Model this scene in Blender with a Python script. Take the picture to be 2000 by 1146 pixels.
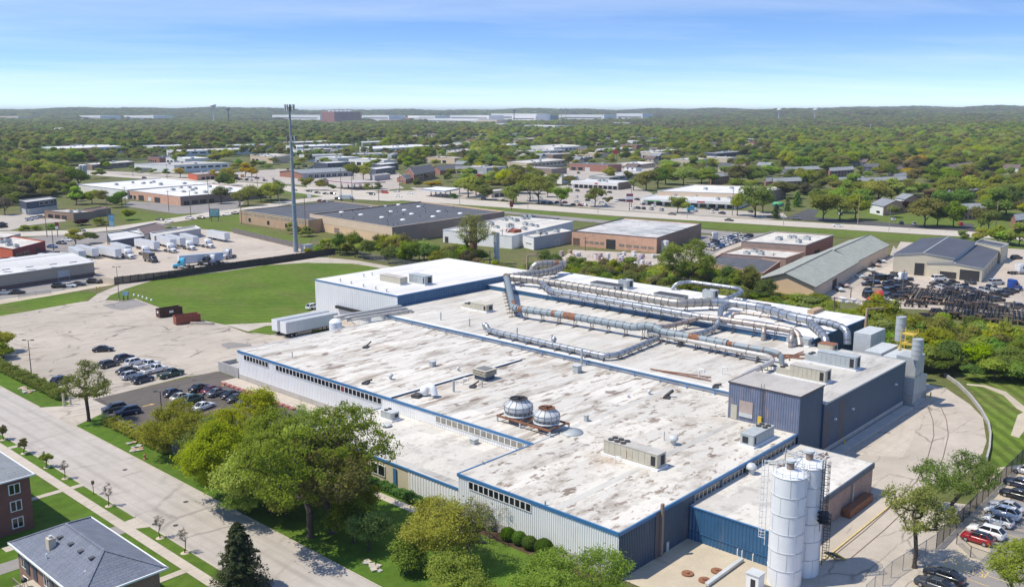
import bpy,math,random
import numpy as np
from mathutils import Vector,Matrix
for o in list(bpy.data.objects):
 bpy.data.objects.remove(o,do_unlink=True)
SC=bpy.context.scene
COL=SC.collection
# ------ camera
# x runs along the plant's short side, y along its long side, metres
CAM_H,FPX,HORIZ=56.0,1811.0,217.0
PITCH=math.atan((573.0-HORIZ)/FPX)
AZ=math.radians(42.43)
RIGHT=(math.sin(AZ),-math.cos(AZ));FWD=(math.cos(AZ),math.sin(AZ))
camd=bpy.data.cameras.new('camera');cam=bpy.data.objects.new('camera',camd);COL.objects.link(cam)
camd.sensor_width=36.0;camd.lens=36.0*FPX/2000.0
camd.clip_start=1.0;camd.clip_end=60000.0
cam.location=(0,0,CAM_H)
view=Vector((FWD[0]*math.cos(PITCH),FWD[1]*math.cos(PITCH),-math.sin(PITCH)))
cam.rotation_euler=view.to_track_quat('-Z','Y').to_euler()
SC.camera=cam
# ------ sky and sun
SUN=Vector((-0.47,0.35,1.0)).normalized()
SUN_EL=math.asin(SUN.z);SUN_ROT=math.atan2(SUN.x,SUN.y)
world=bpy.data.worlds.new('World');SC.world=world;world.use_nodes=True
wn,wl=world.node_tree.nodes,world.node_tree.links
wn.clear()
w_out=wn.new('ShaderNodeOutputWorld');w_bg=wn.new('ShaderNodeBackground')
w_sky=wn.new('ShaderNodeTexSky');w_sky.sky_type='NISHITA';w_sky.sun_disc=False
w_sky.sun_elevation=SUN_EL;w_sky.sun_rotation=SUN_ROT
w_sky.altitude=100;w_sky.air_density=1.0;w_sky.dust_density=0.0;w_sky.ozone_density=1.5
w_bg.inputs['Strength'].default_value=0.15
# the low band of sky in view deepens quickly to blue: elevation is stretched before the lookup
w_tc=wn.new('ShaderNodeTexCoord');w_sp=wn.new('ShaderNodeSeparateXYZ');wl.new(w_tc.outputs['Generated'],w_sp.inputs[0])
w_el=wn.new('ShaderNodeMath');w_el.operation='MULTIPLY_ADD';w_el.inputs[1].default_value=2.5;w_el.inputs[2].default_value=0.045;wl.new(w_sp.outputs['Z'],w_el.inputs[0])
w_v=wn.new('ShaderNodeCombineXYZ');wl.new(w_sp.outputs['X'],w_v.inputs[0]);wl.new(w_sp.outputs['Y'],w_v.inputs[1]);wl.new(w_el.outputs[0],w_v.inputs[2])
w_n=wn.new('ShaderNodeVectorMath');w_n.operation='NORMALIZE';wl.new(w_v.outputs[0],w_n.inputs[0]);wl.new(w_n.outputs[0],w_sky.inputs['Vector'])
w_hs=wn.new('ShaderNodeHueSaturation');w_hs.inputs['Saturation'].default_value=1.2;w_hs.inputs['Value'].default_value=1.18;wl.new(w_sky.outputs[0],w_hs.inputs['Color'])
# thin cirrus: a noise sheet on a flat layer high above the ground
w_geo=wn.new('ShaderNodeTexCoord');w_sep=wn.new('ShaderNodeSeparateXYZ')
wl.new(w_geo.outputs['Generated'],w_sep.inputs[0])
def wmath(op,a,b=None,clamp=False):
 n=wn.new('ShaderNodeMath');n.operation=op;n.use_clamp=clamp
 for i,v in enumerate((a,b)):
  if v is None:continue
  if isinstance(v,(int,float)):n.inputs[i].default_value=v
  else:wl.new(v,n.inputs[i])
 return n.outputs[0]
zc=wmath('ADD',wmath('MAXIMUM',w_sep.outputs['Z'],0.0),0.06)
w_cmb=wn.new('ShaderNodeCombineXYZ')
wl.new(wmath('DIVIDE',w_sep.outputs['X'],zc),w_cmb.inputs[0]);wl.new(wmath('DIVIDE',w_sep.outputs['Y'],zc),w_cmb.inputs[1])
w_map=wn.new('ShaderNodeMapping');w_map.vector_type='TEXTURE';w_map.inputs['Rotation'].default_value=(0,0,math.radians(-33));w_map.inputs['Scale'].default_value=(5.0,2.2,1.0)
w_map.inputs['Location'].default_value=(7.0,1.0,0)
wl.new(w_cmb.outputs[0],w_map.inputs[0])
w_noi=wn.new('ShaderNodeTexNoise');w_noi.inputs['Scale'].default_value=1.2;w_noi.inputs['Detail'].default_value=8;w_noi.inputs['Roughness'].default_value=0.58;w_noi.inputs['Distortion'].default_value=0.25
wl.new(w_map.outputs[0],w_noi.inputs['Vector'])
w_no2=wn.new('ShaderNodeTexNoise');w_no2.inputs['Scale'].default_value=0.35;w_no2.inputs['Detail'].default_value=3
wl.new(w_map.outputs[0],w_no2.inputs['Vector'])
cl=wmath('MULTIPLY',w_noi.outputs['Fac'],wmath('ADD',w_no2.outputs['Fac'],0.45))
w_rmp=wn.new('ShaderNodeMapRange');w_rmp.inputs['From Min'].default_value=0.40;w_rmp.inputs['From Max'].default_value=0.72
w_rmp.inputs['To Max'].default_value=0.30;w_rmp.clamp=True
wl.new(cl,w_rmp.inputs['Value'])
w_mix=wn.new('ShaderNodeMixRGB');w_mix.inputs['Color2'].default_value=(7.4,7.8,8.4,1)
wl.new(w_rmp.outputs[0],w_mix.inputs['Fac']);w_tint=wn.new('ShaderNodeMixRGB');w_tint.blend_type='MULTIPLY';w_tint.inputs['Fac'].default_value=1.0;w_tint.inputs['Color2'].default_value=(0.99,0.96,1.05,1);wl.new(w_hs.outputs[0],w_tint.inputs['Color1']);wl.new(w_tint.outputs[0],w_mix.inputs['Color1'])
wl.new(w_mix.outputs[0],w_bg.inputs['Color']);wl.new(w_bg.outputs[0],w_out.inputs['Surface'])
sund=bpy.data.lights.new('sun','SUN');sund.energy=4.5;sund.angle=math.radians(0.5);sund.color=(1.0,0.925,0.775)
sun=bpy.data.objects.new('sun',sund);COL.objects.link(sun);sun.location=(0,0,300)
sun.rotation_euler=(-SUN).to_track_quat('-Z','Y').to_euler()
SC.view_settings.view_transform='Standard';SC.view_settings.look='None'
SC.view_settings.exposure=0.12;SC.view_settings.gamma=1.0;SC.view_settings.use_curve_mapping=False
SC.render.engine='CYCLES'
SC.cycles.max_bounces=6;SC.cycles.diffuse_bounces=3;SC.cycles.glossy_bounces=3;SC.cycles.transparent_max_bounces=12
SC.cycles.volume_bounces=0;SC.cycles.use_denoising=True
SC.cycles.sample_clamp_indirect=6.0
# ------ surveying: photo point -> place at height z
def G(px,py,z=0.0):
 dx=(px-1000.0)/FPX;dy=-(py-573.0)/FPX
 Y=math.cos(PITCH)+dy*math.sin(PITCH);Z=-math.sin(PITCH)+dy*math.cos(PITCH)
 t=(z-CAM_H)/Z
 return(dx*t*RIGHT[0]+Y*t*FWD[0],dx*t*RIGHT[1]+Y*t*FWD[1])
def pix(x,y,z):
 X=x*RIGHT[0]+y*RIGHT[1];Y=x*FWD[0]+y*FWD[1];Z=z-CAM_H
 d=Y*math.cos(PITCH)-Z*math.sin(PITCH)
 if d<1:return(-9999,-9999)
 return(1000+FPX*X/d,573-FPX*(Y*math.sin(PITCH)+Z*math.cos(PITCH))/d)
def zat(x,y,py):
 lo,hi=-5.0,300.0
 for _ in range(50):
  m=(lo+hi)/2
  if pix(x,y,m)[1]>py:lo=m
  else:hi=m
 return lo
 # ------ materials
MATS={}
class NT:
 def __init__(s,m):
  s.t=m.node_tree;s.n=s.t.nodes;s.l=s.t.links
 def new(s,t,**kw):
  n=s.n.new(t)
  for k,v in kw.items():setattr(n,k,v)
  return n
 def put(s,n,**kw):
  for k,v in kw.items():
   k=k.replace('_',' ')
   if hasattr(v,'is_linked')or isinstance(v,bpy.types.NodeSocket):s.l.new(v,n.inputs[k])
   else:n.inputs[k].default_value=v
  return n
 def coord(s,scale=(1,1,1),rot=0.0,world=True):
  if world:c=s.new('ShaderNodeNewGeometry').outputs['Position']
  else:c=s.new('ShaderNodeTexCoord').outputs['Object']
  mp=s.new('ShaderNodeMapping');mp.inputs['Scale'].default_value=scale;mp.inputs['Rotation'].default_value=(0,0,rot)
  s.l.new(c,mp.inputs[0]);return mp.outputs[0]
 def noise(s,vec,scale,detail=5,rough=0.55,dist=0.0):
  n=s.new('ShaderNodeTexNoise');s.put(n,Scale=scale,Detail=detail,Roughness=rough,Distortion=dist);s.l.new(vec,n.inputs['Vector']);return n.outputs['Fac']
 def ramp(s,fac,lo,hi,a=0.0,b=1.0):
  n=s.new('ShaderNodeMapRange');n.clamp=True
  n.inputs[1].default_value=lo;n.inputs[2].default_value=hi;n.inputs[3].default_value=a;n.inputs[4].default_value=b
  s.l.new(fac,n.inputs[0]);return n.outputs[0]
 def mix(s,fac,a,b,mode='MIX'):
  n=s.new('ShaderNodeMixRGB',blend_type=mode)
  for k,v in(('Fac',fac),('Color1',a),('Color2',b)):
   if isinstance(v,bpy.types.NodeSocket):s.l.new(v,n.inputs[k])
   elif k=='Fac':n.inputs[k].default_value=v
   else:n.inputs[k].default_value=(*v,1)if len(v)==3 else v
  return n.outputs[0]
 def math(s,op,a,b):
  n=s.new('ShaderNodeMath',operation=op)
  for i,v in enumerate((a,b)):
   if isinstance(v,bpy.types.NodeSocket):s.l.new(v,n.inputs[i])
   else:n.inputs[i].default_value=v
  return n.outputs[0]
 def val(s,col,f,lo=0.75,hi=1.25):
  """multiply a colour by a 0..1 field mapped to lo..hi"""
  return s.mix(1.0,col,s.ramp(f,0.25,0.75,lo,hi),'MULTIPLY')
def new_mat(name):
 m=bpy.data.materials.new(name);m.use_nodes=True;nt=NT(m)
 nt.b=nt.n['Principled BSDF'];MATS[name]=m;return m,nt
def bump(nt,h,strength=0.3,dist=0.05):
 n=nt.new('ShaderNodeBump');n.inputs['Strength'].default_value=strength;n.inputs['Distance'].default_value=dist
 nt.l.new(h,n.inputs['Height']);nt.l.new(n.outputs[0],nt.b.inputs['Normal'])
def M(name,col,rough=0.8,metal=0.0,var=0.12,scale=0.6,bmp=0.0,spec=None,dirt=None,world=True):
 if name in MATS:return MATS[name]
 m,nt=new_mat(name)
 v=nt.coord(world=world)
 f=nt.noise(v,scale,6,0.6)
 c=nt.val((*col,1),f,1-var,1+var)
 if dirt:
  f2=nt.noise(nt.coord((1,1,0.25),world=world),scale*1.7,6,0.65,0.4)
  c=nt.mix(nt.ramp(f2,0.55,0.72,0,dirt[1]),c,dirt[0])
 nt.l.new(c,nt.b.inputs['Base Color'])
 nt.b.inputs['Roughness'].default_value=rough;nt.b.inputs['Metallic'].default_value=metal
 if spec is not None:nt.b.inputs['Specular IOR Level'].default_value=spec
 if bmp:bump(nt,nt.noise(v,scale*9,5,0.65),bmp,0.05)
 return m
 # pavements
def pave_mat(name,col,dark,patch=0.25,crack=0.6,cs=0.09,rot=0.0,joint=None,seed=0.0):
 m,nt=new_mat(name)
 v=nt.coord((1,1,1),rot)
 big=nt.noise(v,0.035,5,0.6);mid=nt.noise(v,0.33,6,0.65);fine=nt.noise(v,4.0,4,0.7)
 c=nt.val((*col,1),big,1-patch*0.7,1+patch*0.5)
 c=nt.val(c,mid,0.88,1.1);c=nt.val(c,fine,0.9,1.1)
 st=nt.noise(nt.coord((1.0,0.22,1),rot),0.16,7,0.7,0.6)
 c=nt.mix(nt.ramp(st,0.60,0.74,0,0.62*patch/0.25),c,dark)
 # cracks: a distorted cell pattern, broken up by noise
 d=nt.new('ShaderNodeTexNoise');nt.put(d,Scale=0.5,Detail=4.0);nt.l.new(v,d.inputs['Vector'])
 vv=nt.new('ShaderNodeVectorMath',operation='MULTIPLY_ADD');nt.l.new(d.outputs['Color'],vv.inputs[0]);vv.inputs[1].default_value=(1.6,1.6,0);nt.l.new(nt.coord((0.55,1.6,0),rot),vv.inputs[2])
 vo=nt.new('ShaderNodeTexVoronoi',feature='DISTANCE_TO_EDGE');nt.put(vo,Scale=cs*1.1);nt.l.new(vv.outputs[0],vo.inputs['Vector'])
 br=nt.ramp(nt.noise(v,0.11,3),0.42,0.6,0,1)
 ck=nt.math('MULTIPLY',nt.ramp(vo.outputs['Distance'],0.0,0.03,min(1,crack*1.25),0.0),br)
 c=nt.mix(ck,c,tuple(x*0.5 for x in dark))
 if joint:
  bt=nt.new('ShaderNodeTexBrick',offset=0.0);nt.put(bt,Scale=1.0);bt.inputs['Mortar Size'].default_value=0.035
  bt.inputs['Brick Width'].default_value=joint[0];bt.inputs['Row Height'].default_value=joint[1]
  nt.l.new(v,bt.inputs['Vector']);c=nt.mix(nt.math('MULTIPLY',bt.outputs['Fac'],0.6),c,dark)
 if name=='street_concrete':
  px_=nt.new('ShaderNodeSeparateXYZ');nt.l.new(nt.new('ShaderNodeNewGeometry').outputs['Position'],px_.inputs[0])
  w=nt.math('SINE',nt.math('MULTIPLY',nt.math('SUBTRACT',px_.outputs[0],54.2),2.37),0.0)
  c=nt.mix(nt.math('MULTIPLY',nt.ramp(w,0.1,1.0,0,.45),nt.ramp(nt.noise(nt.coord((1,.08,1)),.5,6,.7),.35,.65)),c,tuple(.55*q for q in col))
 nt.l.new(c,nt.b.inputs['Base Color']);nt.b.inputs['Roughness'].default_value=0.92;nt.b.inputs['Specular IOR Level'].default_value=0.25
 bump(nt,fine,0.25,0.03)
 return m
pave_mat('lot_concrete',(0.44,0.385,0.32),(0.20,0.165,0.135),0.30,0.75,0.14,0.15)
pave_mat('drive_concrete',(0.46,0.405,0.34),(0.20,0.17,0.14),0.24,0.6,0.12,0.4)
pave_mat('street_concrete',(0.44,0.40,0.36),(0.27,0.25,0.235),0.12,0.45,0.05,0.0,(5.6,9.0))
pave_mat('walk_concrete',(0.50,0.44,0.37),(0.3,0.26,0.21),0.12,0.2,0.1,0.0,(1.5,1.5))
pave_mat('highway_concrete',(0.50,0.45,0.385),(0.33,0.29,0.25),0.12,0.2,0.05)
pave_mat('yard_concrete',(0.47,0.405,0.34),(0.26,0.22,0.18),0.22,0.3,0.05)
pave_mat('lot_asphalt',(0.125,0.108,0.094),(0.055,0.05,0.047),0.3,0.5,0.12)
pave_mat('grey_asphalt',(0.27,0.25,0.235),(0.14,0.13,0.12),0.22,0.5,0.1)
pave_mat('dark_asphalt',(0.085,0.082,0.085),(0.05,0.05,0.05),0.2,0.2,0.05)
pave_mat('town_paving',(0.42,0.375,0.325),(0.24,0.21,0.18),0.2,0.2,0.05)
def grass_mat(name,a,b,dry,dryamt=0.5,stripe=None):
 m,nt=new_mat(name)
 v=nt.coord()
 f=nt.noise(v,0.045,6,0.62);g=nt.noise(v,0.5,6,0.7);h=nt.noise(v,6.0,4,0.75)
 c=nt.mix(nt.ramp(f,0.35,0.65),tuple(1.18*q for q in a),tuple(1.18*q for q in b))
 d2=nt.noise(nt.coord((1,0.3,1),0.5),0.09,6,0.7,0.5)
 c=nt.mix(nt.ramp(d2,0.47,0.66,0,dryamt),c,dry)
 c=nt.val(c,g,0.7,1.28);c=nt.val(c,h,0.65,1.35)
 c=nt.mix(nt.ramp(nt.noise(v,0.17,7,0.72,0.3),0.55,0.7,0,dryamt*.8),c,tuple(1.15*q for q in dry))
 if stripe:
  wv=nt.new('ShaderNodeTexWave',wave_type='BANDS',bands_direction='X');nt.put(wv,Scale=stripe[0],Distortion=1.5,Detail=3.0,Detail_Scale=1.5)
  nt.l.new(nt.coord((1,1,1),stripe[1]),wv.inputs['Vector']);c=nt.val(c,wv.outputs['Fac'],0.78,1.16)
 nt.l.new(c,nt.b.inputs['Base Color']);nt.b.inputs['Roughness'].default_value=1.0;nt.b.inputs['Specular IOR Level'].default_value=0.1
 bump(nt,h,0.8,0.12)
 return m
grass_mat('lawn',(0.058,0.115,0.014),(0.085,0.15,0.018),(0.11,0.13,0.035),0.4)
grass_mat('field_grass',(0.072,0.122,0.016),(0.105,0.162,0.022),(0.15,0.15,0.05),0.6,(0.16,-0.72))
grass_mat('bank_grass',(0.085,0.125,0.02),(0.11,0.15,0.03),(0.13,0.125,0.05),0.7)
grass_mat('mown_grass',(0.085,0.135,0.02),(0.11,0.16,0.024),(0.15,0.14,0.055),0.6,(0.12,0.9))
grass_mat('rough_ground',(0.085,0.105,0.03),(0.12,0.125,0.045),(0.17,0.14,0.09),0.7)
grass_mat('woodland_floor',(0.045,0.062,0.018),(0.062,0.078,0.022),(0.10,0.09,0.05),0.5)
pave_mat('dirt',(0.50,0.43,0.325),(0.16,0.14,0.075),0.35,0.0,0.1)
pave_mat('mulch',(0.085,0.055,0.035),(0.05,0.035,0.025),0.3,0.0,0.1)
# roofs
def roof_mat(name,col,grime,stain,ga=0.6,sa=0.7,stretch=(0.28,1.0),rust=None,seam=(4.0,30.0),seam_amt=0.25,th=0.62,rot=0.0,sc=1.0):
 m,nt=new_mat(name)
 v=nt.coord((1,1,1),rot)
 c=nt.val((*col,1),nt.noise(v,0.05,5,0.6),0.93,1.05)
 c=nt.val(c,nt.noise(v,1.3,6,0.7),0.92,1.06)
 s1=nt.noise(nt.coord((stretch[0],stretch[1],1),rot),0.42*sc,8,0.7,0.1)
 c=nt.mix(nt.ramp(s1,0.50,0.63,0,ga),c,grime)
 s2=nt.noise(nt.coord((stretch[0]*1.3,stretch[1]*1.3,1),rot),0.7,5,0.6,0.12)
 c=nt.mix(nt.ramp(s2,th,th+0.05,0,sa),c,stain)
 s3=nt.noise(nt.coord((0.7,1.0,1),rot+0.3),0.30,6,0.6,0.25)
 c=nt.mix(nt.ramp(s3,th+0.03,th+0.07,0,sa),c,stain)
 sh=nt.new('ShaderNodeTexBrick',offset=0.37);nt.put(sh,Scale=1.0);sh.inputs['Mortar Size'].default_value=0.0;sh.inputs['Brick Width'].default_value=14.0;sh.inputs['Row Height'].default_value=2.9
 sh.inputs['Color1'].default_value=(.80,.79,.78,1);sh.inputs['Color2'].default_value=(1.06,1.05,1.03,1);nt.l.new(v,sh.inputs['Vector']);c=nt.mix(.75,c,sh.outputs['Color'],'MULTIPLY')
 # ponding: rings of dirt left where water stood
 pv=nt.new('ShaderNodeTexVoronoi',feature='F1');nt.put(pv,Scale=0.11,Randomness=1.0);nt.l.new(nt.coord((0.6,1.0,1),rot),pv.inputs['Vector'])
 pd=nt.math('ADD',pv.outputs['Distance'],nt.math('MULTIPLY',nt.noise(v,0.6,5,0.6),0.5))
 c=nt.mix(nt.math('MULTIPLY',nt.ramp(pd,0.36,0.41,0,.55*ga),nt.ramp(pd,0.41,0.47,1,0)),c,grime);c=nt.mix(nt.ramp(pd,0.40,0.30,0,.30*ga),c,grime)
 if rust:c=nt.mix(nt.ramp(nt.noise(v,0.09,6,0.65),0.55,0.75,0,rust[1]),c,rust[0])
 if seam:
  bt=nt.new('ShaderNodeTexBrick',offset=0.5);nt.put(bt,Scale=1.0);bt.inputs['Mortar Size'].default_value=0.035;bt.inputs['Mortar Smooth'].default_value=0.6
  bt.inputs['Brick Width'].default_value=seam[1];bt.inputs['Row Height'].default_value=seam[0]
  nt.l.new(v,bt.inputs['Vector']);c=nt.mix(nt.math('MULTIPLY',bt.outputs['Fac'],seam_amt),c,grime)
 nt.l.new(c,nt.b.inputs['Base Color']);nt.b.inputs['Roughness'].default_value=0.75;nt.b.inputs['Specular IOR Level'].default_value=0.3
 bump(nt,s1,0.25,0.06)
 return m
WARM=(0.50,0.42,0.335);BRN=(0.19,0.135,0.10)
roof_mat('old_white_roof',(0.65,0.62,0.565),(0.35,0.31,0.26),BRN,0.92,0.82,(0.2,1.0),((0.40,0.31,0.22),0.7),(3.0,40),0.3,0.58)
roof_mat('front_white_roof',(0.64,0.61,0.55),(0.38,0.335,0.28),(0.18,0.125,0.09),0.9,0.8,(0.5,1.0),((0.40,0.30,0.21),0.7),(3.0,40),0.2,0.588)
roof_mat('low_white_roof',(0.63,0.60,0.545),(0.40,0.365,0.325),(0.22,0.17,0.14),0.7,0.45,(0.8,1.0),None,(4.0,30),0.12,0.62)
roof_mat('mid_white_roof',(0.60,0.575,0.525),(0.40,0.365,0.315),(0.26,0.215,0.17),0.8,0.45,(0.22,1.0),((0.38,0.32,0.25),0.6),(3.5,50),0.16,0.62)
roof_mat('clean_white_roof',(0.72,0.71,0.69),(0.58,0.56,0.52),(0.50,0.45,0.37),0.4,0.2,(0.15,1.0),None,(3.0,60),0.07,0.66)
roof_mat('grey_white_roof',(0.54,0.52,0.48),(0.29,0.27,0.25),(0.27,0.25,0.235),0.75,0.4,(0.2,1.0),None,(3.5,40),0.12,0.68)
roof_mat('patchy_roof',(0.56,0.545,0.53),(0.25,0.285,0.285),(0.2,0.19,0.19),0.95,0.6,(1.0,0.5),None,(4,40),0.1,0.60,0.0,0.22)
roof_mat('dull_roof',(0.48,0.45,0.42),(0.33,0.30,0.28),(0.2,0.18,0.17),0.5,0.3,(0.6,1.0),None,(4,40),0.1,0.68)
roof_mat('tar_roof',(0.098,0.10,0.112),(0.16,0.16,0.165),(0.28,0.27,0.26),0.5,0.22,(0.5,1.0),None,(6,40),0.2,0.66)
roof_mat('blue_slate_roof',(0.085,0.093,0.12),(0.11,0.118,0.14),(0.12,0.13,0.15),0.4,0.2,(1,0.2),None,(1.2,60),0.3,0.7)
roof_mat('white_metal_roof',(0.62,0.62,0.61),(0.55,0.53,0.5),(0.45,0.4,0.35),0.4,0.12,(1,0.15),None,(1.2,60),0.2,0.7)
def shingle_mat(name,a,b,row=0.35,w=1.0):
 m,nt=new_mat(name)
 v=nt.new('ShaderNodeTexCoord').outputs['UV']
 bt=nt.new('ShaderNodeTexBrick',offset=0.5);nt.put(bt,Scale=1.0);bt.inputs['Mortar Size'].default_value=0.02
 bt.inputs['Brick Width'].default_value=w;bt.inputs['Row Height'].default_value=row;bt.inputs['Color1'].default_value=(*a,1);bt.inputs['Color2'].default_value=(*b,1);bt.inputs['Mortar'].default_value=(a[0]*.6,a[1]*.6,a[2]*.6,1)
 nt.l.new(nt.coord(),bt.inputs['Vector'])
 c=nt.val(bt.outputs['Color'],nt.noise(nt.coord(),0.35,6,0.7),0.82,1.15);c=nt.val(c,nt.noise(nt.coord(),7,3,0.7),0.8,1.2)
 nt.l.new(c,nt.b.inputs['Base Color']);nt.b.inputs['Roughness'].default_value=0.9
 bump(nt,bt.outputs['Fac'],0.4,0.03);return m
shingle_mat('blue_shingle',(0.15,0.17,0.215),(0.19,0.205,0.25))
shingle_mat('grey_shingle',(0.22,0.24,0.255),(0.27,0.285,0.295),0.6,2.0)
shingle_mat('green_shingle',(0.30,0.315,0.275),(0.345,0.36,0.315),0.5,2.0)
shingle_mat('dark_shingle',(0.085,0.088,0.10),(0.11,0.11,0.12),0.5,2.0)
shingle_mat('brown_shingle',(0.12,0.09,0.085),(0.17,0.12,0.11),0.6,2.0)
def brick_mat(name,a,b,mort,scale=1.0):
 m,nt=new_mat(name)
 # wall coordinates: run along the wall (x+y), height z
 p=nt.new('ShaderNodeNewGeometry');sx=nt.new('ShaderNodeSeparateXYZ');nt.l.new(p.outputs['Position'],sx.inputs[0])
 cb=nt.new('ShaderNodeCombineXYZ');nt.l.new(nt.math('ADD',sx.outputs[0],sx.outputs[1]),cb.inputs[0]);nt.l.new(sx.outputs[2],cb.inputs[1])
 bt=nt.new('ShaderNodeTexBrick',offset=0.5);nt.put(bt,Scale=scale);bt.inputs['Mortar Size'].default_value=0.012
 bt.inputs['Brick Width'].default_value=0.23;bt.inputs['Row Height'].default_value=0.075
 bt.inputs['Color1'].default_value=(*a,1);bt.inputs['Color2'].default_value=(*b,1);bt.inputs['Mortar'].default_value=(*mort,1)
 nt.l.new(cb.outputs[0],bt.inputs['Vector'])
 c=nt.val(bt.outputs['Color'],nt.noise(nt.coord(),0.5,5,0.65),0.85,1.15)
 nt.l.new(c,nt.b.inputs['Base Color']);nt.b.inputs['Roughness'].default_value=0.9;return m
brick_mat('red_brick',(0.20,0.052,0.038),(0.15,0.036,0.028),(0.25,0.18,0.15))
brick_mat('mixed_brick',(0.34,0.13,0.075),(0.20,0.085,0.06),(0.33,0.27,0.22))
brick_mat('orange_brick',(0.72,0.40,0.26),(0.66,0.35,0.22),(0.45,0.33,0.25),0.6)
brick_mat('tan_brick',(0.52,0.33,0.19),(0.47,0.29,0.165),(0.48,0.36,0.26),0.6)
brick_mat('brown_brick',(0.30,0.19,0.125),(0.255,0.16,0.105),(0.3,0.22,0.17),0.6)
brick_mat('barn_brick',(0.36,0.13,0.085),(0.30,0.105,0.07),(0.34,0.22,0.17),0.6)
brick_mat('pink_brick',(0.44,0.29,0.235),(0.37,0.235,0.19),(0.40,0.31,0.26),0.7)
brick_mat('far_red_brick',(0.50,0.17,0.13),(0.44,0.145,0.11),(0.3,0.18,0.15),0.3)
# walls, metals, paints
M('white_siding',(0.83,0.83,0.825),0.55,0,0.05,0.4,dirt=((0.5,0.46,0.40),0.25))
M('white_panel',(0.72,0.72,0.715),0.6,0,0.05,0.2,dirt=((0.55,0.50,0.44),0.5))
M('blue_trim',(0.05,0.17,0.35),0.45,0,0.10,0.5)
M('blue_siding',(0.032,0.115,0.23),0.5,0,0.15,0.6,dirt=((0.12,0.17,0.25),0.5))
M('navy_siding',(0.05,0.085,0.135),0.5,0,0.12,0.3,dirt=((0.15,0.13,0.16),0.6))
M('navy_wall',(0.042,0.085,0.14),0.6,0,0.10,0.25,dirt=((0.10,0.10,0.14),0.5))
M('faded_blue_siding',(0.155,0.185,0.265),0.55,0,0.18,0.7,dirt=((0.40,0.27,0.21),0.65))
M('faded_patch',(0.10,0.088,0.10),0.7,0,0.15,0.5)
M('rust_patch',(0.40,0.32,0.28),0.7,0,0.25,0.7)
M('concrete_base',(0.46,0.43,0.39),0.9,0,0.12,0.6,dirt=((0.25,0.22,0.18),0.5))
M('grey_concrete',(0.40,0.385,0.37),0.9,0,0.15,0.8)
M('white_paint',(0.78,0.78,0.775),0.45,0,0.04,1.0)
M('silo_white',(0.78,0.79,0.80),0.4,0,0.05,0.5,dirt=((0.55,0.53,0.5),0.3))
M('cream_panel',(0.58,0.52,0.39),0.6,0,0.06,0.4)
M('beige_siding',(0.36,0.31,0.25),0.65,0,0.06,0.4)
M('beige_wall',(0.58,0.49,0.38),0.8,0,0.07,0.3)
M('tan_stucco',(0.66,0.51,0.37),0.85,0,0.06,0.3)
M('peach_wall',(0.70,0.50,0.31),0.85,0,0.07,0.3)
M('brown_stone',(0.17,0.11,0.095),0.9,0,0.3,2.0)
M('brown_wall',(0.27,0.205,0.165),0.85,0,0.1,0.3)
M('grey_block',(0.42,0.42,0.43),0.85,0,0.08,0.3)
M('white_wall',(0.80,0.79,0.77),0.8,0,0.06,0.3,dirt=((0.5,0.46,0.42),0.3))
M('slate_siding',(0.07,0.08,0.115),0.6,0,0.1,0.6)
M('dark_red',(0.22,0.03,0.03),0.6,0,0.12,0.5)
M('bright_red',(0.55,0.03,0.02),0.4,0,0.08,1)
M('orange_red',(0.55,0.12,0.05),0.6,0,0.1,0.4)
M('galvanised',(0.40,0.42,0.44),0.36,0.75,0.14,1.2)
M('ribbed_steel',(0.36,0.335,0.305),0.45,0.6,0.15,1.0,dirt=((0.40,0.34,0.28),0.5))
M('duct_seam',(0.17,0.165,0.16),0.5,0.4,0.2,1.0)
M('tan_steel',(0.40,0.345,0.31),0.45,0.45,0.14,1.2,dirt=((0.35,0.25,0.2),0.5))
M('grey_duct_paint',(0.235,0.285,0.315),0.5,0,0.12,0.8,dirt=((0.38,0.37,0.35),0.4))
M('pale_duct_paint',(0.50,0.475,0.44),0.45,0.25,0.1,0.8)
M('rust',(0.24,0.105,0.055),0.9,0,0.35,2.2,dirt=((0.36,0.20,0.12),0.6))
M('dark_steel',(0.075,0.072,0.072),0.6,0.3,0.2,2)
M('black_steel',(0.022,0.022,0.025),0.55,0.2,0.3,1.5)
M('brown_steel',(0.16,0.105,0.075),0.75,0.1,0.3,1.5)
M('unit_tan',(0.50,0.465,0.37),0.6,0,0.1,1.0,dirt=((0.36,0.28,0.2),0.5))
M('unit_grey',(0.42,0.45,0.45),0.55,0.1,0.12,1.0,dirt=((0.33,0.3,0.26),0.5))
M('unit_pale',(0.55,0.57,0.565),0.55,0.1,0.1,1.0)
M('unit_top_rust',(0.45,0.43,0.39),0.75,0,0.15,0.28,dirt=((0.42,0.17,0.06),1.0))
M('louvre_dark',(0.03,0.03,0.032),0.7,0,0.2,2)
M('tower_fibre',(0.52,0.54,0.55),0.5,0,0.12,0.9,dirt=((0.42,0.43,0.43),0.55))
M('louvre_grey',(0.17,0.175,0.18),0.7,0,0.2,3)
M('yellow_paint',(0.62,0.43,0.05),0.5,0,0.12,2)
M('yellow_line',(0.62,0.47,0.20),0.8,0,0.2,2)
M('white_line',(0.62,0.60,0.56),0.8,0,0.25,2)
M('orange_arrow',(0.60,0.38,0.14),0.8,0,0.2,3)
M('red_brick_edge',(0.36,0.15,0.13),0.9,0,0.2,2)
M('bark',(0.085,0.066,0.05),0.95,0,0.3,3,bmp=0.5,world=False)
M('pale_bark',(0.24,0.21,0.185),0.95,0,0.3,3,world=False)
M('wood_pole',(0.20,0.155,0.12),0.9,0,0.25,2)
M('wood_tan',(0.42,0.30,0.19),0.9,0,0.25,2)
M('fence_wood',(0.045,0.040,0.040),0.9,0,0.35,1.5)
M('fence_grey_wood',(0.20,0.18,0.165),0.9,0,0.25,1.0)
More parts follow.
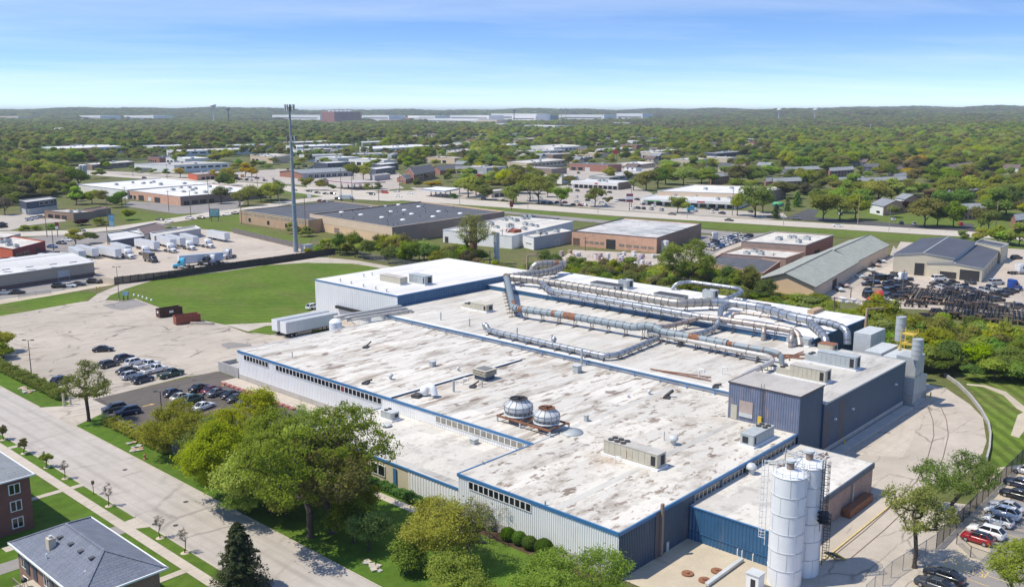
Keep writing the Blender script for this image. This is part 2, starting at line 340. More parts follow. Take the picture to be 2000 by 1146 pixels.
M('fence_metal',(0.35,0.36,0.36),0.5,0.4,0.1,1)
M('tyre',(0.018,0.018,0.019),0.85,0,0.2,4,world=False)
M('wheel_rim',(0.40,0.41,0.42),0.35,0.6,0.1,4,world=False)
M('lamp_red',(0.30,0.015,0.012),0.25,0,0.05,4,world=False)
M('lamp_clear',(0.62,0.62,0.60),0.2,0,0.05,4,world=False)
M('container_red',(0.30,0.085,0.05),0.7,0,0.2,1.0,dirt=((0.18,0.06,0.04),0.7))
M('container_dark',(0.085,0.038,0.024),0.75,0,0.25,1.0,dirt=((0.14,0.06,0.035),0.6))
M('trailer_white',(0.74,0.745,0.745),0.45,0,0.05,0.5,dirt=((0.55,0.53,0.5),0.3))
M('trailer_roof',(0.42,0.44,0.46),0.6,0,0.1,0.6)
M('pallet_pink',(0.44,0.33,0.31),0.9,0,0.3,1.5)
M('block_white',(0.66,0.65,0.64),0.8,0,0.12,1.0)
M('block_purple',(0.42,0.35,0.50),0.8,0,0.12,1.0)
M('sign_blue',(0.12,0.32,0.5),0.5,0,0.3,0.5)
M('sign_teal',(0.25,0.45,0.48),0.5,0,0.4,0.4)
M('sign_green',(0.08,0.35,0.12),0.5,0,0.1,1)
M('gas_blue',(0.03,0.09,0.25),0.4,0,0.1,1)
M('gas_red',(0.35,0.02,0.02),0.4,0,0.1,1)
M('hydrant',(0.45,0.17,0.12),0.6,0,0.2,3)
M('cable',(0.02,0.02,0.02),0.7,0,0.1,1)
def glass_mat(name,col,rough=0.08):
 m,nt=new_mat(name)
 f=nt.noise(nt.coord(),0.8,3)
 nt.l.new(nt.val((*col,1),f,0.7,1.35),nt.b.inputs['Base Color'])
 nt.b.inputs['Roughness'].default_value=rough;nt.b.inputs['Specular IOR Level'].default_value=0.6;return m
glass_mat('window_glass',(0.012,0.014,0.018));glass_mat('store_glass',(0.02,0.02,0.022),0.15)
glass_mat('dusty_glass',(0.25,0.235,0.20),0.3);glass_mat('car_glass',(0.012,0.015,0.02),0.05)
def paint(name,col,rough=0.28):
 m,nt=new_mat('paint_'+name)
 nt.b.inputs['Roughness'].default_value=rough;nt.b.inputs['Coat Weight'].default_value=0.5;nt.b.inputs['Coat Roughness'].default_value=0.08
 f=nt.noise(nt.coord(world=False),1.5,4)
 nt.l.new(nt.val((*col,1),f,0.9,1.08),nt.b.inputs['Base Color']);return m
for n,c in dict(black=(0.013,0.014,0.017),white=(0.74,0.74,0.73),silver=(0.42,0.43,0.45),grey=(0.14,0.145,0.155),charcoal=(0.045,0.048,0.055),navy=(0.018,0.028,0.06),blue=(0.03,0.10,0.28),red=(0.30,0.012,0.018),maroon=(0.14,0.012,0.03),green=(0.015,0.055,0.04),beige=(0.50,0.46,0.38),cyan=(0.05,0.42,0.62),brown=(0.09,0.07,0.055),bright_red=(0.55,0.02,0.015),royal=(0.02,0.07,0.32)).items():
 paint(n,c)
def mesh_wire_mat(name,col,dens):
 m,nt=new_mat(name)
 tr=nt.new('ShaderNodeBsdfTransparent');mx=nt.new('ShaderNodeMixShader');mx.inputs[0].default_value=dens
 nt.b.inputs['Base Color'].default_value=(*col,1);nt.b.inputs['Roughness'].default_value=0.6
 out=nt.n['Material Output'];nt.l.new(tr.outputs[0],mx.inputs[1]);nt.l.new(nt.b.outputs[0],mx.inputs[2]);nt.l.new(mx.outputs[0],out.inputs['Surface']);return m
mesh_wire_mat('wire_mesh',(0.2,0.2,0.2),0.28);mesh_wire_mat('slatted_mesh',(0.03,0.035,0.035),0.75)
def leaf_mat(name,col,var=0.35,trans=0.54):
 m,nt=new_mat(name)
 oi=nt.new('ShaderNodeObjectInfo')
 f=nt.noise(nt.coord(world=False),0.5,4);g=nt.noise(nt.coord(world=False),3.5,3,0.7)
 c=nt.val((*col,1),f,0.78,1.22);c=nt.val(c,g,0.75,1.28)
 hs=nt.new('ShaderNodeHueSaturation')
 nt.l.new(nt.ramp(oi.outputs['Random'],0,1,0.5-0.035*var/0.35,0.5+0.035*var/0.35),hs.inputs['Hue'])
 r2=nt.math('FRACT',nt.math('MULTIPLY',oi.outputs['Random'],7.31),0.0)
 nt.l.new(nt.ramp(r2,0,1,1-var,1+var),hs.inputs['Value']);nt.l.new(nt.ramp(nt.math('FRACT',nt.math('MULTIPLY',oi.outputs['Random'],3.77),0.0),0,1,0.85,1.1),hs.inputs['Saturation'])
 nt.l.new(c,hs.inputs['Color'])
 df=nt.new('ShaderNodeBsdfDiffuse');tl=nt.new('ShaderNodeBsdfTranslucent');mx=nt.new('ShaderNodeMixShader');mx.inputs[0].default_value=trans
 nt.l.new(hs.outputs[0],df.inputs[0]);nt.l.new(hs.outputs[0],tl.inputs[0])
 nt.l.new(df.outputs[0],mx.inputs[1]);nt.l.new(tl.outputs[0],mx.inputs[2]);nt.l.new(mx.outputs[0],nt.n['Material Output'].inputs['Surface']);return m
leaf_mat('leaf_green',(0.304,0.355,0.045));leaf_mat('leaf_bright',(0.354,0.420,0.039));leaf_mat('leaf_olive',(0.267,0.300,0.052));leaf_mat('leaf_deep',(0.214,0.297,0.046))
leaf_mat('leaf_brown',(0.242,0.215,0.083));leaf_mat('leaf_pale',(0.277,0.320,0.072));leaf_mat('leaf_yellow',(0.50,0.38,0.020),0.12);leaf_mat('leaf_purple',(0.060,0.026,0.026),0.15)
leaf_mat('leaf_needle',(0.061,0.086,0.032),0.2,0.1);leaf_mat('leaf_bare',(0.216,0.180,0.137),0.2);leaf_mat('leaf_shrub',(0.109,0.218,0.028),0.2);leaf_mat('leaf_blossom',(0.420,0.420,0.300),0.2)
MT=lambda n:MATS[n]if isinstance(n,str)else n
# ------ mesh building
ORG={}
class MB:
 def __init__(s):s.v=[];s.f=[];s.mi=[];s.sm=[];s.mats=[]
 def k(s,mat):
  m=MT(mat)
  if m not in s.mats:s.mats.append(m)
  return s.mats.index(m)
 def add(s,verts,faces,mat,smooth=False):
  b=len(s.v);i=s.k(mat);s.v+=[tuple(p)for p in verts]
  for f in faces:s.f.append(tuple(b+a for a in f));s.mi.append(i);s.sm.append(smooth)
  return s
 def poly(s,pts,mat):return s.add(pts,[tuple(range(len(pts)))],mat)
 def box(s,cx,cy,z0,lx,ly,lz,mat,rot=0.0,bottom=False):
  c,n=math.cos(rot),math.sin(rot);P=[]
  for z in(z0,z0+lz):
   for a,b in((-1,-1),(1,-1),(1,1),(-1,1)):
    x,y=a*lx/2,b*ly/2;P.append((cx+x*c-y*n,cy+x*n+y*c,z))
  F=[(4,5,6,7),(0,1,5,4),(1,2,6,5),(2,3,7,6),(3,0,4,7)]
  if bottom:F.append((3,2,1,0))
  return s.add(P,F,mat)
 def bx(s,x0,x1,y0,y1,z0,z1,mat,bottom=True):return s.box((x0+x1)/2,(y0+y1)/2,z0,x1-x0,y1-y0,z1-z0,mat,0,bottom)
 def prism(s,pts,z0,z1,mat,top=None,bottom=False):
  a=sum(pts[i][0]*pts[(i+1)%len(pts)][1]-pts[(i+1)%len(pts)][0]*pts[i][1]for i in range(len(pts)))
  if a<0:pts=pts[::-1]
  n=len(pts);P=[(x,y,z0)for x,y in pts]+[(x,y,z1)for x,y in pts]
  s.add(P,[(i,(i+1)%n,n+(i+1)%n,n+i)for i in range(n)],mat)
  s.add([(x,y,z1)for x,y in pts],[tuple(range(n))],top or mat)
  if bottom:s.add([(x,y,z0)for x,y in pts],[tuple(range(n-1,-1,-1))],mat)
  return s
 def beam(s,p,q,w,h,mat):
  p,q=Vector(p),Vector(q);d=(q-p).normalized()
  u=d.cross(Vector((0,0,1)));
  if u.length<1e-3:u=Vector((1,0,0))
  u.normalize();t=u.cross(d);u*=w/2;t*=h/2
  P=[p-u-t,p+u-t,p+u+t,p-u+t,q-u-t,q+u-t,q+u+t,q-u+t]
  return s.add(P,[(0,1,5,4),(1,2,6,5),(2,3,7,6),(3,0,4,7),(3,2,1,0),(4,5,6,7)],mat)
 def tube(s,path,r,n,mat,caps=True,smooth=True):
  path=[Vector(p)for p in path];rr=r if isinstance(r,(list,tuple))else[r]*len(path)
  m=len(path);R=[];up=None
  for i,p in enumerate(path):
   d=((path[i]-path[i-1]).normalized()if i else Vector((0,0,0)))+((path[i+1]-path[i]).normalized()if i<m-1 else Vector((0,0,0)))
   if d.length<1e-6:d=Vector((0,0,1))
   d.normalize()
   if up is None:
    up=Vector((0,0,1))if abs(d.z)<0.9 else Vector((1,0,0))
   u=(up-d*up.dot(d)).normalized();up=u;w=d.cross(u)
   for j in range(n):
    a=2*math.pi*j/n;R.append(p+(u*math.cos(a)+w*math.sin(a))*rr[i])
  F=[(i*n+j,i*n+(j+1)%n,(i+1)*n+(j+1)%n,(i+1)*n+j)for i in range(m-1)for j in range(n)]
  s.add(R,F,mat,smooth)
  if caps:
   s.add(R[:n],[tuple(range(n-1,-1,-1))],mat);s.add(R[-n:],[tuple(range(n))],mat)
  return s
 def cyl(s,x,y,z0,z1,r,n,mat,r2=None,smooth=True):return s.tube([(x,y,z0),(x,y,z1)],[r,r if r2 is None else r2],n,mat,True,smooth)
 def lathe(s,cx,cy,prof,n,mat,smooth=True):
  P=[(cx+r*math.cos(2*math.pi*j/n),cy+r*math.sin(2*math.pi*j/n),z)for r,z in prof for j in range(n)]
  F=[(i*n+j,i*n+(j+1)%n,(i+1)*n+(j+1)%n,(i+1)*n+j)for i in range(len(prof)-1)for j in range(n)]
  return s.add(P,F,mat,smooth)
 def corr(s,p,q,z0,z1,mat,pitch=0.36,depth=0.07):
  """trapezoidal metal siding from p to q; the outside is on the right-hand side of p->q"""
  p,q=Vector((*p,0)),Vector((*q,0));d=q-p;L=d.length;d.normalize();o=Vector((d.y,-d.x,0));n=max(1,round(L/pitch));w=L/n;pts=[]
  for i in range(n):
   for a,b in((0,0),(0.18,1),(0.52,1),(0.70,0)):pts.append(p+d*(i+a)*w+o*b*depth)
  pts.append(q);m=len(pts)
  return s.add([(a.x,a.y,z0)for a in pts]+[(a.x,a.y,z1)for a in pts],[(i,i+1,m+i+1,m+i)for i in range(m-1)],mat)
 def mesh(s,name):
  me=bpy.data.meshes.new(name);me.from_pydata(s.v,[],s.f)
  for m in s.mats:me.materials.append(m)
  me.polygons.foreach_set('material_index',s.mi);me.polygons.foreach_set('use_smooth',s.sm);me.update();return me
 def obj(s,name,parent=None,**pr):
  if parent is not None and parent.name in ORG:
   o=ORG[parent.name];s.v=[(a-o[0],b-o[1],c-o[2])for a,b,c in s.v]
  return link(name,s.mesh(name),parent,**pr)
def link(name,data,parent=None,loc=None,**pr):
 ob=bpy.data.objects.new(name,data);COL.objects.link(ob)
 if parent is not None:
  ob.parent=parent
  if parent.name in ORG:ORG[ob.name]=ORG[parent.name]
 if loc is not None:ob.location=loc
 for k,v in pr.items():ob[k]=v
 return ob
def thing(name,label,cat,loc=(0,0,0),rot=0.0,group=None):
 loc=tuple(loc)if len(loc)==3 else(*loc,0.0)
 o=bpy.data.objects.new(name,None);COL.objects.link(o);o.location=loc;o.rotation_euler=(0,0,rot);o.empty_display_size=0.5
 o['label']=label;o['category']=cat
 if group:o['group']=group
 if rot==0.0:ORG[o.name]=loc
 return o
def tag(o,label,cat,group=None):
 o['label']=label;o['category']=cat
 if group:o['group']=group
 return o
def structure(name,mb,kind='structure'):
 o=mb.obj(name);o['kind']=kind;return o
def swap(ob,mapping):
 for i,sl in enumerate(ob.material_slots):
  if ob.data.materials[i]and ob.data.materials[i].name in mapping:
   sl.link='OBJECT';sl.material=MT(mapping[ob.data.materials[i].name])
KIDS={}
def kids(o):
 if o.name not in KIDS:KIDS[o.name]=list(o.children)
 return KIDS[o.name]
def dup(root,loc,rot=0.0,label=None,group=None,mapping=None,scale=None,cat=None):
 """a copy of a thing, its parts and their sub-parts"""
 r=root.copy();COL.objects.link(r);r.location=loc if len(loc)==3 else(*loc,0.0);r.rotation_euler=(0,0,rot)
 if scale is not None:r.scale=(scale,scale,scale)if not hasattr(scale,'__len__')else scale
 if label:r['label']=label
 if group:r['group']=group
 if cat:r['category']=cat
 if mapping and r.type=='MESH':swap(r,mapping)
 for ch in kids(root):
  c=ch.copy();COL.objects.link(c);c.parent=r
  if mapping:swap(c,mapping)
  for g in kids(ch):
   d=g.copy();COL.objects.link(d);d.parent=c
   if mapping:swap(d,mapping)
 return r
ORD=['first','second','third','fourth','fifth','sixth','seventh','eighth','ninth','tenth','eleventh','twelfth','thirteenth','fourteenth','fifteenth','sixteenth','seventeenth','eighteenth','nineteenth','twentieth']
def ordn(i):return ORD[i]if i<20 else '%dth'%(i+1)
# ------ ground sheets
SHEETS=[]
def sheet(name,pts,mat,z,world=False):
 P=[(*(p if world else G(*p)),z)for p in pts]
 a=sum(P[i][0]*P[(i+1)%len(P)][1]-P[(i+1)%len(P)][0]*P[i][1]for i in range(len(P)))
 if a<0:P=P[::-1]
 mb=MB();mb.poly(P,mat);SHEETS.append((name,[p[:2]for p in P]))
 return structure(name,mb)
def inside(x,y,poly):
 c=False;n=len(poly);j=n-1
 for i in range(n):
  (xi,yi),(xj,yj)=poly[i],poly[j]
  if(yi>y)!=(yj>y)and x<(xj-xi)*(y-yi)/(yj-yi)+xi:c=not c
  j=i
 return c
def strip(a,b):
 """polygon between two pixel polylines that run the same way"""
 return list(a)+list(b)[::-1]
 # ------ plain buildings
FOOT=[]
def sub(P,Q,t):return(P[0]+(Q[0]-P[0])*t,P[1]+(Q[1]-P[1])*t)
def wall_point(p,q,t,out):
 dx,dy=q[0]-p[0],q[1]-p[1];L=math.hypot(dx,dy);return(p[0]+dx*t+dy/L*out,p[1]+dy*t-dx/L*out)
def opening(parent,p,q,t0,t1,z0,z1,name,frame='white_paint',pane='window_glass',fw=0.12,mull=0,panename='pane'):
 """window or door set proud of the wall p->q (outside to the right): frame ring + pane child"""
 a,b=wall_point(p,q,t0,0.03),wall_point(p,q,t1,0.03);L=math.hypot(b[0]-a[0],b[1]-a[1]);f=min(fw/L,0.3)
 F=MB();d=((b[0]-a[0])/L,(b[1]-a[1])/L)
 def bar(u0,u1,za,zb):
  x,y=sub(a,b,u0);X,Y=sub(a,b,u1)
  F.beam((x,y,(za+zb)/2),(X,Y,(za+zb)/2),0.12,zb-za,frame)
 bar(0,1,z0,z0+fw);bar(0,1,z1-fw,z1);bar(0,f,z0+fw,z1-fw);bar(1-f,1,z0+fw,z1-fw)
 for k in range(mull):
  u=(k+1)/(mull+1);bar(u-f/2,u+f/2,z0+fw,z1-fw)
 fo=F.obj(name,parent)
 g=MB();x,y=sub(a,b,f);X,Y=sub(a,b,1-f)
 g.beam((x,y,(z0+z1)/2),(X,Y,(z0+z1)/2),0.06,z1-z0-2*fw,pane);g.obj(panename,fo)
 return fo
def roof_flat(parent,pts,h,roofmat,trim,par=0.35,name='roof'):
 a=sum(pts[i][0]*pts[(i+1)%len(pts)][1]-pts[(i+1)%len(pts)][0]*pts[i][1]for i in range(len(pts)))
 if a<0:pts=pts[::-1]
 n=len(pts);cx=sum(p[0]for p in pts)/n;cy=sum(p[1]for p in pts)/n
 mb=MB();mb.poly([(*p,h-par)for p in pts],roofmat);r=mb.obj(name,parent)
 tr=MB()
 for i in range(n):
  p,q=pts[i],pts[(i+1)%n];a,b=wall_point(p,q,0,-0.05),wall_point(p,q,1,-0.05)
  dx,dy=b[0]-a[0],b[1]-a[1];L=math.hypot(dx,dy);e=0.15/L
  tr.beam((*sub(a,b,-e),h+0.04+0.003*(i%2)),(*sub(a,b,1+e),h+0.04+0.003*(i%2)),0.36,0.16,trim)
 tr.obj('coping',r)
 return r
def shell(parent,pts,z0,z1,mat,name='wall'):
 """four walls, each a child called wall"""
 a=sum(pts[i][0]*pts[(i+1)%len(pts)][1]-pts[(i+1)%len(pts)][0]*pts[i][1]for i in range(len(pts)))
 if a<0:pts=pts[::-1]
 mats=mat if isinstance(mat,(list,tuple))else[mat]*len(pts);n=len(pts)
 mb=MB()
 for i in range(n):
  p,q=pts[i],pts[(i+1)%n]
  mb.add([(*p,z0),(*q,z0),(*q,z1),(*p,z1)],[(0,1,2,3)],mats[i])
  a,b=wall_point(p,q,0,-0.25),wall_point(p,q,1,-0.25)
  mb.add([(*q,z1),(*p,z1),(*p,z0),(*q,z0)][:0]or[(*b,z0),(*a,z0),(*a,z1),(*b,z1)],[(0,1,2,3)],mats[i])
 return mb.obj(name,parent)
def quad_from(Lp,Fp,Rp,h):
 L,F,R=G(*Lp,h),G(*Fp,h),G(*Rp,h);return L,F,R,(L[0]+R[0]-F[0],L[1]+R[1]-F[1])
def building(name,label,cat,Lp,Fp,Rp,h,wall,roof,trim='dark_steel',group=None,rows=(),units=0,gable=None,wallR=None,seed=0,par=0.35,base=None,roofcol=None):
 """Lp, Fp, Rp: the left, near and right roof corners in the photo; h their height; rows: (side, t0, t1, z0, z1, n, frame, pane, kind)"""
 if len(Lp)==2 and Lp[0]=='w':L,F,R,B=[None]*4
 L,F,R,B=quad_from(Lp,Fp,Rp,h)
 t=thing(name,label,cat,((F[0]+B[0])/2,(F[1]+B[1])/2,0),0,group)
 wr=wallR or wall
 FOOT.append([L,F,R,B])
 # corners run L -> F -> R -> B (counter-clockwise seen from above)
 shell(t,[L,F,R,B],0,h,[wall,wr,wall,wr])
 if base:
  mb=MB()
  for p,q in((L,F),(F,R)):
   a,b=wall_point(p,q,0,0.03),wall_point(p,q,1,0.03);mb.beam((*a,base[1]/2),(*b,base[1]/2),0.1,base[1],base[0])
  mb.obj('base_course',t)
 if gable is None:
  rf=roof_flat(t,[L,F,R,B],h,roof,trim,par)
 else:
  side,rise,ov=gable
  if side=='FR':A,Bq,Cq,D=L,F,R,B
  else:A,Bq,Cq,D=F,R,B,L
  m1,m2=sub(A,Bq,0.5),sub(Cq,D,0.5)
  for P3 in([(*A,h),(*Bq,h),(*m1,h+rise)],[(*Cq,h),(*D,h),(*m2,h+rise)]):w=MB();w.add(P3,[(0,1,2)],wall if side=='FR' else wr);w.obj('gable_wall',t)
  ln=math.hypot(m2[0]-m1[0],m2[1]-m1[1]);e=ov/ln
  r1,r2=sub(m1,m2,-e),sub(m1,m2,1+e);k=MB()
  hw=math.hypot(A[0]-m1[0],A[1]-m1[1]);f=1+ov/hw;zl=h-rise*ov/hw
  for P_,Q_ in((A,D),(Bq,Cq)):
   P2,Q2=sub(m1,P_,f),sub(m2,Q_,f);P2e,Q2e=sub(P2,Q2,-e),sub(P2,Q2,1+e)
   pts=[(*P2e,zl),(*Q2e,zl),(*r2,h+rise),(*r1,h+rise)]
   k.add(pts,[(0,1,2,3)],roof)
   lo=[(x,y,z-0.22)for x,y,z in pts]
   k.add(pts+lo,[(0,1,5,4),(1,2,6,5),(3,0,4,7),(7,6,5,4)],trim)
  rf=k.obj('roof',t)
  rd=MB();rd.beam((*r1,h+rise+0.05),(*r2,h+rise+0.05),0.4,0.1,trim);rd.obj('ridge_cap',rf)
 for side,t0,t1,z0,z1,n,fr,pn,kind in rows:
  p,q=(L,F)if side=='L' else(F,R)
  for i in range(n):
   w=(t1-t0)/n;g=0.14 if n>1 else 0.0
   opening(t,p,q,t0+w*(i+g),t0+w*(i+1-g),z0,z1,kind,fr,pn,0.10 if kind=='window' else 0.15,0 if kind=='window' else(1 if kind=='shopfront' else 0),'pane' if kind in('window','shopfront')else 'panel')
 rng=random.Random(seed+7)
 for i in range(units):
  u,v=rng.uniform(0.15,0.85),rng.uniform(0.2,0.8);c=sub(sub(L,F,u),sub(B,R,u),v);mb=MB();sx,sy,sz=rng.uniform(1.6,2.8),rng.uniform(1.4,2.4),rng.uniform(0.9,1.5)
  mb.box(c[0],c[1],h-par,sx,sy,sz,'unit_grey',0.0);mb.cyl(c[0],c[1],h-par+sz,h-par+sz+0.15,min(sx,sy)*0.35,10,'louvre_dark');mb.obj('roof_vent',t)
 return t,(L,F,R,B)
 # ------ vehicles
def loft(mb,secs,mat,smooth=True,capmat=None):
 """secs: list of rings with the same point count"""
 n=len(secs[0]);P=[p for s in secs for p in s]
 F=[(i*n+j,i*n+(j+1)%n,(i+1)*n+(j+1)%n,(i+1)*n+j)for i in range(len(secs)-1)for j in range(n)]
 mb.add(P,F,mat,smooth);mb.add(secs[0],[tuple(range(n-1,-1,-1))],capmat or mat);mb.add(secs[-1],[tuple(range(n))],capmat or mat)
def car_shapes(kind):
 """front towards +x; returns length, width, body stations (x, z_low, z_top, half width) and cabin stations"""
 if kind=='sedan':L,W,B,C=4.75,1.82,[(2.37,.35,.62,.62),(2.25,.25,.74,.80),(1.6,.22,.86,.89),(.85,.22,.95,.91),(-1.2,.22,.98,.91),(-1.9,.24,.98,.88),(-2.25,.28,.92,.82),(-2.38,.4,.78,.68)],[(1.05,.93,.96,.74),(.25,.93,1.40,.60),(-.75,.95,1.44,.60),(-1.75,.95,1.00,.70)]
 elif kind=='suv':L,W,B,C=4.65,1.88,[(2.32,.4,.75,.66),(2.22,.28,.90,.84),(1.6,.26,1.02,.92),(.9,.26,1.10,.94),(-1.6,.26,1.12,.94),(-2.1,.28,1.10,.92),(-2.3,.38,.98,.82)],[(1.1,1.08,1.12,.78),(.35,1.08,1.62,.66),(-1.55,1.10,1.66,.66),(-2.2,1.08,1.15,.76)]
 elif kind=='hatch':L,W,B,C=3.95,1.74,[(1.97,.36,.68,.6),(1.88,.26,.82,.78),(1.3,.24,.94,.86),(.7,.24,1.0,.87),(-1.4,.24,1.02,.87),(-1.8,.27,.98,.84),(-1.96,.38,.84,.74)],[(.95,.98,1.01,.72),(.3,.98,1.47,.60),(-1.2,1.0,1.48,.60),(-1.85,.98,1.04,.70)]
 elif kind=='van':L,W,B,C=5.3,1.98,[(2.65,.4,.8,.7),(2.55,.3,1.0,.9),(1.9,.28,1.2,.98),(1.2,.28,1.3,.99),(-2.3,.28,1.3,.99),(-2.62,.32,1.2,.95)],[(1.6,1.25,1.32,.88),(.9,1.25,1.98,.80),(-2.4,1.25,2.02,.80),(-2.6,1.2,1.32,.9)]
 else:L,W,B,C=5.7,1.95,[(2.85,.45,.85,.72),(2.75,.34,1.02,.92),(2.1,.32,1.10,.97),(1.4,.32,1.16,.98),(-.5,.32,1.16,.98),(-.52,.32,1.12,.98),(-2.7,.36,1.12,.97),(-2.85,.45,1.0,.92)],[(1.55,1.14,1.18,.82),(.9,1.14,1.74,.70),(-.1,1.16,1.78,.70),(-.48,1.14,1.2,.80)]
 return L,W,B,C
def ring(x,z0,z1,w,r=0.12):
 r=min(r,(z1-z0)*0.45);return[(x,-w,z0+r),(x,-w*.93,z0),(x,w*.93,z0),(x,w,z0+r),(x,w,z1-r),(x,w*.88,z1),(x,-w*.88,z1),(x,-w,z1-r)]
def make_car(kind,name,simple=False):
 L,W,B,C=car_shapes(kind)
 body=MB();loft(body,[ring(*s)for s in B[::-1]],'paint_white')
 # roof skin: a thin painted cap on top of the glasshouse
 cab=MB()
 cs=[ring(x,z0-.02,z1,w,.06)for x,z0,z1,w in C[::-1]];loft(cab,cs,'car_glass',True)
 a,b=C[1],C[2]
 cap=[[(x,-w*.94,z-.015),(x,w*.94,z-.015),(x,w*.80,z+.025),(x,-w*.80,z+.025)]for x,z,w in((b[0]-.08,b[2],b[3]),(b[0]+.3,b[2]+.02,b[3]),(a[0]-.3,a[2]+.02,a[3]),(a[0]+.06,a[2],a[3]))]
 tgt=body
 roofm=MB();loft(roofm,cap,'paint_white')
 pill=MB()
 for s in(-1,1):
  for x,w0,w1,zb,zt,dx in((C[0][0],C[0][3],a[3],C[0][1],a[2],a[0]-C[0][0]),(C[-1][0],C[-1][3],b[3],C[-1][1],b[2],b[0]-C[-1][0]),((a[0]+b[0])/2-.1,(C[0][3]+.04),a[3],C[0][1],a[2],0)):
   pill.beam((x,s*(w0+.01),zb),(x+dx,s*(w1+.015),zt),.09,.07,'paint_white')
 wh=MB();r=.33 if kind in('sedan','hatch')else .38
 ax=(L*.30,-L*.285)
 if kind=='pickup':
  bed=MB();bed.bx(-2.72,-.62,-.78,.78,1.125,1.135,'dark_steel')
 if simple:
  m=MB()
  for q in(body,cab,roofm,pill):off=len(m.v);[m.add(q.v,[f],q.mats[i],sm)for f,i,sm in zip(q.f,q.mi,q.sm)]
  for x in ax:
   for s in(-1,1):m.tube([(x,s*(W/2-.22),r),(x,s*(W/2+.01),r)],r,10,'tyre')
  if kind=='pickup':m.bx(-2.72,-.62,-.78,.78,1.125,1.135,'dark_steel')
  return link(name,m.mesh(name))
 t=thing(name,'car','car')
 bo=body.obj('body',t);cab.obj('windows',t);roofm.obj('roof',t);pill.obj('pillars',t)
 if kind=='pickup':bed.obj('cargo_bed',t)
 for x in ax:
  for s in(-1,1):
   k=MB();k.tube([(x,s*(W/2-.24),r),(x,s*(W/2+.012),r)],r,16,'tyre');w=k.obj('wheel',t)
   k=MB();k.tube([(x,s*(W/2+.0),r),(x,s*(W/2+.022),r)],r*.62,12,'wheel_rim');k.obj('rim',w)
 zf,wf,xf=B[1][2],B[1][3],B[1][0];zr,wr,xr=B[-2][2],B[-2][3],B[-2][0]
 for s in(-1,1):
  k=MB();k.box(xf+.04,s*wf*.80,zf-.24,.16,.34,.14,'lamp_clear',s*-.35,True);k.obj('headlight',t)
  k=MB();k.box(xr-.02,s*wr*.84,zr-.26,.14,.26,.17,'lamp_red',s*.35,True);k.obj('tail_light',t)
  k=MB();k.box(C[0][0]-.25,s*(W/2+.07),C[0][1]+.02,.14,.2,.14,'paint_white',0,True);k.obj('mirror',t)
 for x,z in((B[0][0]+.0,.44),(B[-1][0]-.01,.5)):
  k=MB();k.box(x,0,z-.06,.05,.5,.12,'lamp_clear',0,True);k.obj('number_plate',t)
 return t
CARPROTO={}
def hide_far(o):o.location=(0,0,-500)
USED_PROTO=set()
CARQ=[]
WORD=dict(sedan='sedan',suv='SUV',hatch='small hatchback',van='van',pickup='pickup truck')
def car(area,px,py,heading,kind,colour,near=False,roofcol=None,z=0.0,at=None):
 x,y=at or G(px,py);CARQ.append((area,px,x,y,heading,kind,colour,near,roofcol,z))
def flush_cars():
 groups={}
 for q in CARQ:groups.setdefault((q[0],q[5],q[6]),[]).append(q)
 for key,qs in groups.items():
  qs.sort(key=lambda q:q[1])
  for i,(area,px,x,y,rot,kind,colour,near,roofcol,z)in enumerate(qs):
   loc_txt,grp=area
   base='%s %s'%(colour.replace('_',' '),WORD[kind]);base+=' with a %s roof'%roofcol if roofcol else ''
   lab='%s %s'%(base,loc_txt)if len(qs)==1 else '%s %s, %s such from the left'%(base,loc_txt,ordn(i))
   k=(kind,near);name={'pickup':'pickup_truck','van':'van','suv':'car','sedan':'car','hatch':'car'}[kind]
   cat={'pickup':'pickup truck','van':'van'}.get(kind,'car')
   if k not in CARPROTO:
    o=make_car(kind,name,not near);CARPROTO[k]=o;kids(o);mp={'paint_white':'paint_'+colour}
    o.location=(x,y,z);o.rotation_euler=(0,0,rot);o['label']=lab;o['group']=grp;o['category']=cat
    if not near:swap(o,mp)
    else:
     for ch in o.children:swap(ch,{'paint_white':'paint_'+(roofcol if roofcol and ch.name.startswith('roof')else colour)})
   else:
    p=CARPROTO[k];o=dup(p,(x,y,z),rot,lab,grp,None,None,cat)
    tg=[o]if not near else list(o.children)
    for ch in tg:swap(ch,{'paint_white':'paint_'+(roofcol if roofcol and ch.name.startswith('roof')else colour)})
def wheels(mb_parent,xs,W,r=0.5,dual=True):
 for x in xs:
  for s in(-1,1):
   k=MB();k.tube([(x,s*(W/2-(.55 if dual else .3)),r),(x,s*(W/2),r)],r,14,'tyre');w=k.obj('wheel',mb_parent)
   k=MB();k.tube([(x,s*(W/2-.02),r),(x,s*(W/2+.02),r)],r*.5,10,'wheel_rim');k.obj('rim',w)
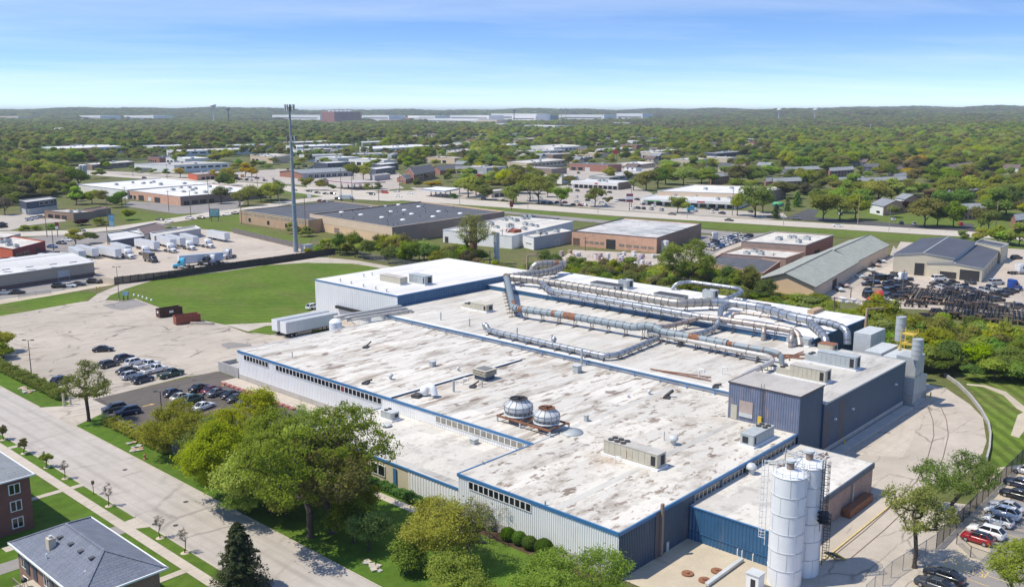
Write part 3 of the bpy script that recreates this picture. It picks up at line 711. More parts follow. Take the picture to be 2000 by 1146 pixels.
def make_trailer():
 t=thing('semi_trailer','trailer','trailer');L=16.1
 k=MB();k.bx(-L/2,L/2,-1.29,1.29,1.15,4.05,'trailer_white');b=k.obj('body',t)
 k=MB()
 for i in range(1,27):
  x=-L/2+i*L/27
  for s in(-1,1):k.bx(x-.03,x+.03,s*1.30-.015,s*1.30+.015,1.25,3.95,'trailer_white')
 k.obj('side_post',b)
 k=MB();k.bx(-L/2+.05,L/2-.05,-1.24,1.24,4.052,4.075,'trailer_roof');k.obj('roof',t)
 k=MB();k.bx(-L/2-.04,-L/2-.005,-1.2,-.02,1.3,3.95,'trailer_white');k.obj('door',t)
 k=MB();k.bx(-L/2-.04,-L/2-.005,.02,1.2,1.3,3.95,'trailer_white');k.obj('door',t)
 k=MB();k.bx(-L/2+.3,L/2-1,-.5,-.3,.85,1.15,'dark_steel');k.bx(-L/2+.3,L/2-1,.3,.5,.85,1.15,'dark_steel');k.bx(-L/2-.02,-L/2+.12,-1.1,1.1,.5,.62,'dark_steel');k.obj('chassis',t)
 for s in(-1,1):
  k=MB();k.bx(4.4,4.6,s*.9-.1,s*.9+.1,0,1.15,'dark_steel');k.obj('landing_leg',t)
 wheels(t,(-L/2+1.6,-L/2+2.9),2.5)
 return t
def make_tractor():
 t=thing('truck_tractor','truck','truck')
 P=lambda*pts:pts
 k=MB();loft(k,[ring(*s)for s in((-1.3,1.0,3.75,1.2),(.0,1.0,3.8,1.2),(.55,1.0,3.4,1.18),(1.05,1.0,2.35,1.12),(1.1,1.0,2.0,1.1))],'paint_white');k.obj('cab',t)
 k=MB();loft(k,[ring(*s)for s in((1.0,.75,1.98,1.05),(2.2,.75,1.75,.95),(2.75,.7,1.55,.85),(2.9,.75,1.3,.8))],'paint_white');h=k.obj('bonnet',t)
 k=MB();k.bx(2.86,2.93,-.5,.5,.8,1.4,'dark_steel');k.obj('grille',h)
 k=MB();k.add([(.62,-1.02,3.2),(.62,1.02,3.2),(1.12,1.0,2.15),(1.12,-1.0,2.15)],[(0,3,2,1)],'car_glass');k.obj('windscreen',t)
 for s in(-1,1):
  k=MB();k.bx(.0,.85,s*1.2-.02,s*1.2+.02,2.1,2.85,'car_glass');k.obj('side_window',t)
  k=MB();k.bx(.95,1.1,s*1.42-.08,s*1.42+.08,1.9,2.6,'dark_steel');k.obj('mirror',t)
  k=MB();k.bx(2.5,2.8,s*.8-.14,s*.8+.14,.95,1.2,'lamp_clear');k.obj('headlight',t)
  k=MB();k.tube([(-.9,s*1.2,.8),(.6,s*1.2,.8)],.33,12,'wheel_rim');k.obj('fuel_tank',t)
 k=MB();k.bx(-4.3,1.0,-.55,.55,.75,1.0,'dark_steel');k.bx(2.7,3.0,-1.15,1.15,.4,.75,'paint_white');k.obj('chassis',t)
 wheels(t,(2.1,),2.4,.5,False);wheels(t,(-2.5,-3.8),2.4)
 return t
 # ------ trees
def np_mesh(name,verts,quads,mat,smooth=False):
 me=bpy.data.meshes.new(name);nv,nf=len(verts),len(quads)
 me.vertices.add(nv);me.vertices.foreach_set('co',np.asarray(verts,np.float32).ravel())
 me.loops.add(nf*4);me.loops.foreach_set('vertex_index',np.asarray(quads,np.int32).ravel())
 me.polygons.add(nf);me.polygons.foreach_set('loop_start',np.arange(nf,dtype=np.int32)*4)
 me.update(calc_edges=True);me.materials.append(MT(mat));return me
def leaf_quads(cen,nor,size,rng,aspect=0.7):
 n=len(cen);t=rng.normal(size=(n,3));t-=nor*(t*nor).sum(1)[:,None];t/=np.linalg.norm(t,axis=1)[:,None]+1e-9
 b=np.cross(nor,t);s=size[:,None];V=np.empty((n,4,3))
 V[:,0]=cen-t*s;V[:,1]=cen-b*s*aspect;V[:,2]=cen+t*s;V[:,3]=cen+b*s*aspect
 return V.reshape(-1,3),np.arange(n*4).reshape(n,4)
def blob_core(rng,lobes,shrink,nu=9,nv=6):
 V,Q=[],[]
 for c,r in lobes:
  b=len(V)
  for i in range(nv+1):
   th=math.pi*i/nv
   for j in range(nu):
    ph=2*math.pi*j/nu;f=shrink*rng.uniform(.8,1.12)
    V.append((c[0]+r[0]*f*math.sin(th)*math.cos(ph),c[1]+r[1]*f*math.sin(th)*math.sin(ph),c[2]+r[2]*f*math.cos(th)))
  for i in range(nv):
   for j in range(nu):Q.append((b+i*nu+j,b+(i+1)*nu+j,b+(i+1)*nu+(j+1)%nu,b+i*nu+(j+1)%nu))
 return np.array(V),np.array(Q)
def crown_lobes(rng,k,R,zc,H):
 out=[]
 for i in range(k):
  a=2*math.pi*(i+rng.uniform(0,.6))/k;d=R*rng.uniform(.35,.62)if i else 0
  r=R*rng.uniform(.42,.62);out.append(((d*math.cos(a),d*math.sin(a),zc+H*rng.uniform(-.22,.22)+(H*.22 if i==0 else 0)),(r,r,min(r,H*.5)*rng.uniform(.7,.95))))
 return out
def crown_mesh(name,seed,R,z0,z1,n,leaf,mat,k=7,core=.74,conical=False,aspect=.7):
 """crown of leaf clumps spread through several uneven lobes"""
 rng=np.random.default_rng(seed);H=z1-z0;zc=(z0+z1)/2
 if conical:
  nb=190 if n>5000 else 90;per=n//nb;cen=[];nor=[]
  for i in range(nb):
   t=(i+rng.random())/nb;z=z0+H*(1-(1-t)**1.25)*.97;L=(R*(1-t)**.8+.12)*rng.uniform(.66,1.12);a=i*2.399+rng.uniform(-.3,.3)
   s_=rng.uniform(.12,1,per)**.7;wid=L*.30*(1-s_*.55);off=rng.normal(size=per)*wid*.6
   x=np.cos(a)*L*s_-np.sin(a)*off;y=np.sin(a)*L*s_+np.cos(a)*off;zz=z-.30*L*s_**2+.12*L*s_**4+rng.normal(size=per)*.05*L
   cen.append(np.stack([x,y,zz],1));nor.append(np.stack([np.full(per,np.cos(a)*.5),np.full(per,np.sin(a)*.5),np.ones(per)],1))
  cen=np.concatenate(cen);nor=np.concatenate(nor)+rng.normal(size=(len(cen),3))*.45;m=len(cen)
  nor/=np.linalg.norm(nor,axis=1)[:,None];V,Q=leaf_quads(cen,nor,leaf*rng.uniform(.6,1.3,m),rng,aspect)
  C=[];CQ=[];nu=10
  for i in range(7):
   t=i/6
   for j in range(nu):f=rng.uniform(.35,.55);C.append((R*(1-t)*f*math.cos(2*math.pi*j/nu),R*(1-t)*f*math.sin(2*math.pi*j/nu),z0+H*t*.93))
  for i in range(6):
   for j in range(nu):CQ.append((i*nu+j,i*nu+(j+1)%nu,(i+1)*nu+(j+1)%nu,(i+1)*nu+j))
  C=np.array(C);CQ=np.array(CQ);return np_mesh(name,np.vstack([V,C]),np.vstack([Q,CQ+len(V)]),mat)
 lobes=crown_lobes(rng,k,R,zc,H)
 vol=np.array([l[1][0]**2 for l in lobes]);pick=rng.choice(k,n,p=vol/vol.sum())
 c=np.array([l[0]for l in lobes])[pick];r=np.array([l[1]for l in lobes])[pick]
 d=rng.normal(size=(n,3));d/=np.linalg.norm(d,axis=1)[:,None];d[:,2]=np.where(d[:,2]<-.3,-d[:,2]*.6,d[:,2])
 f=rng.uniform(.66,1.12,n)[:,None];cen=c+d*r*f;nor=d*1.1+rng.normal(size=(n,3))*.4+np.array([0,0,.6]);nor/=np.linalg.norm(nor,axis=1)[:,None]
 V,Q=leaf_quads(cen,nor,leaf*rng.uniform(.55,1.35,n),rng,aspect)
 if core>0:
  C,CQ=blob_core(rng,lobes,core,8,5);V2=np.vstack([V,C]);Q2=np.vstack([Q,CQ+len(V)])
 else:V2,Q2=V,Q
 return np_mesh(name,V2,Q2,mat)
def skeleton(seed,H,R,th,tr,npts,squash=1.0,low=.3):
 """branches grown from a trunk to points spread through the crown; returns nodes, parents, radii, tip ids"""
 rng=np.random.default_rng(seed);nodes=[np.array((0,0,z))+rng.normal(size=3)*(.03*i,.03*i,0)for i,z in enumerate(np.linspace(0,th,4))];par=[-1,0,1,2]
 zc=(H+H*low)/2;rz=(H-H*low)/2;P=[]
 LD=rng.normal(size=(7,3));LD[:,2]=np.abs(LD[:,2])*.8;LD/=np.linalg.norm(LD,axis=1)[:,None];LA=rng.uniform(.25,.62,7)
 def env(p):
  q=p/(np.linalg.norm(p)+1e-6);return .56+max(0.0,float(np.max(LA*np.clip(LD@q,0,1)**5)))
 while len(P)<npts:
  p=rng.uniform(-1,1,3)
  q=np.linalg.norm(p)
  p=p*1.1;q=np.linalg.norm(p)
  if q<env(p)and rng.random()<.25+.75*min(1,q)**2:
   w=1.0-.25*max(0,p[2]);P.append(np.array((p[0]*R*w,p[1]*R*w,zc+p[2]*rz)))
 P.sort(key=lambda p:np.linalg.norm(p-nodes[3]))
 tips=[]
 for p in P:
  A=np.array(nodes[2:]);dv=p-A;dist=np.linalg.norm(dv,axis=1);pen=np.where(dv[:,2]<-.1,1.5,1.0);i=int(np.argmin(dist*pen))+2
  d=dist[i-2];m=max(1,int(d/1.2));prev=i;a=nodes[i]
  for s in range(1,m+1):
   t=s/m;q=a+(p-a)*t+(rng.normal(size=3)*.12 if s<m else 0);q[2]+=.10*d*math.sin(math.pi*t)*.5;nodes.append(q);par.append(prev);prev=len(nodes)-1
  tips.append(prev)
 n=len(nodes);cnt=np.zeros(n)
 for t in tips:cnt[t]+=1
 for i in range(n-1,0,-1):cnt[par[i]]+=cnt[i]
 rad=tr*(np.maximum(cnt,.5)/cnt[0])**.47;return np.array(nodes),par,rad,tips,rng
def skel_mesh(nodes,par,rad,name,mat,minr=.015):
 mb=MB()
 for i in range(1,len(nodes)):
  r0,r1=rad[par[i]],rad[i]
  if par[i]>3 or i>3:r0=min(r0,r1*1.5)
  n=8 if r1>.12 else(5 if r1>.05 else 3)
  mb.tube([nodes[par[i]],nodes[i]],[max(r0,minr),max(r1,minr)],n,mat,False)
  # root flare
 return mb
def near_tree(name,label,loc,H,R,seed,mat,bark='bark',th=None,tr=.35,npts=170,per=55,leaf=.2,spread=.95,low=.28,cat='tree',group=None,rot=0.0,bare=.0):
 th=th if th is not None else H*.22
 leaf*=.68;per=int(per*1.2);spread*=.84
 nodes,par,rad,tips,rng=skeleton(seed,H,R,th,tr,npts,low=low)
 t=thing(name,label,cat,(*loc,0)if len(loc)==2 else loc,0,group)
 mb=skel_mesh(nodes,par,rad,'trunk',bark);mb.tube([(0,0,-.1),(0,0,.5)],[tr*1.5,tr*1.02],10,bark,False)
 link('trunk',mb.mesh('trunk'),t)
 keep=[p for p in tips if rng.random()>=bare];ids=np.array(keep)
 mids=np.array([par[i]for i in keep]);cen0=np.concatenate([nodes[ids],(nodes[ids]+nodes[mids])/2]);n=len(cen0)*per//2
 pick=rng.integers(0,len(cen0),n);off=rng.normal(size=(n,3))*spread*.55;off[:,2]*=.6;cen=cen0[pick]+off
 ctr=np.array((0,0,H*.5));nor=(cen-ctr);nor/=np.linalg.norm(nor,axis=1)[:,None]+1e-6;nor=nor*.5+rng.normal(size=(n,3))*.6+np.array((0,0,.5));nor/=np.linalg.norm(nor,axis=1)[:,None]
 V,Q=leaf_quads(cen,nor,leaf*rng.uniform(.5,1.4,n),rng)
 link('crown',np_mesh('crown',V,Q,mat),t);return t
TREES={}
def tree_proto(form,v,mat):
 """shared meshes of the middle-distance trees, about 10 m tall with a 4.6 m crown radius"""
 key=(form,v,mat)
 if key in TREES:return TREES[key]
 base=(form,v)
 if base not in TREES:
  if form=='round':cm=crown_mesh('crown',40+v,4.6,2.0,10.2,2300,.36,'leaf_green',6+v%3,.72)
  elif form=='loose':cm=crown_mesh('crown',60+v,4.8,2.4,10.5,2000,.32,'leaf_green',9,.5)
  elif form=='tall':cm=crown_mesh('crown',80+v,3.2,1.6,11.0,1800,.34,'leaf_green',6)
  elif form=='bush':cm=crown_mesh('crown',95+v,2.6,.1,4.6,1700,.22,'leaf_green',7,.7)
  else:cm=crown_mesh('crown',99+v,2.6,.6,10.0,1900,.34,'leaf_green',conical=True)
  tb=MB();rng=random.Random(v)
  if form=='bush':
   for i in range(5):a=i*1.26;tb.tube([(0,0,0),(math.cos(a)*.9,math.sin(a)*.9,2.2)],[.07,.03],4,'bark',False)
  else:
   top=9 if form=='conifer' else 5.2
   tb.tube([(0,0,-.1),(.1,.05,2.0),(0,.1,top)],[.28,.2,.1],7,'bark',False)
   if form!='conifer':
    for i in range(7):
     a=i*.9+rng.random();z=2.0+.35*i;tb.tube([(0,0,z),(1.4*math.cos(a),1.4*math.sin(a),z+1.6),(3.0*math.cos(a),3.0*math.sin(a),z+2.6)],[.12,.08,.03],5,'bark',False)
  TREES[base]=(cm,tb.mesh('trunk'))
 cm,tm=TREES[base];c2=cm.copy();c2.materials.clear();c2.materials.append(MT(mat));TREES[key]=(c2,tm);return TREES[key]
SRC={}
def mid_tree(loc,form,v,mat,h,w,label,name='tree',cat='tree',group=None,rot=0.0,z=0.0):
 cm,tm=tree_proto(form,v,mat);base=4.6 if form=='bush' else 10.0
 t=thing(name,label,cat,(*loc,z),0,group);t.rotation_euler=(0,0,rot);t.scale=(w,w,h/base)
 link('trunk',tm,t);c=link('crown',cm,t);SRC.setdefault((form,mat),{}).setdefault(v,c);return t
 # ====== THE SETTING
def W_(name,x0,x1,y0,y1,mat,z):return sheet(name,[(x0,y0),(x1,y0),(x1,y1),(x0,y1)],mat,z,True)
sheet('ground',[(-3000,-3000),(30000,-3000),(30000,30000),(-3000,30000)],'woodland_floor',-0.06,True)
sheet('town_ground',[(-60,-80),(420,-120),(900,120),(1150,1000),(420,1050),(40,420)],'rough_ground',-0.03,True)
FARZ=0.05
# lawns and the street in front
W_('lawn',-40,51.0,20,330,'lawn',0.0)
W_('parkway_grass',52.5,54.1,20,420,'lawn',0.02)
W_('verge_grass',64.8,71.5,40,330,'lawn',0.004)
W_('street',54.2,64.8,-40,420,'street_concrete',0.012)
W_('pavement',51.0,52.5,-40,420,'walk_concrete',0.06)
for x0,x1,ys in((54.05,54.25,((-40,116.6),(121.3,137.7),(139.0,162.8),(164.1,420))),(64.78,64.98,((-40,166.5),(182.5,420)))):
 for y0,y1 in ys:
  mb=MB();mb.bx(x0,x1,y0,y1,-0.05,0.11,'walk_concrete',False);structure('kerb',mb)
for y0,y1 in((137.75,138.95),(162.9,164.0)):
 mb=MB();mb.bx(52.5,54.3,y0,y1,-0.05,0.065,'walk_concrete',False);structure('crossing_path',mb)
for y0,y1,x0 in((137.9,139.1,43.6),(101.2,102.4,44.6)):
 mb=MB();mb.bx(x0,51.0,y0,y1,-0.05,0.055,'walk_concrete',False);structure('garden_path',mb)
W_('driveway',30,51.0,117.6,120.6,'grey_asphalt',0.02);mb=MB();mb.prism([(52.5,117.8),(54.3,116.7),(54.3,121.2),(52.5,121.0)],-.05,.04,'walk_concrete');mb.bx(51.0,52.5,117.7,120.9,-.05,.064,'walk_concrete',False);structure('driveway_apron',mb)
W_('garden_walk',38,44.0,123.5,125.2,'walk_concrete',0.015)
# car parks and drives of the plant
sheet('driveway_entry',[(64.6,166.5),(68.6,168.6),(74.0,171.5),(74,181.5),(68.5,180.0),(64.6,182.8)],'drive_concrete',0.016,True)
sheet('concrete_lot',[(0,616),(60,607),(110,598),(160,589),(200,586),(240,588),(265,583),(305,598),(345,613),(392,625),(440,634),(482,650),(500,652),(545,645),(610,640),(600,690),(465,705),(424,727),(360,736),(232,768),(190,792),(150,797),(110,770),(60,735),(0,708),(-160,640)],'lot_concrete',0.006)
sheet('asphalt_lot',[(79.3,180.3),(101.3,180.3),(101.3,163),(97.6,171.6),(97.6,128.5),(70.4,128.5),(70.4,166),(73.6,171.5),(74,180.3)],'lot_asphalt',0.010,True)
mb=MB();mb.bx(97.6,101.3,125.2,172.5,-0.05,0.09,'walk_concrete',False);structure('building_walk',mb)
W_('entry_lawn',71.5,85.2,62,128.4,'lawn',0.008);W_('front_lawn',64.9,85.2,30,62,'lawn',0.004)
W_('entry_bed',83.2,85.25,62,84,'mulch',0.02);W_('entry_walk',81.5,83.0,84,107,'walk_concrete',0.03)
sheet('field',[(205,583),(215,577),(245,564),(300,546),(400,530),(520,518),(600,513),(690,515),(735,522),(800,540),(760,590),(690,602),(612,606),(560,628),(440,634),(345,612),(265,583)],'field_grass',0.012)
sheet('left_verge',[(-160,640),(0,617),(60,607),(110,598),(160,589),(190,574),(150,570),(90,577),(0,590),(-160,605)],'field_grass',0.012)
sheet('access_path',strip([(170,590),(190,574),(240,553),(330,535),(400,522),(500,508),(570,503),(640,503),(700,509),(760,520),(850,545)],[(206,586),(215,577),(245,564),(300,547),(400,531),(520,518),(600,513),(690,515),(735,522),(800,540)]),'drive_concrete',0.02)
sheet('dock_drive',[(440,634),(560,628),(612,606),(760,600),(760,640),(545,645),(500,652)],'drive_concrete',0.026)
sheet('grass_island',[(483,648),(520,636),(560,635),(600,640),(528,654)],'field_grass',0.04)
sheet('asphalt_patch',[(200,596),(262,584),(290,595),(240,606),(215,602)],'grey_asphalt',0.03)
sheet('asphalt_patch',[(432,672),(450,668),(490,672),(492,676),(455,680),(436,678)],'grey_asphalt',0.03)
# concrete drive round the right-hand end, rail track, lawns there
sheet('service_drive',[(101,60.3),(179,60.3),(186,60.3),(192,64),(197,64),(196,58),(188,51),(181,46.6),(168,42.3),(157,40.2),(148,40.3),(137,43.4),(135.2,41.6),(138.0,36.0),(124,32.6),(112,33.2),(104,34.6),(94,34.5),(80,34),(80,48),(96,49),(101,49)],'drive_concrete',0.014,True)
sheet('light_slab',[(146.7,56.0),(176.5,56.2),(160,52.0),(150.5,50.2)],'walk_concrete',0.02,True)
sheet('right_lawn',[(1818,712),(1870,720),(1905,770),(1937,835),(1932,900),(1955,912),(2030,905),(2120,760),(2120,690),(2000,700),(1880,700)],'mown_grass',0.02)
sheet('gravel_path',strip([(1888,749),(1925,752),(1965,765),(1990,785),(2010,800)],[(1888,752),(1922,756),(1960,772),(1985,797),(2010,812)]),'dirt',0.04)
sheet('gravel_path',strip([(1988,810),(2010,800)],[(1974,850),(1990,855),(2012,826)]),'dirt',0.044)
sheet('right_strip',[(112,33.2),(124,32.6),(138,36),(150,37),(162,37.5),(162,33.6),(140,32),(124,29.5),(110,30),(96,30),(96,34.5),(104,34.6)],'dirt',0.018,True)
sheet('right_car_park',[(80,30),(96,30),(110,30),(124,29.5),(140,32),(170,34),(180,-40),(60,-60)],'grey_asphalt',0.016,True)
W_('side_yard',86,101,44.5,60.5,'dirt',0.024)
def line(pts,w,mat,z,name):
 mb=MB()
 for(a,b)in zip(pts[:-1],pts[1:]):
  dx,dy=b[0]-a[0],b[1]-a[1];L=math.hypot(dx,dy);nx,ny=-dy/L*w/2,dx/L*w/2
  mb.add([(a[0]-nx,a[1]-ny,z),(b[0]-nx,b[1]-ny,z),(b[0]+nx,b[1]+ny,z),(a[0]+nx,a[1]+ny,z)],[(0,1,2,3)],mat)
 return structure(name,mb)
trk=[G(*p)for p in((1812,794),(1822,820),(1824,850),(1812,893),(1790,940),(1740,990),(1690,1035),(1622,1090))]
for off in(0,1):
 rt=[(x+off*1.6,y-off*1.9)for x,y in trk]
 mb=MB()
 for a,b in zip(rt[:-1],rt[1:]):mb.beam((*a,.02),(*b,.02),.12,.05,'brown_steel')
 structure('rail',mb)
 # parking lines
for i in range(9):
 y=166.5-i*2.75;line([(83.0,y),(88.3,y+1.2)],.12,'yellow_line',.03,'parking_line')
for i in range(12):
 p=(108.5+i*2.75,24.6);line([p,(p[0]+.6,p[1]+5.0)],.12,'yellow_line',.03,'parking_line')
hb=[G(*p)for p in((1853,1090),(1931,1117),(1922,1128),(1842,1101))]
line(hb+hb[:1],.14,'yellow_line',.03,'parking_line')
for t in(.2,.4,.62,.84):line([sub(hb[0],hb[1],t),sub(hb[3],hb[2],t+.12)],.13,'yellow_line',.03,'parking_line')
for(px,py)in((290,791),(442,751)):
 x,y=G(px,py);mb=MB();mb.poly([(x-1.2,y-.18,.034),(x+.4,y-.18,.034),(x+.4,y-.5,.034),(x+1.4,y,.034),(x+.4,y+.5,.034),(x+.4,y+.18,.034),(x-1.2,y+.18,.034)],'orange_arrow');structure('road_arrow',mb)
for px,py in((244,917),(363,979.5),(302,1023),(343,1025.5)):
 x,y=G(px,py);mb=MB();mb.cyl(x,y,0.0,0.024,.38,14,'dark_steel');structure('manhole_cover',mb)
 # truck yard, warehouse forecourt
sheet('truck_yard',[(185,540),(225,556),(440,530),(655,498),(600,489),(455,452),(330,440),(130,470),(100,490),(180,500)],'yard_concrete',0.02)
sheet('warehouse_forecourt',[(-120,600),(0,585),(90,573),(215,553),(226,556),(185,535),(0,562),(-120,580)],'grey_asphalt',0.026)
sheet('dirt_strip',strip([(-120,612),(0,594),(90,579),(222,556)],[(-120,600),(0,585),(90,573),(215,551)]),'dirt',0.03)
# side road on the left, lots along it
sheet('side_road',strip([(-60,452),(60,452),(140,450),(230,442),(300,432),(400,416),(470,407),(560,392),(640,383),(690,377)],[(-60,462),(60,462),(150,458),(260,446),(330,436),(410,424),(475,416),(570,398),(650,390),(720,384)]),'highway_concrete',FARZ+.05)
sheet('shop_lot',[(-80,452),(-80,425),(40,418),(110,416),(130,432),(60,440),(20,450)],'town_paving',FARZ)
sheet('shop_lot',[(-60,475),(80,462),(190,455),(270,447),(330,440),(180,480),(130,500),(80,505),(-60,510)],'grey_asphalt',FARZ)
sheet('loading_yard',[(240,402),(345,418),(420,416),(470,405),(480,390),(370,400),(255,393)],'grey_asphalt',FARZ)
sheet('billboard_lawn',[(330,440),(420,425),(468,418),(470,440),(610,465),(600,486),(470,455),(340,442)],'bank_grass',FARZ)
sheet('billboard_lawn',[(240,408),(300,420),(400,416),(330,428),(262,436),(230,424)],'bank_grass',FARZ)
# highway with its grass banks
HT=[(-80,330),(120,334),(240,342),(300,345),(420,352),(560,363),(690,374),(760,381),(900,388),(1000,396),(1200,412),(1350,421),(1500,430),(1700,441),(1900,453),(2080,463)]
HB=[(-80,333),(120,338),(240,347),(300,351),(420,359),(560,373),(690,385),(800,393),(1000,407),(1200,422),(1400,434),(1600,446),(1850,461),(2080,474)]
sheet('highway',strip(HT,HB),'highway_concrete',FARZ+.06)
sheet('highway_bank',strip([(700,387),(800,394),(1000,408),(1200,423),(1400,435),(1600,447),(1850,462),(2080,475)],[(760,396),(860,403),(990,414),(1200,434),(1400,448),(1600,462),(1850,478),(2080,492)]),'bank_grass',FARZ+.04)
sheet('frontage_road',strip([(985,413),(1120,425),(1370,448),(1450,455)],[(985,417),(1120,431),(1370,455),(1450,462)]),'grey_asphalt',FARZ+.05)
sheet('left_bank',strip([(240,349),(330,354),(420,361),(560,374),(640,381)],[(240,356),(330,364),(420,368),(560,382),(650,386)]),'bank_grass',FARZ+.03)
sheet('crossroads',[(600,366),(680,370),(740,374),(830,372),(890,388),(760,393),(660,388),(560,374)],'highway_concrete',FARZ+.07)
sheet('petrol_forecourt',[(590,345),(760,350),(790,368),(690,376),(600,366)],'town_paving',FARZ)
sheet('petrol_forecourt',[(800,366),(930,366),(1000,392),(900,387),(830,380)],'town_paving',FARZ)
sheet('strip_mall_lot',[(1010,394),(1010,376),(1105,362),(1240,364),(1275,378),(1260,395),(1300,405),(1530,416),(1540,427),(1500,429),(1350,420),(1200,411)],'town_paving',FARZ)
sheet('dealer_lot',[(430,352),(440,338),(540,330),(780,338),(790,352),(760,372),(560,360)],'town_paving',FARZ-.01)
sheet('shops_lot',[(1050,335),(1170,322),(1290,325),(1260,350),(1110,352),(1040,350)],'town_paving',FARZ-.01)
sheet('corner_lot',[(90,345),(150,332),(460,345),(480,352),(330,346),(240,341)],'town_paving',FARZ-.01)
sheet('apartment_drive',[(1530,428),(1578,408),(1600,410),(1590,424),(1760,437),(1900,447),(1910,454),(1700,440)],'dark_asphalt',FARZ+.02)
sheet('apartment_lawn',[(1545,425),(1580,405),(1700,395),(2080,420),(2080,461),(1900,450),(1760,438)],'bank_grass',FARZ)
sheet('apartment_drive',[(1868,450),(1902,452),(1902,438),(1882,436)],'dark_asphalt',FARZ+.03)
sheet('block_yard',[(1085,512),(1120,488),(1300,497),(1400,470),(1450,462),(1480,470),(1420,490),(1370,520),(1250,540),(1100,525)],'yard_concrete',FARZ)
sheet('brick_lot',[(1350,500),(1370,460),(1500,455),(1450,470),(1420,482),(1378,505)],'grey_asphalt',FARZ+.02)
sheet('right_yard',[(1625,580),(1700,535),(1740,505),(1760,470),(2080,490),(2080,640),(1960,612),(1700,600)],'yard_concrete',FARZ-.01)
sheet('gable_lane',[(1600,580),(1738,500),(1745,480),(1760,500),(1690,545),(1640,590)],'town_paving',FARZ+.02)
sheet('far_road',strip([(20,300),(45,280),(70,262),(88,250),(93,247)],[(42,300),(62,280),(82,263),(95,251),(97,247)]),'highway_concrete',FARZ+.1)
sheet('far_lot',[(880,246),(1250,240),(1250,228),(860,232)],'town_paving',FARZ)
# far hills
def smooth(a,b,x):t=min(1,max(0,(x-a)/(b-a)));return t*t*(3-2*t)
def hill_h(az,d):
 """terrain height at bearing az (radians right of the view axis) and distance d"""
 right=smooth(0.03,0.32,az);h=0.0
 h+=right*50*smooth(2600,6500,d)*(0.72+.16*math.sin(az*23+d*.0011)+.12*math.sin(az*51-d*.0019))
 h+=smooth(5200,9500,d)*(63-33*right+9*math.sin(az*17+1.0)+6*math.sin(az*41+d*.0007)+4*math.sin(az*97)-12*math.exp(-((az-.02)/.16)**2))
 h+=14*math.exp(-((d-2600)/500)**2)*smooth(.35,.5,az)
 return h
def polar(az,d):return(d*(math.sin(az)*RIGHT[0]+math.cos(az)*FWD[0]),d*(math.sin(az)*RIGHT[1]+math.cos(az)*FWD[1]))
naz,nd=150,60;mb=MB();P=[]
ds=[2300*(14000/2300)**(i/(nd-1))for i in range(nd)]
rh=random.Random(5)
for d in ds:
 for i in range(naz):
  az=-.72+1.44*i/(naz-1);x,y=polar(az,d);hh=hill_h(az,d);P.append((x,y,hh-.5+(rh.uniform(0,5)if hh>6 else 0)))
mb.add(P,[(j*naz+i,j*naz+i+1,(j+1)*naz+i+1,(j+1)*naz+i)for j in range(nd-1)for i in range(naz-1)],'woodland_floor',True)
structure('hills',mb)
# ====== THE PLANT
ZF,ZL,ZM,ZR,ZW,ZC,ZT,ZD=6.33,4.0,6.9,8.2,9.8,9.2,12.4,4.7
def roof_piece(parent,x0,x1,y0,y1,z,mat,name='roof'):
 mb=MB();mb.poly([(x0,y0,z),(x1,y0,z),(x1,y1,z),(x0,y1,z)],mat);return mb.obj(name,parent)
def trim_run(parent,pts,z,h,mat,w=.22,name='fascia'):
 mb=MB()
 for i,(a,b)in enumerate(zip(pts[:-1],pts[1:])):mb.beam((*a,z+.002*(i%2)),(*b,z+.002*(i%2)),w,h,mat)
 return mb.obj(name,parent)
def wallbox(parent,p,q,z0,z1,mat,corr=None,name='wall',pitch=.36,base=None):
 """a wall from p to q, outside on the right of p->q"""
 mb=MB();zb=base if base else z0
 if corr:mb.corr(p,q,zb,z1,mat,pitch)
 else:mb.add([(*p,zb),(*q,zb),(*q,z1),(*p,z1)],[(0,1,2,3)],mat)
 o=mb.obj(name,parent)
 if base:
  k=MB();a,b=wall_point(p,q,0,-.12),wall_point(p,q,1,-.12);k.beam((*a,(z0+zb)/2),(*b,(z0+zb)/2),.3,zb-z0,'concrete_base');k.obj('plinth',o)
 return o
 # --- main hall: two white-roofed blocks with the clerestory walls
hall=thing('factory_hall','long white and blue factory hall with stained white roofs and strip windows','factory',(101,116,0))
wallbox(hall,(85.3,88.15),(85.3,60.55),0,5.95,'white_siding',True,base=1.25)
wallbox(hall,(85.3,60.55),(132.4,60.55),0,5.95,'navy_siding',True)
wallbox(hall,(101.4,88.15),(85.3,88.15),ZL-.3,5.95,'white_siding',True)
wallbox(hall,(101.4,171.4),(101.4,88.2),0,5.95,'white_siding',True,base=1.1,pitch=.5)
wallbox(hall,(142.7,171.4),(101.4,171.4),0,6.1,'white_panel')
roof_piece(hall,85.35,132.5,60.6,88.1,ZF-.08,'front_white_roof');roof_piece(hall,132.5,142.6,72.8,88.1,ZF-.084,'front_white_roof')
roof_piece(hall,101.5,142.6,88.1,121.5,ZF-.09,'old_white_roof');roof_piece(hall,101.5,142.6,121.5,171.3,ZF-.094,'old_white_roof')
for pts in([(85.25,88.3),(85.25,60.5)],[(85.25,60.5),(132.6,60.5)],[(101.35,88.2),(85.25,88.2)],[(101.35,171.5),(101.35,88.3)]):
 trim_run(hall,pts,6.13,.44,'blue_trim')
trim_run(hall,[(142.6,171.45),(101.4,171.45)],6.2,.3,'white_paint')
trim_run(hall,[(101.5,88.3),(110,88.3)],ZF-.04,.08,'unit_pale',.3,'roof_seam')
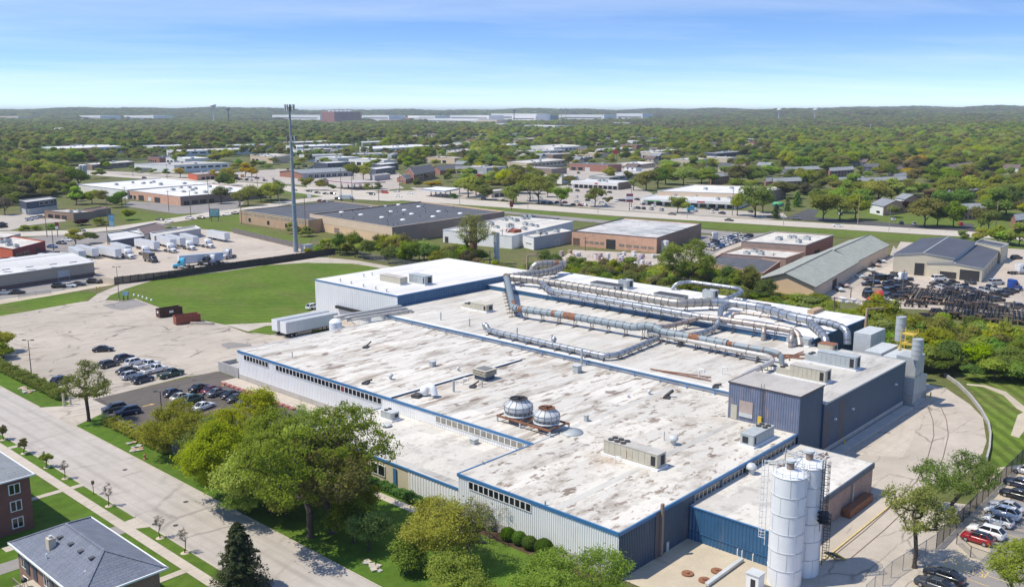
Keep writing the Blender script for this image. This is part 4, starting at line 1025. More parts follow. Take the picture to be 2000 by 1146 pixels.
# expansion joint between the two old roofs, and patched seams on the front block
trim_run(hall,[(101.6,121.6),(136,121.6)],ZF+.05,.28,'navy_siding',.25,'expansion_joint');trim_run(hall,[(101.6,122.1),(136,122.1)],ZF+.02,.2,'white_paint',.5,'expansion_joint')
for a,b in(((86,70.6),(131.5,70.6)),((104,88.6),(141,88.6)),((103.4,62),(103.4,87)),((112,89),(112,120)),((127.5,62),(127.5,88))):
 mb=MB();dx=.55;mb.add([(a[0]-(0 if a[1]==b[1]else dx),a[1]-(dx if a[1]==b[1]else 0),ZF-.07),(b[0]+(0 if a[1]==b[1]else dx)*0+(dx if a[0]==b[0]else 0),b[1]*1.0-(dx if a[1]==b[1]else 0),ZF-.07),(b[0]+(dx if a[0]==b[0]else 0),b[1]+(dx if a[1]==b[1]else 0),ZF-.07),(a[0]-(dx if a[0]==b[0]else 0),a[1]+(dx if a[1]==b[1]else 0),ZF-.07)],[(0,1,2,3)],'grey_white_roof');mb.obj('roof_seam',hall)
def win_row(parent,x,y_hi,y_lo,n,z0,z1,pane='window_glass',redi=None,dusty=()):
 w=(y_hi-y_lo)/n
 for i in range(n):
  p=(x,y_hi-w*i);q=(x,y_hi-w*(i+1))
  opening(parent,(p[0],p[1]),(q[0],q[1]),0,1,z0,z1,'window','white_paint','dark_red' if redi==i else pane,.09)
win_row(hall,85.23,86.0,74.5,12,4.65,5.85)
win_row(hall,101.33,169.0,159.9,8,4.65,5.86);win_row(hall,101.33,157.2,124.1,28,4.65,5.86,redi=18)
win_row(hall,101.33,110.0,90.2,15,4.72,5.9,'dusty_glass')
def win_row_x(parent,y,x0,x1,n,z0,z1,pane):
 w=(x1-x0)/n
 for i in range(n):opening(parent,(x0+w*i,y),(x0+w*(i+1),y),0,1,z0,z1,'window','unit_grey',pane,.1)
win_row_x(hall,60.48,102.3,108.6,6,4.75,5.8,'store_glass');win_row_x(hall,60.48,109.6,117.4,7,4.75,5.8,'store_glass');win_row_x(hall,60.48,118.6,131.6,10,4.75,5.8,'store_glass')
mb=MB();mb.beam((93.0,60.42,3.2),(94.2,60.42,3.2),.08,6.2,'faded_patch');mb.obj('downpipe',hall)
mb=MB();mb.bx(94.0,94.45,60.1,60.42,.2,7.2,'brown_wall');mb.obj('flue',hall)
# loading ramp walls at the far end of the hall
ramp=thing('loading_ramp','grey concrete loading ramp walls at the left end of the factory hall','ramp',(104,180,0))
mb=MB();mb.bx(101.6,101.9,172.2,180.2,0,2.2,'grey_concrete');mb.obj('side_wall',ramp);mb=MB();mb.bx(101.9,106.0,179.9,180.2,0,2.0,'grey_concrete');mb.obj('end_wall',ramp);mb=MB();mb.bx(101.95,106,172,179.8,0,1.1,'grey_concrete');mb.obj('deck',ramp)
mb=MB();mb.bx(103.0,112.0,171.7,174.2,4.1,4.3,'white_paint');mb.obj('canopy',ramp)
# --- low office wing in front
wing=thing('office_wing','low white office wing with blue roof edge in front of the factory hall','office',(93,106,0))
wallbox(wing,(85.5,124.3),(85.5,99.0),0,3.8,'cream_panel');wallbox(wing,(85.5,99.0),(85.5,88.25),0,3.8,'white_siding',True,pitch=.6)
wallbox(wing,(101.3,124.3),(85.5,124.3),0,3.8,'white_siding',True)
roof_piece(wing,85.6,101.3,88.3,124.2,ZL-.06,'low_white_roof')
trim_run(wing,[(85.45,124.4),(85.45,88.3)],3.87,.3,'blue_trim');trim_run(wing,[(101.3,124.4),(85.4,124.4)],3.87,.3,'blue_trim')
mb=MB();mb.poly([(86.0,90,ZL-.045),(87.3,90,ZL-.045),(87.3,104,ZL-.045),(86.0,104,ZL-.045)],'grey_white_roof');mb.obj('roof_patch',wing)
for y in(107.6,105.9):opening(wing,(85.44,y),(85.44,y-1.6),0,1,1.2,3.0,'window','white_paint','window_glass',.09)
mb=MB();mb.bx(85.3,85.42,101.6,102.3,0.1,3.3,'blue_trim');mb.obj('door',wing)
# --- middle hall with the duct work
mid=thing('middle_hall','wide flat grey white roofed hall carrying the ducts behind the blue gutter','factory',(163,125,0))
roof_piece(mid,142.9,184.4,72.8,177.9,ZM,'mid_white_roof')
wallbox(mid,(142.75,178),(142.75,72.8),0,ZM,'white_panel');wallbox(mid,(151.4,178),(142.75,178),0,ZM+.6,'white_panel');wallbox(mid,(184.4,72.8),(184.4,82),0,ZM,'navy_wall')
mb=MB();mb.tube([(142.55,171.4,ZM+.08),(142.55,73.2,ZM+.08)],.22,8,'blue_siding');gut=mb.obj('gutter',mid);roof_piece(mid,142.95,144.6,73,171.3,ZM+.012,'clean_white_roof','roof_edge')
for i in range(16):
 mb=MB();mb.tube([(142.5,168-i*5.8,ZM-.05),(141.8,167.6-i*5.8,ZF+.05)],.09,6,'blue_trim');mb.obj('downpipe',mid)
trim_run(mid,[(142.75,178),(142.75,171.5)],ZM+.15,.5,'navy_siding');trim_run(mid,[(151.4,178.05),(142.7,178.05)],ZM+.5,.5,'white_paint')
# --- right strip with blue side wall
strip_hall=thing('process_hall','long narrow hall with bright white roof and blue side wall under the silver ducts','factory',(199,130,0))
wallbox(strip_hall,(184.5,178),(184.5,82.2),ZM-.1,ZR,'blue_siding',True,pitch=.6);wallbox(strip_hall,(184.5,82.2),(214.5,82.2),0,ZR,'navy_wall',True,pitch=1.0);wallbox(strip_hall,(214.5,82.2),(214.5,178),0,ZR,'blue_siding')
roof_piece(strip_hall,184.5,214.5,82.2,178,ZR+.02,'clean_white_roof')
trim_run(strip_hall,[(184.45,178),(184.45,82.15)],ZR-.05,.22,'white_paint');trim_run(strip_hall,[(184.45,82.15),(214.6,82.15)],ZR-.05,.22,'blue_trim');trim_run(strip_hall,[(214.5,82.15),(214.5,178)],ZR-.05,.3,'white_paint')
mb=MB();mb.box(*G(1592,610,ZR),ZR,5.2,1.6,.9,'wood_tan',0,False);mb.obj('roof_hatch',strip_hall)
# --- warehouse block
ware=thing('warehouse_block','tall windowless warehouse block with clean white roof and dark blue side','warehouse',(177,195,0))
wallbox(ware,(151.4,213.2),(151.4,178),0,ZW,'white_panel',True,pitch=.9);wallbox(ware,(151.4,178),(202.8,178),ZM-.5,ZW,'blue_siding',True,pitch=.9);wallbox(ware,(202.8,178),(202.8,213.2),0,ZW,'blue_siding');wallbox(ware,(202.8,213.2),(151.4,213.2),0,ZW,'white_panel')
roof_piece(ware,151.4,202.8,178,213.2,ZW+.02,'clean_white_roof')
trim_run(ware,[(151.35,213.3),(151.35,177.95)],ZW-.1,.3,'blue_trim');trim_run(ware,[(151.35,177.95),(202.8,177.95)],ZW-.1,.3,'blue_trim')
for i,(x,y)in enumerate(((154,205),(153.5,199.5),(153.3,194),(153,188.5),(152.9,184),(163,206),(166,206))):
 t=thing('roof_vent','%s small white vent from the left along the front edge of the warehouse roof'%ordn(i)if i<5 else '%s of two small white vents at the rear edge of the warehouse roof'%('left one','right one')[i-5],'vent',(x,y,ZW),0,'vents on the warehouse roof')
 mb=MB();mb.cyl(x,y,ZW,ZW+.7,.16,8,'unit_pale');mb.obj('pipe',t);mb=MB();mb.cyl(x,y,ZW+.7,ZW+.85,.3,8,'unit_pale');mb.obj('cap',t)
 # dock bumper frame along the foot of the warehouse front
mb=MB();mb.bx(150.4,151.2,188,203,3.2,3.9,'black_steel');mb.obj('dock_canopy',ware)
# --- production annex, tall shed, brick annex
annex=thing('production_annex','long dark navy walled production building beside the concrete drive','factory',(155,66,0))
wallbox(annex,(141,60.0),(177.2,60.0),0,ZC,'navy_wall',base=1.3);wallbox(annex,(177.2,60.0),(177.2,72.8),0,ZC,'blue_siding');wallbox(annex,(177.2,72.8),(141,72.8),ZM-.2,ZC,'white_panel')
wallbox(annex,(141,72.8),(141,60),0,ZC,'navy_wall')
roof_piece(annex,141,177.2,60.0,72.8,ZC+.02,'grey_white_roof')
trim_run(annex,[(141,59.97),(177.25,59.97)],ZC,.26,'unit_grey');trim_run(annex,[(177.2,59.97),(177.2,72.8)],ZC,.26,'unit_grey')
mb=MB();mb.add([(141.4,59.98,.1),(143.4,59.98,.1),(143.4,59.98,7.8),(141.4,59.98,7.8),(147.2,59.98,1.3),(149.6,59.98,1.3),(149.6,59.98,8.2),(147.2,59.98,8.2)],[(0,1,2,3),(4,5,6,7)],'faded_patch');mb.obj('faded_panel',annex)
mb=MB();mb.bx(141,177,57.9,59.7,.02,.5,'concrete_base',False);mb.obj('dock_edge',annex)
for x in(145,152.2,172):mb=MB();mb.bx(x,x+.35,59.55,59.95,5.6,5.9,'white_paint');mb.obj('wall_lamp',annex)
shed=thing('tall_shed','tall blue corrugated metal shed with rust streaks standing on the factory roof','shed',(136.7,66.5,0))
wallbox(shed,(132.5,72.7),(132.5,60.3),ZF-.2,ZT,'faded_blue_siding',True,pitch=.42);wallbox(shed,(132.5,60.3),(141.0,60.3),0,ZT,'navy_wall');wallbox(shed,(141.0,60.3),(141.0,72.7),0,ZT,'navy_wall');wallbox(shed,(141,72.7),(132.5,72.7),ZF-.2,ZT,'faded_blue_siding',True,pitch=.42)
roof_piece(shed,132.4,141.1,60.2,72.8,ZT+.02,'dull_roof');trim_run(shed,[(132.4,72.8),(132.4,60.2)],ZT-.04,.2,'dark_steel',.15);trim_run(shed,[(132.4,60.2),(141.1,60.2)],ZT-.04,.2,'dark_steel',.15);trim_run(shed,[(141.1,72.8),(132.4,72.8)],ZT-.04,.2,'dark_steel',.15)
mb=MB();mb.bx(132.35,132.4,71.0,72.1,ZF,ZF+2.4,'unit_tan');mb.obj('door',shed);mb=MB();mb.bx(132.33,132.4,68.2,70.6,ZF+1.4,ZF+3.4,'rust_patch');mb.bx(132.32,132.4,68.2,70.6,ZF+.7,ZF+1.4,'unit_pale');mb.obj('patched_panel',shed)
mb=MB()
for s in(66.3,66.8):mb.beam((132.2,s,ZF),(132.2,s,ZT+.9),.05,.05,'dark_steel')
for k in range(18):mb.beam((132.2,66.3,ZF+.3+k*.36),(132.2,66.8,ZF+.3+k*.36),.04,.04,'dark_steel')
mb.obj('ladder',shed);mb=MB();mb.bx(131.9,132.3,66.4,67.0,ZF,ZF+1.5,'yellow_paint');mb.obj('ladder_gate',shed)
bann=thing('brick_annex','low annex with stained flat roof, blue metal front and faded brick side behind the silos','annex',(116,54,0))
wallbox(bann,(101.0,60.4),(101.0,48.3),0,ZD,'blue_siding',True,pitch=.5);wallbox(bann,(101.0,48.3),(132.4,48.3),0,ZD,'pink_brick');wallbox(bann,(132.4,48.3),(132.4,60.2),0,ZD,'pink_brick')
roof_piece(bann,101,132.4,48.3,60.4,ZD+.02,'low_white_roof')
trim_run(bann,[(100.97,60.4),(100.97,48.2)],ZD-.02,.12,'blue_trim');trim_run(bann,[(100.97,48.2),(132.45,48.2)],ZD-.3,.8,'navy_siding',.25);trim_run(bann,[(132.45,48.2),(132.45,60.2)],ZD-.02,.14,'unit_grey')
trim_run(bann,[(100.9,60.2),(100.9,48.4)],1.3,.1,'blue_siding',.1,'wall_rail')
mb=MB();mb.bx(121.5,129.5,46.9,48.1,0,1.2,'rust');mb.obj('steel_trough',bann);mb=MB();mb.tube([(124.8,48.05,1.2),(124.8,48.05,3.8)],.13,8,'unit_grey');mb.obj('downpipe',bann)
# --- ducts: pipe runs with rings and stands
def arc_path(pts,r=1.6,n=5):
 """round the corners of a path"""
 P=[Vector(p)for p in pts];out=[P[0]]
 for i in range(1,len(P)-1):
  a,b,c=P[i-1],P[i],P[i+1];d1=(a-b);d2=(c-b);rr=min(r,d1.length*.48,d2.length*.48);s,e=b+d1.normalized()*rr,b+d2.normalized()*rr
  for k in range(n+1):
   t=k/n;out.append(s*(1-t)**2+b*2*t*(1-t)+e*t**2)
 out.append(P[-1]);return out
RINGM={}
def ring_mesh(r,mat):
 key=(round(r,2),mat)
 if key not in RINGM:
  mb=MB();mb.tube([(0,0,-.09),(0,0,.09)],r*1.09,14,'duct_seam' if mat!='rust' else mat);RINGM[key]=mb.mesh('band')
 return RINGM[key]
def duct(label,pts,r,mat,band,step,stand=None,rust=(),bend=1.6,group='ducts on the plant roof',name='duct',n=14,cross=True,flex=()):
 path=arc_path(pts,bend);t=thing(name,label,'duct',pts[0]);o=Vector(pts[0])
 mb=MB();mb.tube(path,r,n,mat);mb.obj('pipe',t)
 L=[0.0]
 for a,b in zip(path[:-1],path[1:]):L.append(L[-1]+(b-a).length)
 def at(s):
  for i in range(len(path)-1):
   if s<=L[i+1]or i==len(path)-2:
    d=path[i+1]-path[i];return path[i]+d*((s-L[i])/max(d.length,1e-6)),d.normalized()
 s=step*.5
 while s<L[-1]-.1:
  p,d=at(s);b=link('band',ring_mesh(r,band),t,p-o);b.rotation_euler=d.to_track_quat('Z','Y').to_euler();s+=step
 for s0,s1 in rust:
  p,d=at(s0);q,d2=at(s1);mb=MB();mb.tube([p,(p+q)/2,q],r*1.03,n,'rust');mb.obj('rusty_section',t)['label']='rust brown section of the duct'
 if stand:
  zr,st=stand;s=st*.5
  while s<L[-1]:
   p,d=at(s)
   if abs(d.z)<.3 and p.z-r-zr>.25:
    sd=Vector((-d.y,d.x,0)).normalized();mb=MB();a,b=p+sd*r*.75,p-sd*r*.75
    for q in(a,b):mb.beam((q.x,q.y,zr),(q.x,q.y,p.z-r*.5),.09,.09,'dark_steel')
    mb.beam((a.x,a.y,p.z-r-.05),(b.x,b.y,p.z-r-.05),.1,.1,'dark_steel')
    e=sd*(r+.55);mb.beam((p.x+e.x,p.y+e.y,zr+.08),(p.x-e.x,p.y-e.y,zr+.08),.2,.16,'dark_steel')
    if cross and p.z-r-zr>.9:mb.beam((a.x,a.y,zr+.1),(b.x,b.y,p.z-r-.1),.05,.05,'rust');mb.beam((b.x,b.y,zr+.1),(a.x,a.y,p.z-r-.1),.05,.05,'rust')
    mb.obj('stand',t)
   s+=st
 return t
duct('fat ribbed steel duct running along the bright white roof',[(188.0,172.0,10.4),(190,166,10.3),(190,119,10.2),(197.5,113.5,10.2)],1.05,'ribbed_steel','ribbed_steel',2.0,(ZR,6.5))
duct('shiny spiral duct continuing from the fat ribbed one to the far elbows',[(196.5,113.5,10.2),(199,110,10.3),(199,102,10.3),(195,92,10.2),(194.2,86.5,10.2)],1.0,'galvanised','galvanised',2.6,(ZR,5.5),name='duct')
duct('big duct crossing from the rusty corner to the loop at the roof edge',[(187.6,173.2,10.2),(204,171.0,10.3),(211,173.0,10.4)],1.1,'ribbed_steel','ribbed_steel',1.7,(ZR,7))
duct('arched duct loop with a rusty open end at the rear roof edge',[(203.5,178.5,8.4),(204.5,178,11.4),(208.5,175.6,11.6),(212.5,172.6,11.2)],1.05,'ribbed_steel','ribbed_steel',1.5,None,((9.0,10.2),))
duct('blue grey duct with rusty ends slanting down beside the warehouse corner',[(187.8,174,10.6),(184,170.0,10.6),(163.2,148.8,9.2),(162.6,146.6,9.2)],.85,'grey_duct_paint','grey_duct_paint',2.2,(ZM,4.2),((.3,3.2),(31.5,35.5)))
duct('long blue grey duct with rust bands on tall braced stands',[(162.6,146.5,9.2),(164.4,133.9,9.25),(165.4,114.2,9.2),(165.6,112.2,9.9),(165.8,110.0,10.1),(165.9,107.6,9.2),(166.2,92,9.2)],.82,'grey_duct_paint','grey_duct_paint',1.9,(ZM,4.6),((.2,1.4),(9.6,10.6),(13.0,16.4),(46.0,48.6)),.9)
duct('slimmer blue grey duct running from the rust joint to a banded elbow',[(166.2,92.0,9.2),(166.6,82.6,9.2),(166.8,80.4,8.8),(166.8,80.2,7.0)],.55,'grey_duct_paint','rust',3.2,(ZM,4.5),((0,1.2),),1.4)
duct('pale smooth pipe curving back towards the tall shed',[(166.0,111.4,8.5),(165.3,96.5,8.5),(164.9,82.0,8.5),(162.6,79.8,8.5),(150.0,79.6,8.3),(141.5,75.5,7.9)],.5,'pale_duct_paint','pale_duct_paint',7.0,(ZM,3.6),(),2.0,cross=False)
duct('silver duct lying low along the blue gutter and turning up to the pale pipe',[(146.4,141.6,8.6),(145.9,140.6,7.9),(145.4,138,7.9),(145.2,107.6,7.9),(147.6,106.3,7.9),(164.6,107.8,8.0)],.56,'galvanised','galvanised',2.0,(ZM,4.0),(),1.8,cross=False)
duct('silver spiral duct hanging along the top of the blue side wall',[(190.3,163.5,10.2),(187.0,158.5,9.6),(184.0,154.5,9.5),(183.4,108.0,9.5)],.72,'galvanised','galvanised',2.8,(ZM,4.0),(),2.0,cross=False)
duct('tan jointed duct carrying on from the silver spiral one',[(183.4,108.0,9.5),(184.0,104.6,9.6),(184.6,88.6,9.6),(184.6,85.4,9.4),(182.6,83.9,7.0)],.72,'tan_steel','tan_steel',2.8,(ZM,5.0),(),1.8)
duct('tan elbowed duct joining the blue grey run to the side wall run',[(166.4,112.8,9.2),(174,111.2,8.5),(180.5,110.6,8.6),(183.2,108.5,9.6)],.55,'tan_steel','rust',2.2,(ZM,4),(),1.5,cross=False)
duct('silver spiral duct climbing from the low roof over the blue wall',[(166.6,104.8,8.0),(176,103.8,7.8),(181.5,103.6,8.0),(184.0,104.0,9.9),(192.0,108.5,10.2),(197.2,109.6,10.2)],.62,'galvanised','galvanised',2.0,(ZM,4),(),1.6,cross=False)
duct('thin silver duct looping round the rear edge of the bright roof',[(212.5,135.2,8.3),(213.5,134.4,10.0),(217.0,132.2,10.2),(217.2,117.6,10.2),(213.5,114.6,10.2),(198.4,112.4,10.2)],.55,'galvanised','galvanised',2.8,(ZR,5),(),1.8,cross=False)
for lab,pts,r,m in(('upper silver elbow dropping over the end of the bright roof',[(194.2,87,10.2),(193.5,82.5,10.4),(191.5,77.6,10.0),(190.6,77.0,7.0)],.8,'galvanised'),('lower silver elbow dropping to the grey boxes',[(195,88,9.8),(189.5,83.0,9.4),(186.2,80.0,8.6),(185.4,79.4,7.0)],.85,'galvanised'),('first tan elbow dropping from the side wall duct',[(184.5,93.5,9.5),(182.6,92.4,9.0),(182.2,92.2,6.95)],.55,'tan_steel'),('second tan elbow dropping from the side wall duct',[(184.3,86.6,9.5),(181.0,85.2,9.0),(180.5,85.0,6.95)],.55,'tan_steel'),('thin pale pipe standing between the silver ducts',[(190.6,104.6,8.3),(190.6,104.6,9.6),(192.2,103.2,9.9),(192.6,96.0,9.9)],.4,'tan_steel')):
 duct(lab,pts,r,m,m,1.8,None,(),1.6)
mb=MB();mb.lathe(0,0,[(0,.9),(.5,.75),(.7,.3),(.55,-.2),(.4,-.4),(.35,-.9)],14,'galvanised');o=mb.obj('duct_cowl');o.location=(146.6,142.3,8.3);tag(o,'round silver cowl at the start of the low duct by the blue gutter','duct cowl')
mb=MB();mb.lathe(0,0,[(0,.9),(.45,.7),(.6,.3),(.45,-.1),(.35,-.8)],14,'galvanised');o=mb.obj('duct_cowl');o.location=(145.9,121.4,8.6);tag(o,'round silver cowl midway along the low duct by the blue gutter','duct cowl')
# --- roof units
def roof_unit(label,x,y,z,lx,ly,h,mat,top=None,fans=0,panels=5,rot=0,louvre=True,skid=True,lowend=0,group='air handling units on the roofs',name='rooftop_unit'):
 """ly is the long side when ly > lx; ribs on the long sides, louvre on one end, fans on top"""
 t=thing(name,label,'rooftop unit',(x,y,z),0,group);long_y=ly>=lx;L=max(lx,ly);Wd=min(lx,ly)
 def P(a,b,c):return(x+b,y+a,z+c)if long_y else(x+a,y+b,z+c)
 mb=MB()
 def bxx(a0,a1,b0,b1,c0,c1,m,k):
  p,q=P(a0,b0,c0),P(a1,b1,c1);k.bx(min(p[0],q[0]),max(p[0],q[0]),min(p[1],q[1]),max(p[1],q[1]),p[2],q[2],m)
 cb=.3 if skid else .05;le=L*lowend
 bxx(-L/2,L/2-le,-Wd/2,Wd/2,cb,h,mat,mb)
 if lowend:bxx(L/2-le,L/2,-Wd/2+.05,Wd/2-.05,cb,h*.62,mat,mb)
 mb.obj('casing',t);k=MB();bxx(-L/2-.25,L/2+.25,-Wd/2-.25,Wd/2+.25,0,cb,'white_paint',k);k.obj('curb',t)
 for i in range(panels):
  a0,a1=-L/2+(L-le)*i/panels+.06,-L/2+(L-le)*(i+1)/panels-.06
  k=MB();bxx(a0,a1,-Wd/2-.035,Wd/2+.035,cb+.12,h-.12,mat,k);k.obj('panel',t)
 k=MB();bxx(-L/2-.05,L/2-le+.05,-Wd/2-.06,Wd/2+.06,h,h+.06,top or mat,k);k.obj('top',t)
 if louvre:
  k=MB();bxx(-L/2+.3,-L/2+L*.11,-Wd/2-.06,-Wd/2-.02,cb+.3,h-.3,'louvre_dark',k);bxx(-L/2-.05,-L/2-.01,-Wd*.1,Wd*.33,cb+.3,h-.3,'louvre_dark',k);k.obj('louvre',t)
 for i in range(fans):
  a=L/2-L*.32*(i+.5)/max(1,fans/2)if fans>1 else 0;b=(Wd*.24 if i%2 else-Wd*.24)if fans>1 else 0
  a=L/2-(.9+1.1*(i//2));p=P(a,b,h+.06 if a<L/2-le else h*.62+.04);k=MB();k.cyl(p[0],p[1],p[2]-.02,p[2]+.18,Wd*.19,14,'dark_steel');k.obj('fan',t)
 return t
roof_unit('long tan air handling unit with a rusty top on the front roof',106.0,72.9,ZF-.08,2.2,9.4,2.3,'unit_tan','unit_top_rust',6,9)
mb=MB();mb.bx(104.88,104.93,73.4,74.0,ZF+.5,ZF+1.6,'rust');mb.poly([(105.1,70.2,ZF+2.295),(106.9,70.2,ZF+2.295),(106.9,73.4,ZF+2.295),(105.1,73.4,ZF+2.295)],'unit_top_rust');tag(mb.obj('rusty_cover_plate'),'rust stained cover plates on the long tan unit of the front roof','plate')
roof_unit('grey air handling unit on the front roof beside the tall blue shed',125.4,63.6,ZF-.08,6.6,2.2,1.9,'unit_grey','unit_grey',4,7)
roof_unit('long pale grey air handling unit at the middle of the navy building roof',164.7,69.2,ZC,2.3,9.8,2.5,'unit_grey','unit_grey',2,8,lowend=.25)
roof_unit('long tan air handling unit with rusty top close behind the tall shed',152.8,69.3,ZC,2.4,9.2,2.4,'unit_tan','unit_top_rust',2,8,lowend=.28)
roof_unit('tan and rust roof unit on the clean warehouse roof',162.6,192.6,ZW,2.6,8.6,2.0,'unit_tan','unit_top_rust',0,7,louvre=False)
roof_unit('green grey roof unit beside the tan one on the clean warehouse roof',166.8,186.2,ZW,2.8,6.4,2.5,'unit_grey','unit_grey',0,4)
roof_unit('tan roof unit on the middle hall beside the warehouse wall',162.8,160.6,ZM,2.4,8.6,1.9,'unit_tan','unit_tan',4,6,lowend=.35)
roof_unit('grey duct box unit on the bright roof behind the fat duct',*G(1185,566,ZR),ZR,3.0,9.0,1.8,'unit_grey','dark_steel',0,7)
roof_unit('square grey unit on the bright roof right of the grey duct box',*G(1222,563,ZR),ZR,3.0,3.0,2.4,'unit_grey','unit_grey',1,2)
roof_unit('ribbed grey box unit on the bright roof below the silver loop',*G(1310,589,ZR),ZR,3.0,8.5,1.9,'unit_grey','dark_steel',0,7)
roof_unit('small grey unit on the bright roof inside the silver loop',*G(1387,583,ZR),ZR,2.6,3.2,2.3,'unit_grey','unit_grey',1,2)
roof_unit('rusty topped box on the bright roof behind the spiral duct',*G(1487,601,ZR),ZR,2.4,4.0,.9,'unit_grey','brown_steel',0,3,louvre=False)
roof_unit('blue grey box among the tan elbows',*G(1562,672,ZM),ZM,2.6,5.0,1.6,'unit_grey','unit_grey',0,4,louvre=False)
roof_unit('rusty brown box at the foot of the silver elbows',*G(1616,685,ZM),ZM,2.6,3.2,1.6,'unit_tan','rust',0,2)
roof_unit('small grey and black condenser on the office wing roof',98.5,118.5,ZL-.05,1.7,2.9,1.5,'unit_grey','unit_pale',2,2)
# louvred roof house
t=thing('louvre_house','low square louvred roof ventilator with fins on the stained roof','ventilator',(121.6,118.2,ZF))
mb=MB();mb.box(121.6,118.2,ZF-.1,2.6,2.8,.9,'navy_siding');mb.obj('base',t)
for i in range(5):k=MB();k.box(121.6,118.2,ZF+.85+i*.24,3.3-.12*(i%2),3.6-.12*(i%2),.1,'unit_tan',0,True);k.obj('fin',t)
k=MB();k.box(121.6,118.2,ZF+.8,2.2,2.4,1.2,'louvre_grey');k.obj('core',t)
# cyclone blower
t=thing('roof_blower','white scroll shaped blower with an open outlet on the stained roof near the clerestory','blower',(106.6,118.2,ZF))
mb=MB();mb.lathe(106.6,118.6,[(0,ZF+1.5),(.75,ZF+1.4),(.8,ZF+.4),(.6,ZF+.1)],14,'silo_white');mb.obj('scroll',t)
mb=MB();mb.tube(arc_path([(106.8,119,ZF+1.0),(107.0,117.0,ZF+2.1),(107.0,116.3,ZF+.4)],1.0),.6,12,'silo_white');mb.obj('outlet',t)
mb=MB();mb.box(105.2,119.0,ZF,1.8,1.4,.5,'dark_steel',.3);mb.obj('motor',t)
# cooling towers
def cooling_tower(x,y,s,lab,dark):
 z=ZF+1.2;sz=s*.8;t=thing('cooling_tower',lab,'cooling tower',(x,y,z),0,'bottle shaped cooling towers')
 mb=MB();mb.lathe(x,y,[(2.38*s,z+.9*sz),(2.42*s,z+1.0*sz),(2.4*s,z+1.9*sz),(2.25*s,z+2.2*sz),(1.8*s,z+2.6*sz),(1.52*s,z+2.9*sz),(1.44*s,z+3.2*sz),(1.44*s,z+3.35*sz)],26,'tower_fibre');mb.obj('shell',t)
 mb=MB();mb.cyl(x,y,z+.15,z+.9*sz,2.3*s,24,'louvre_grey');lo=mb.obj('louvre_screen',t)
 for i in range(18):
  a=i*2*math.pi/18;mb=MB();mb.beam((x+2.3*s*math.cos(a),y+2.3*s*math.sin(a),z+.1),(x+2.3*s*math.cos(a),y+2.3*s*math.sin(a),z+.9*sz),.07,.07,'unit_pale');mb.obj('mullion',lo)
 mb=MB();mb.lathe(x,y,[(2.45*s,z),(2.45*s,z+.2),(0,z+.2)],24,'unit_pale');mb.obj('basin',t)
 for h,r in((1.0,2.44),(1.85,2.44)):
  mb=MB();mb.tube([(x,y,z+h*sz-.03),(x,y,z+h*sz+.04)],r*s,26,'louvre_grey');mb.obj('band',t)
 for i in range(12):
  a=i*math.pi/6;mb=MB();mb.tube([(x+r*s*1.01*math.cos(a),y+r*s*1.01*math.sin(a),z+h*sz)for r,h in((2.43,1.0),(2.42,1.9),(2.27,2.2),(1.82,2.6),(1.54,2.9),(1.46,3.3))],.04,5,'louvre_grey');mb.obj('rib',t)
 mb=MB();mb.lathe(x,y,[(1.48*s,z+3.3*sz),(1.54*s,z+3.42*sz),(1.36*s,z+3.42*sz),(1.34*s,z+3.1*sz)],24,dark);mb.cyl(x,y,z+3.0*sz,z+3.12*sz,1.34*s,20,'louvre_dark');mb.obj('fan_ring',t)
 for i in range(4):
  a=i*math.pi/2+.4;mb=MB();mb.beam((x+.2*math.cos(a),y+.2*math.sin(a),z+3.22*sz),(x+1.25*s*math.cos(a),y+1.25*s*math.sin(a),z+3.27*sz),.35,.05,dark);mb.obj('fan_blade',t)
 mb=MB();mb.cyl(x,y,z+3.2*sz,z+3.9*sz,.22,8,dark);mb.beam((x-1.4*s,y,z+3.42*sz),(x+1.4*s,y,z+3.42*sz),.12,.12,dark);mb.obj('fan_motor',t)
cooling_tower(107.6,96.9,.98,'larger grey bottle shaped cooling tower with a dark fan top','dark_steel');cooling_tower(107.6,90.9,.88,'smaller pale cooling tower with a rusty fan ring','rust')
t=thing('steel_support','rusty steel support frame under the two cooling towers','frame',(107.5,93.9,ZF))
for x in(105.3,107.6,110.0):
 mb=MB();mb.beam((x,99.6,ZF+.9),(x,88.2,ZF+.9),.25,.3,'rust');mb.obj('beam',t)
for i in range(8):
 mb=MB();mb.beam((105.2,99.4-i*1.55,ZF+.95),(110.1,99.4-i*1.55,ZF+.95),.2,.22,'brown_steel');mb.obj('beam',t)
for x in(105.3,110.0):
 for y in(99.5,94.5,88.3):mb=MB();mb.bx(x-.12,x+.12,y-.12,y+.12,ZF-.1,ZF+.8,'unit_pale');mb.obj('leg',t)
mb=MB();mb.lathe(109.2,87.2,[(1.9,ZF-.07),(1.9,ZF+.1),(0,ZF+.1)],20,'unit_grey');tag(mb.obj('drip_pan'),'round grey drip pan on the roof at the corner of the rusty frame','pan')
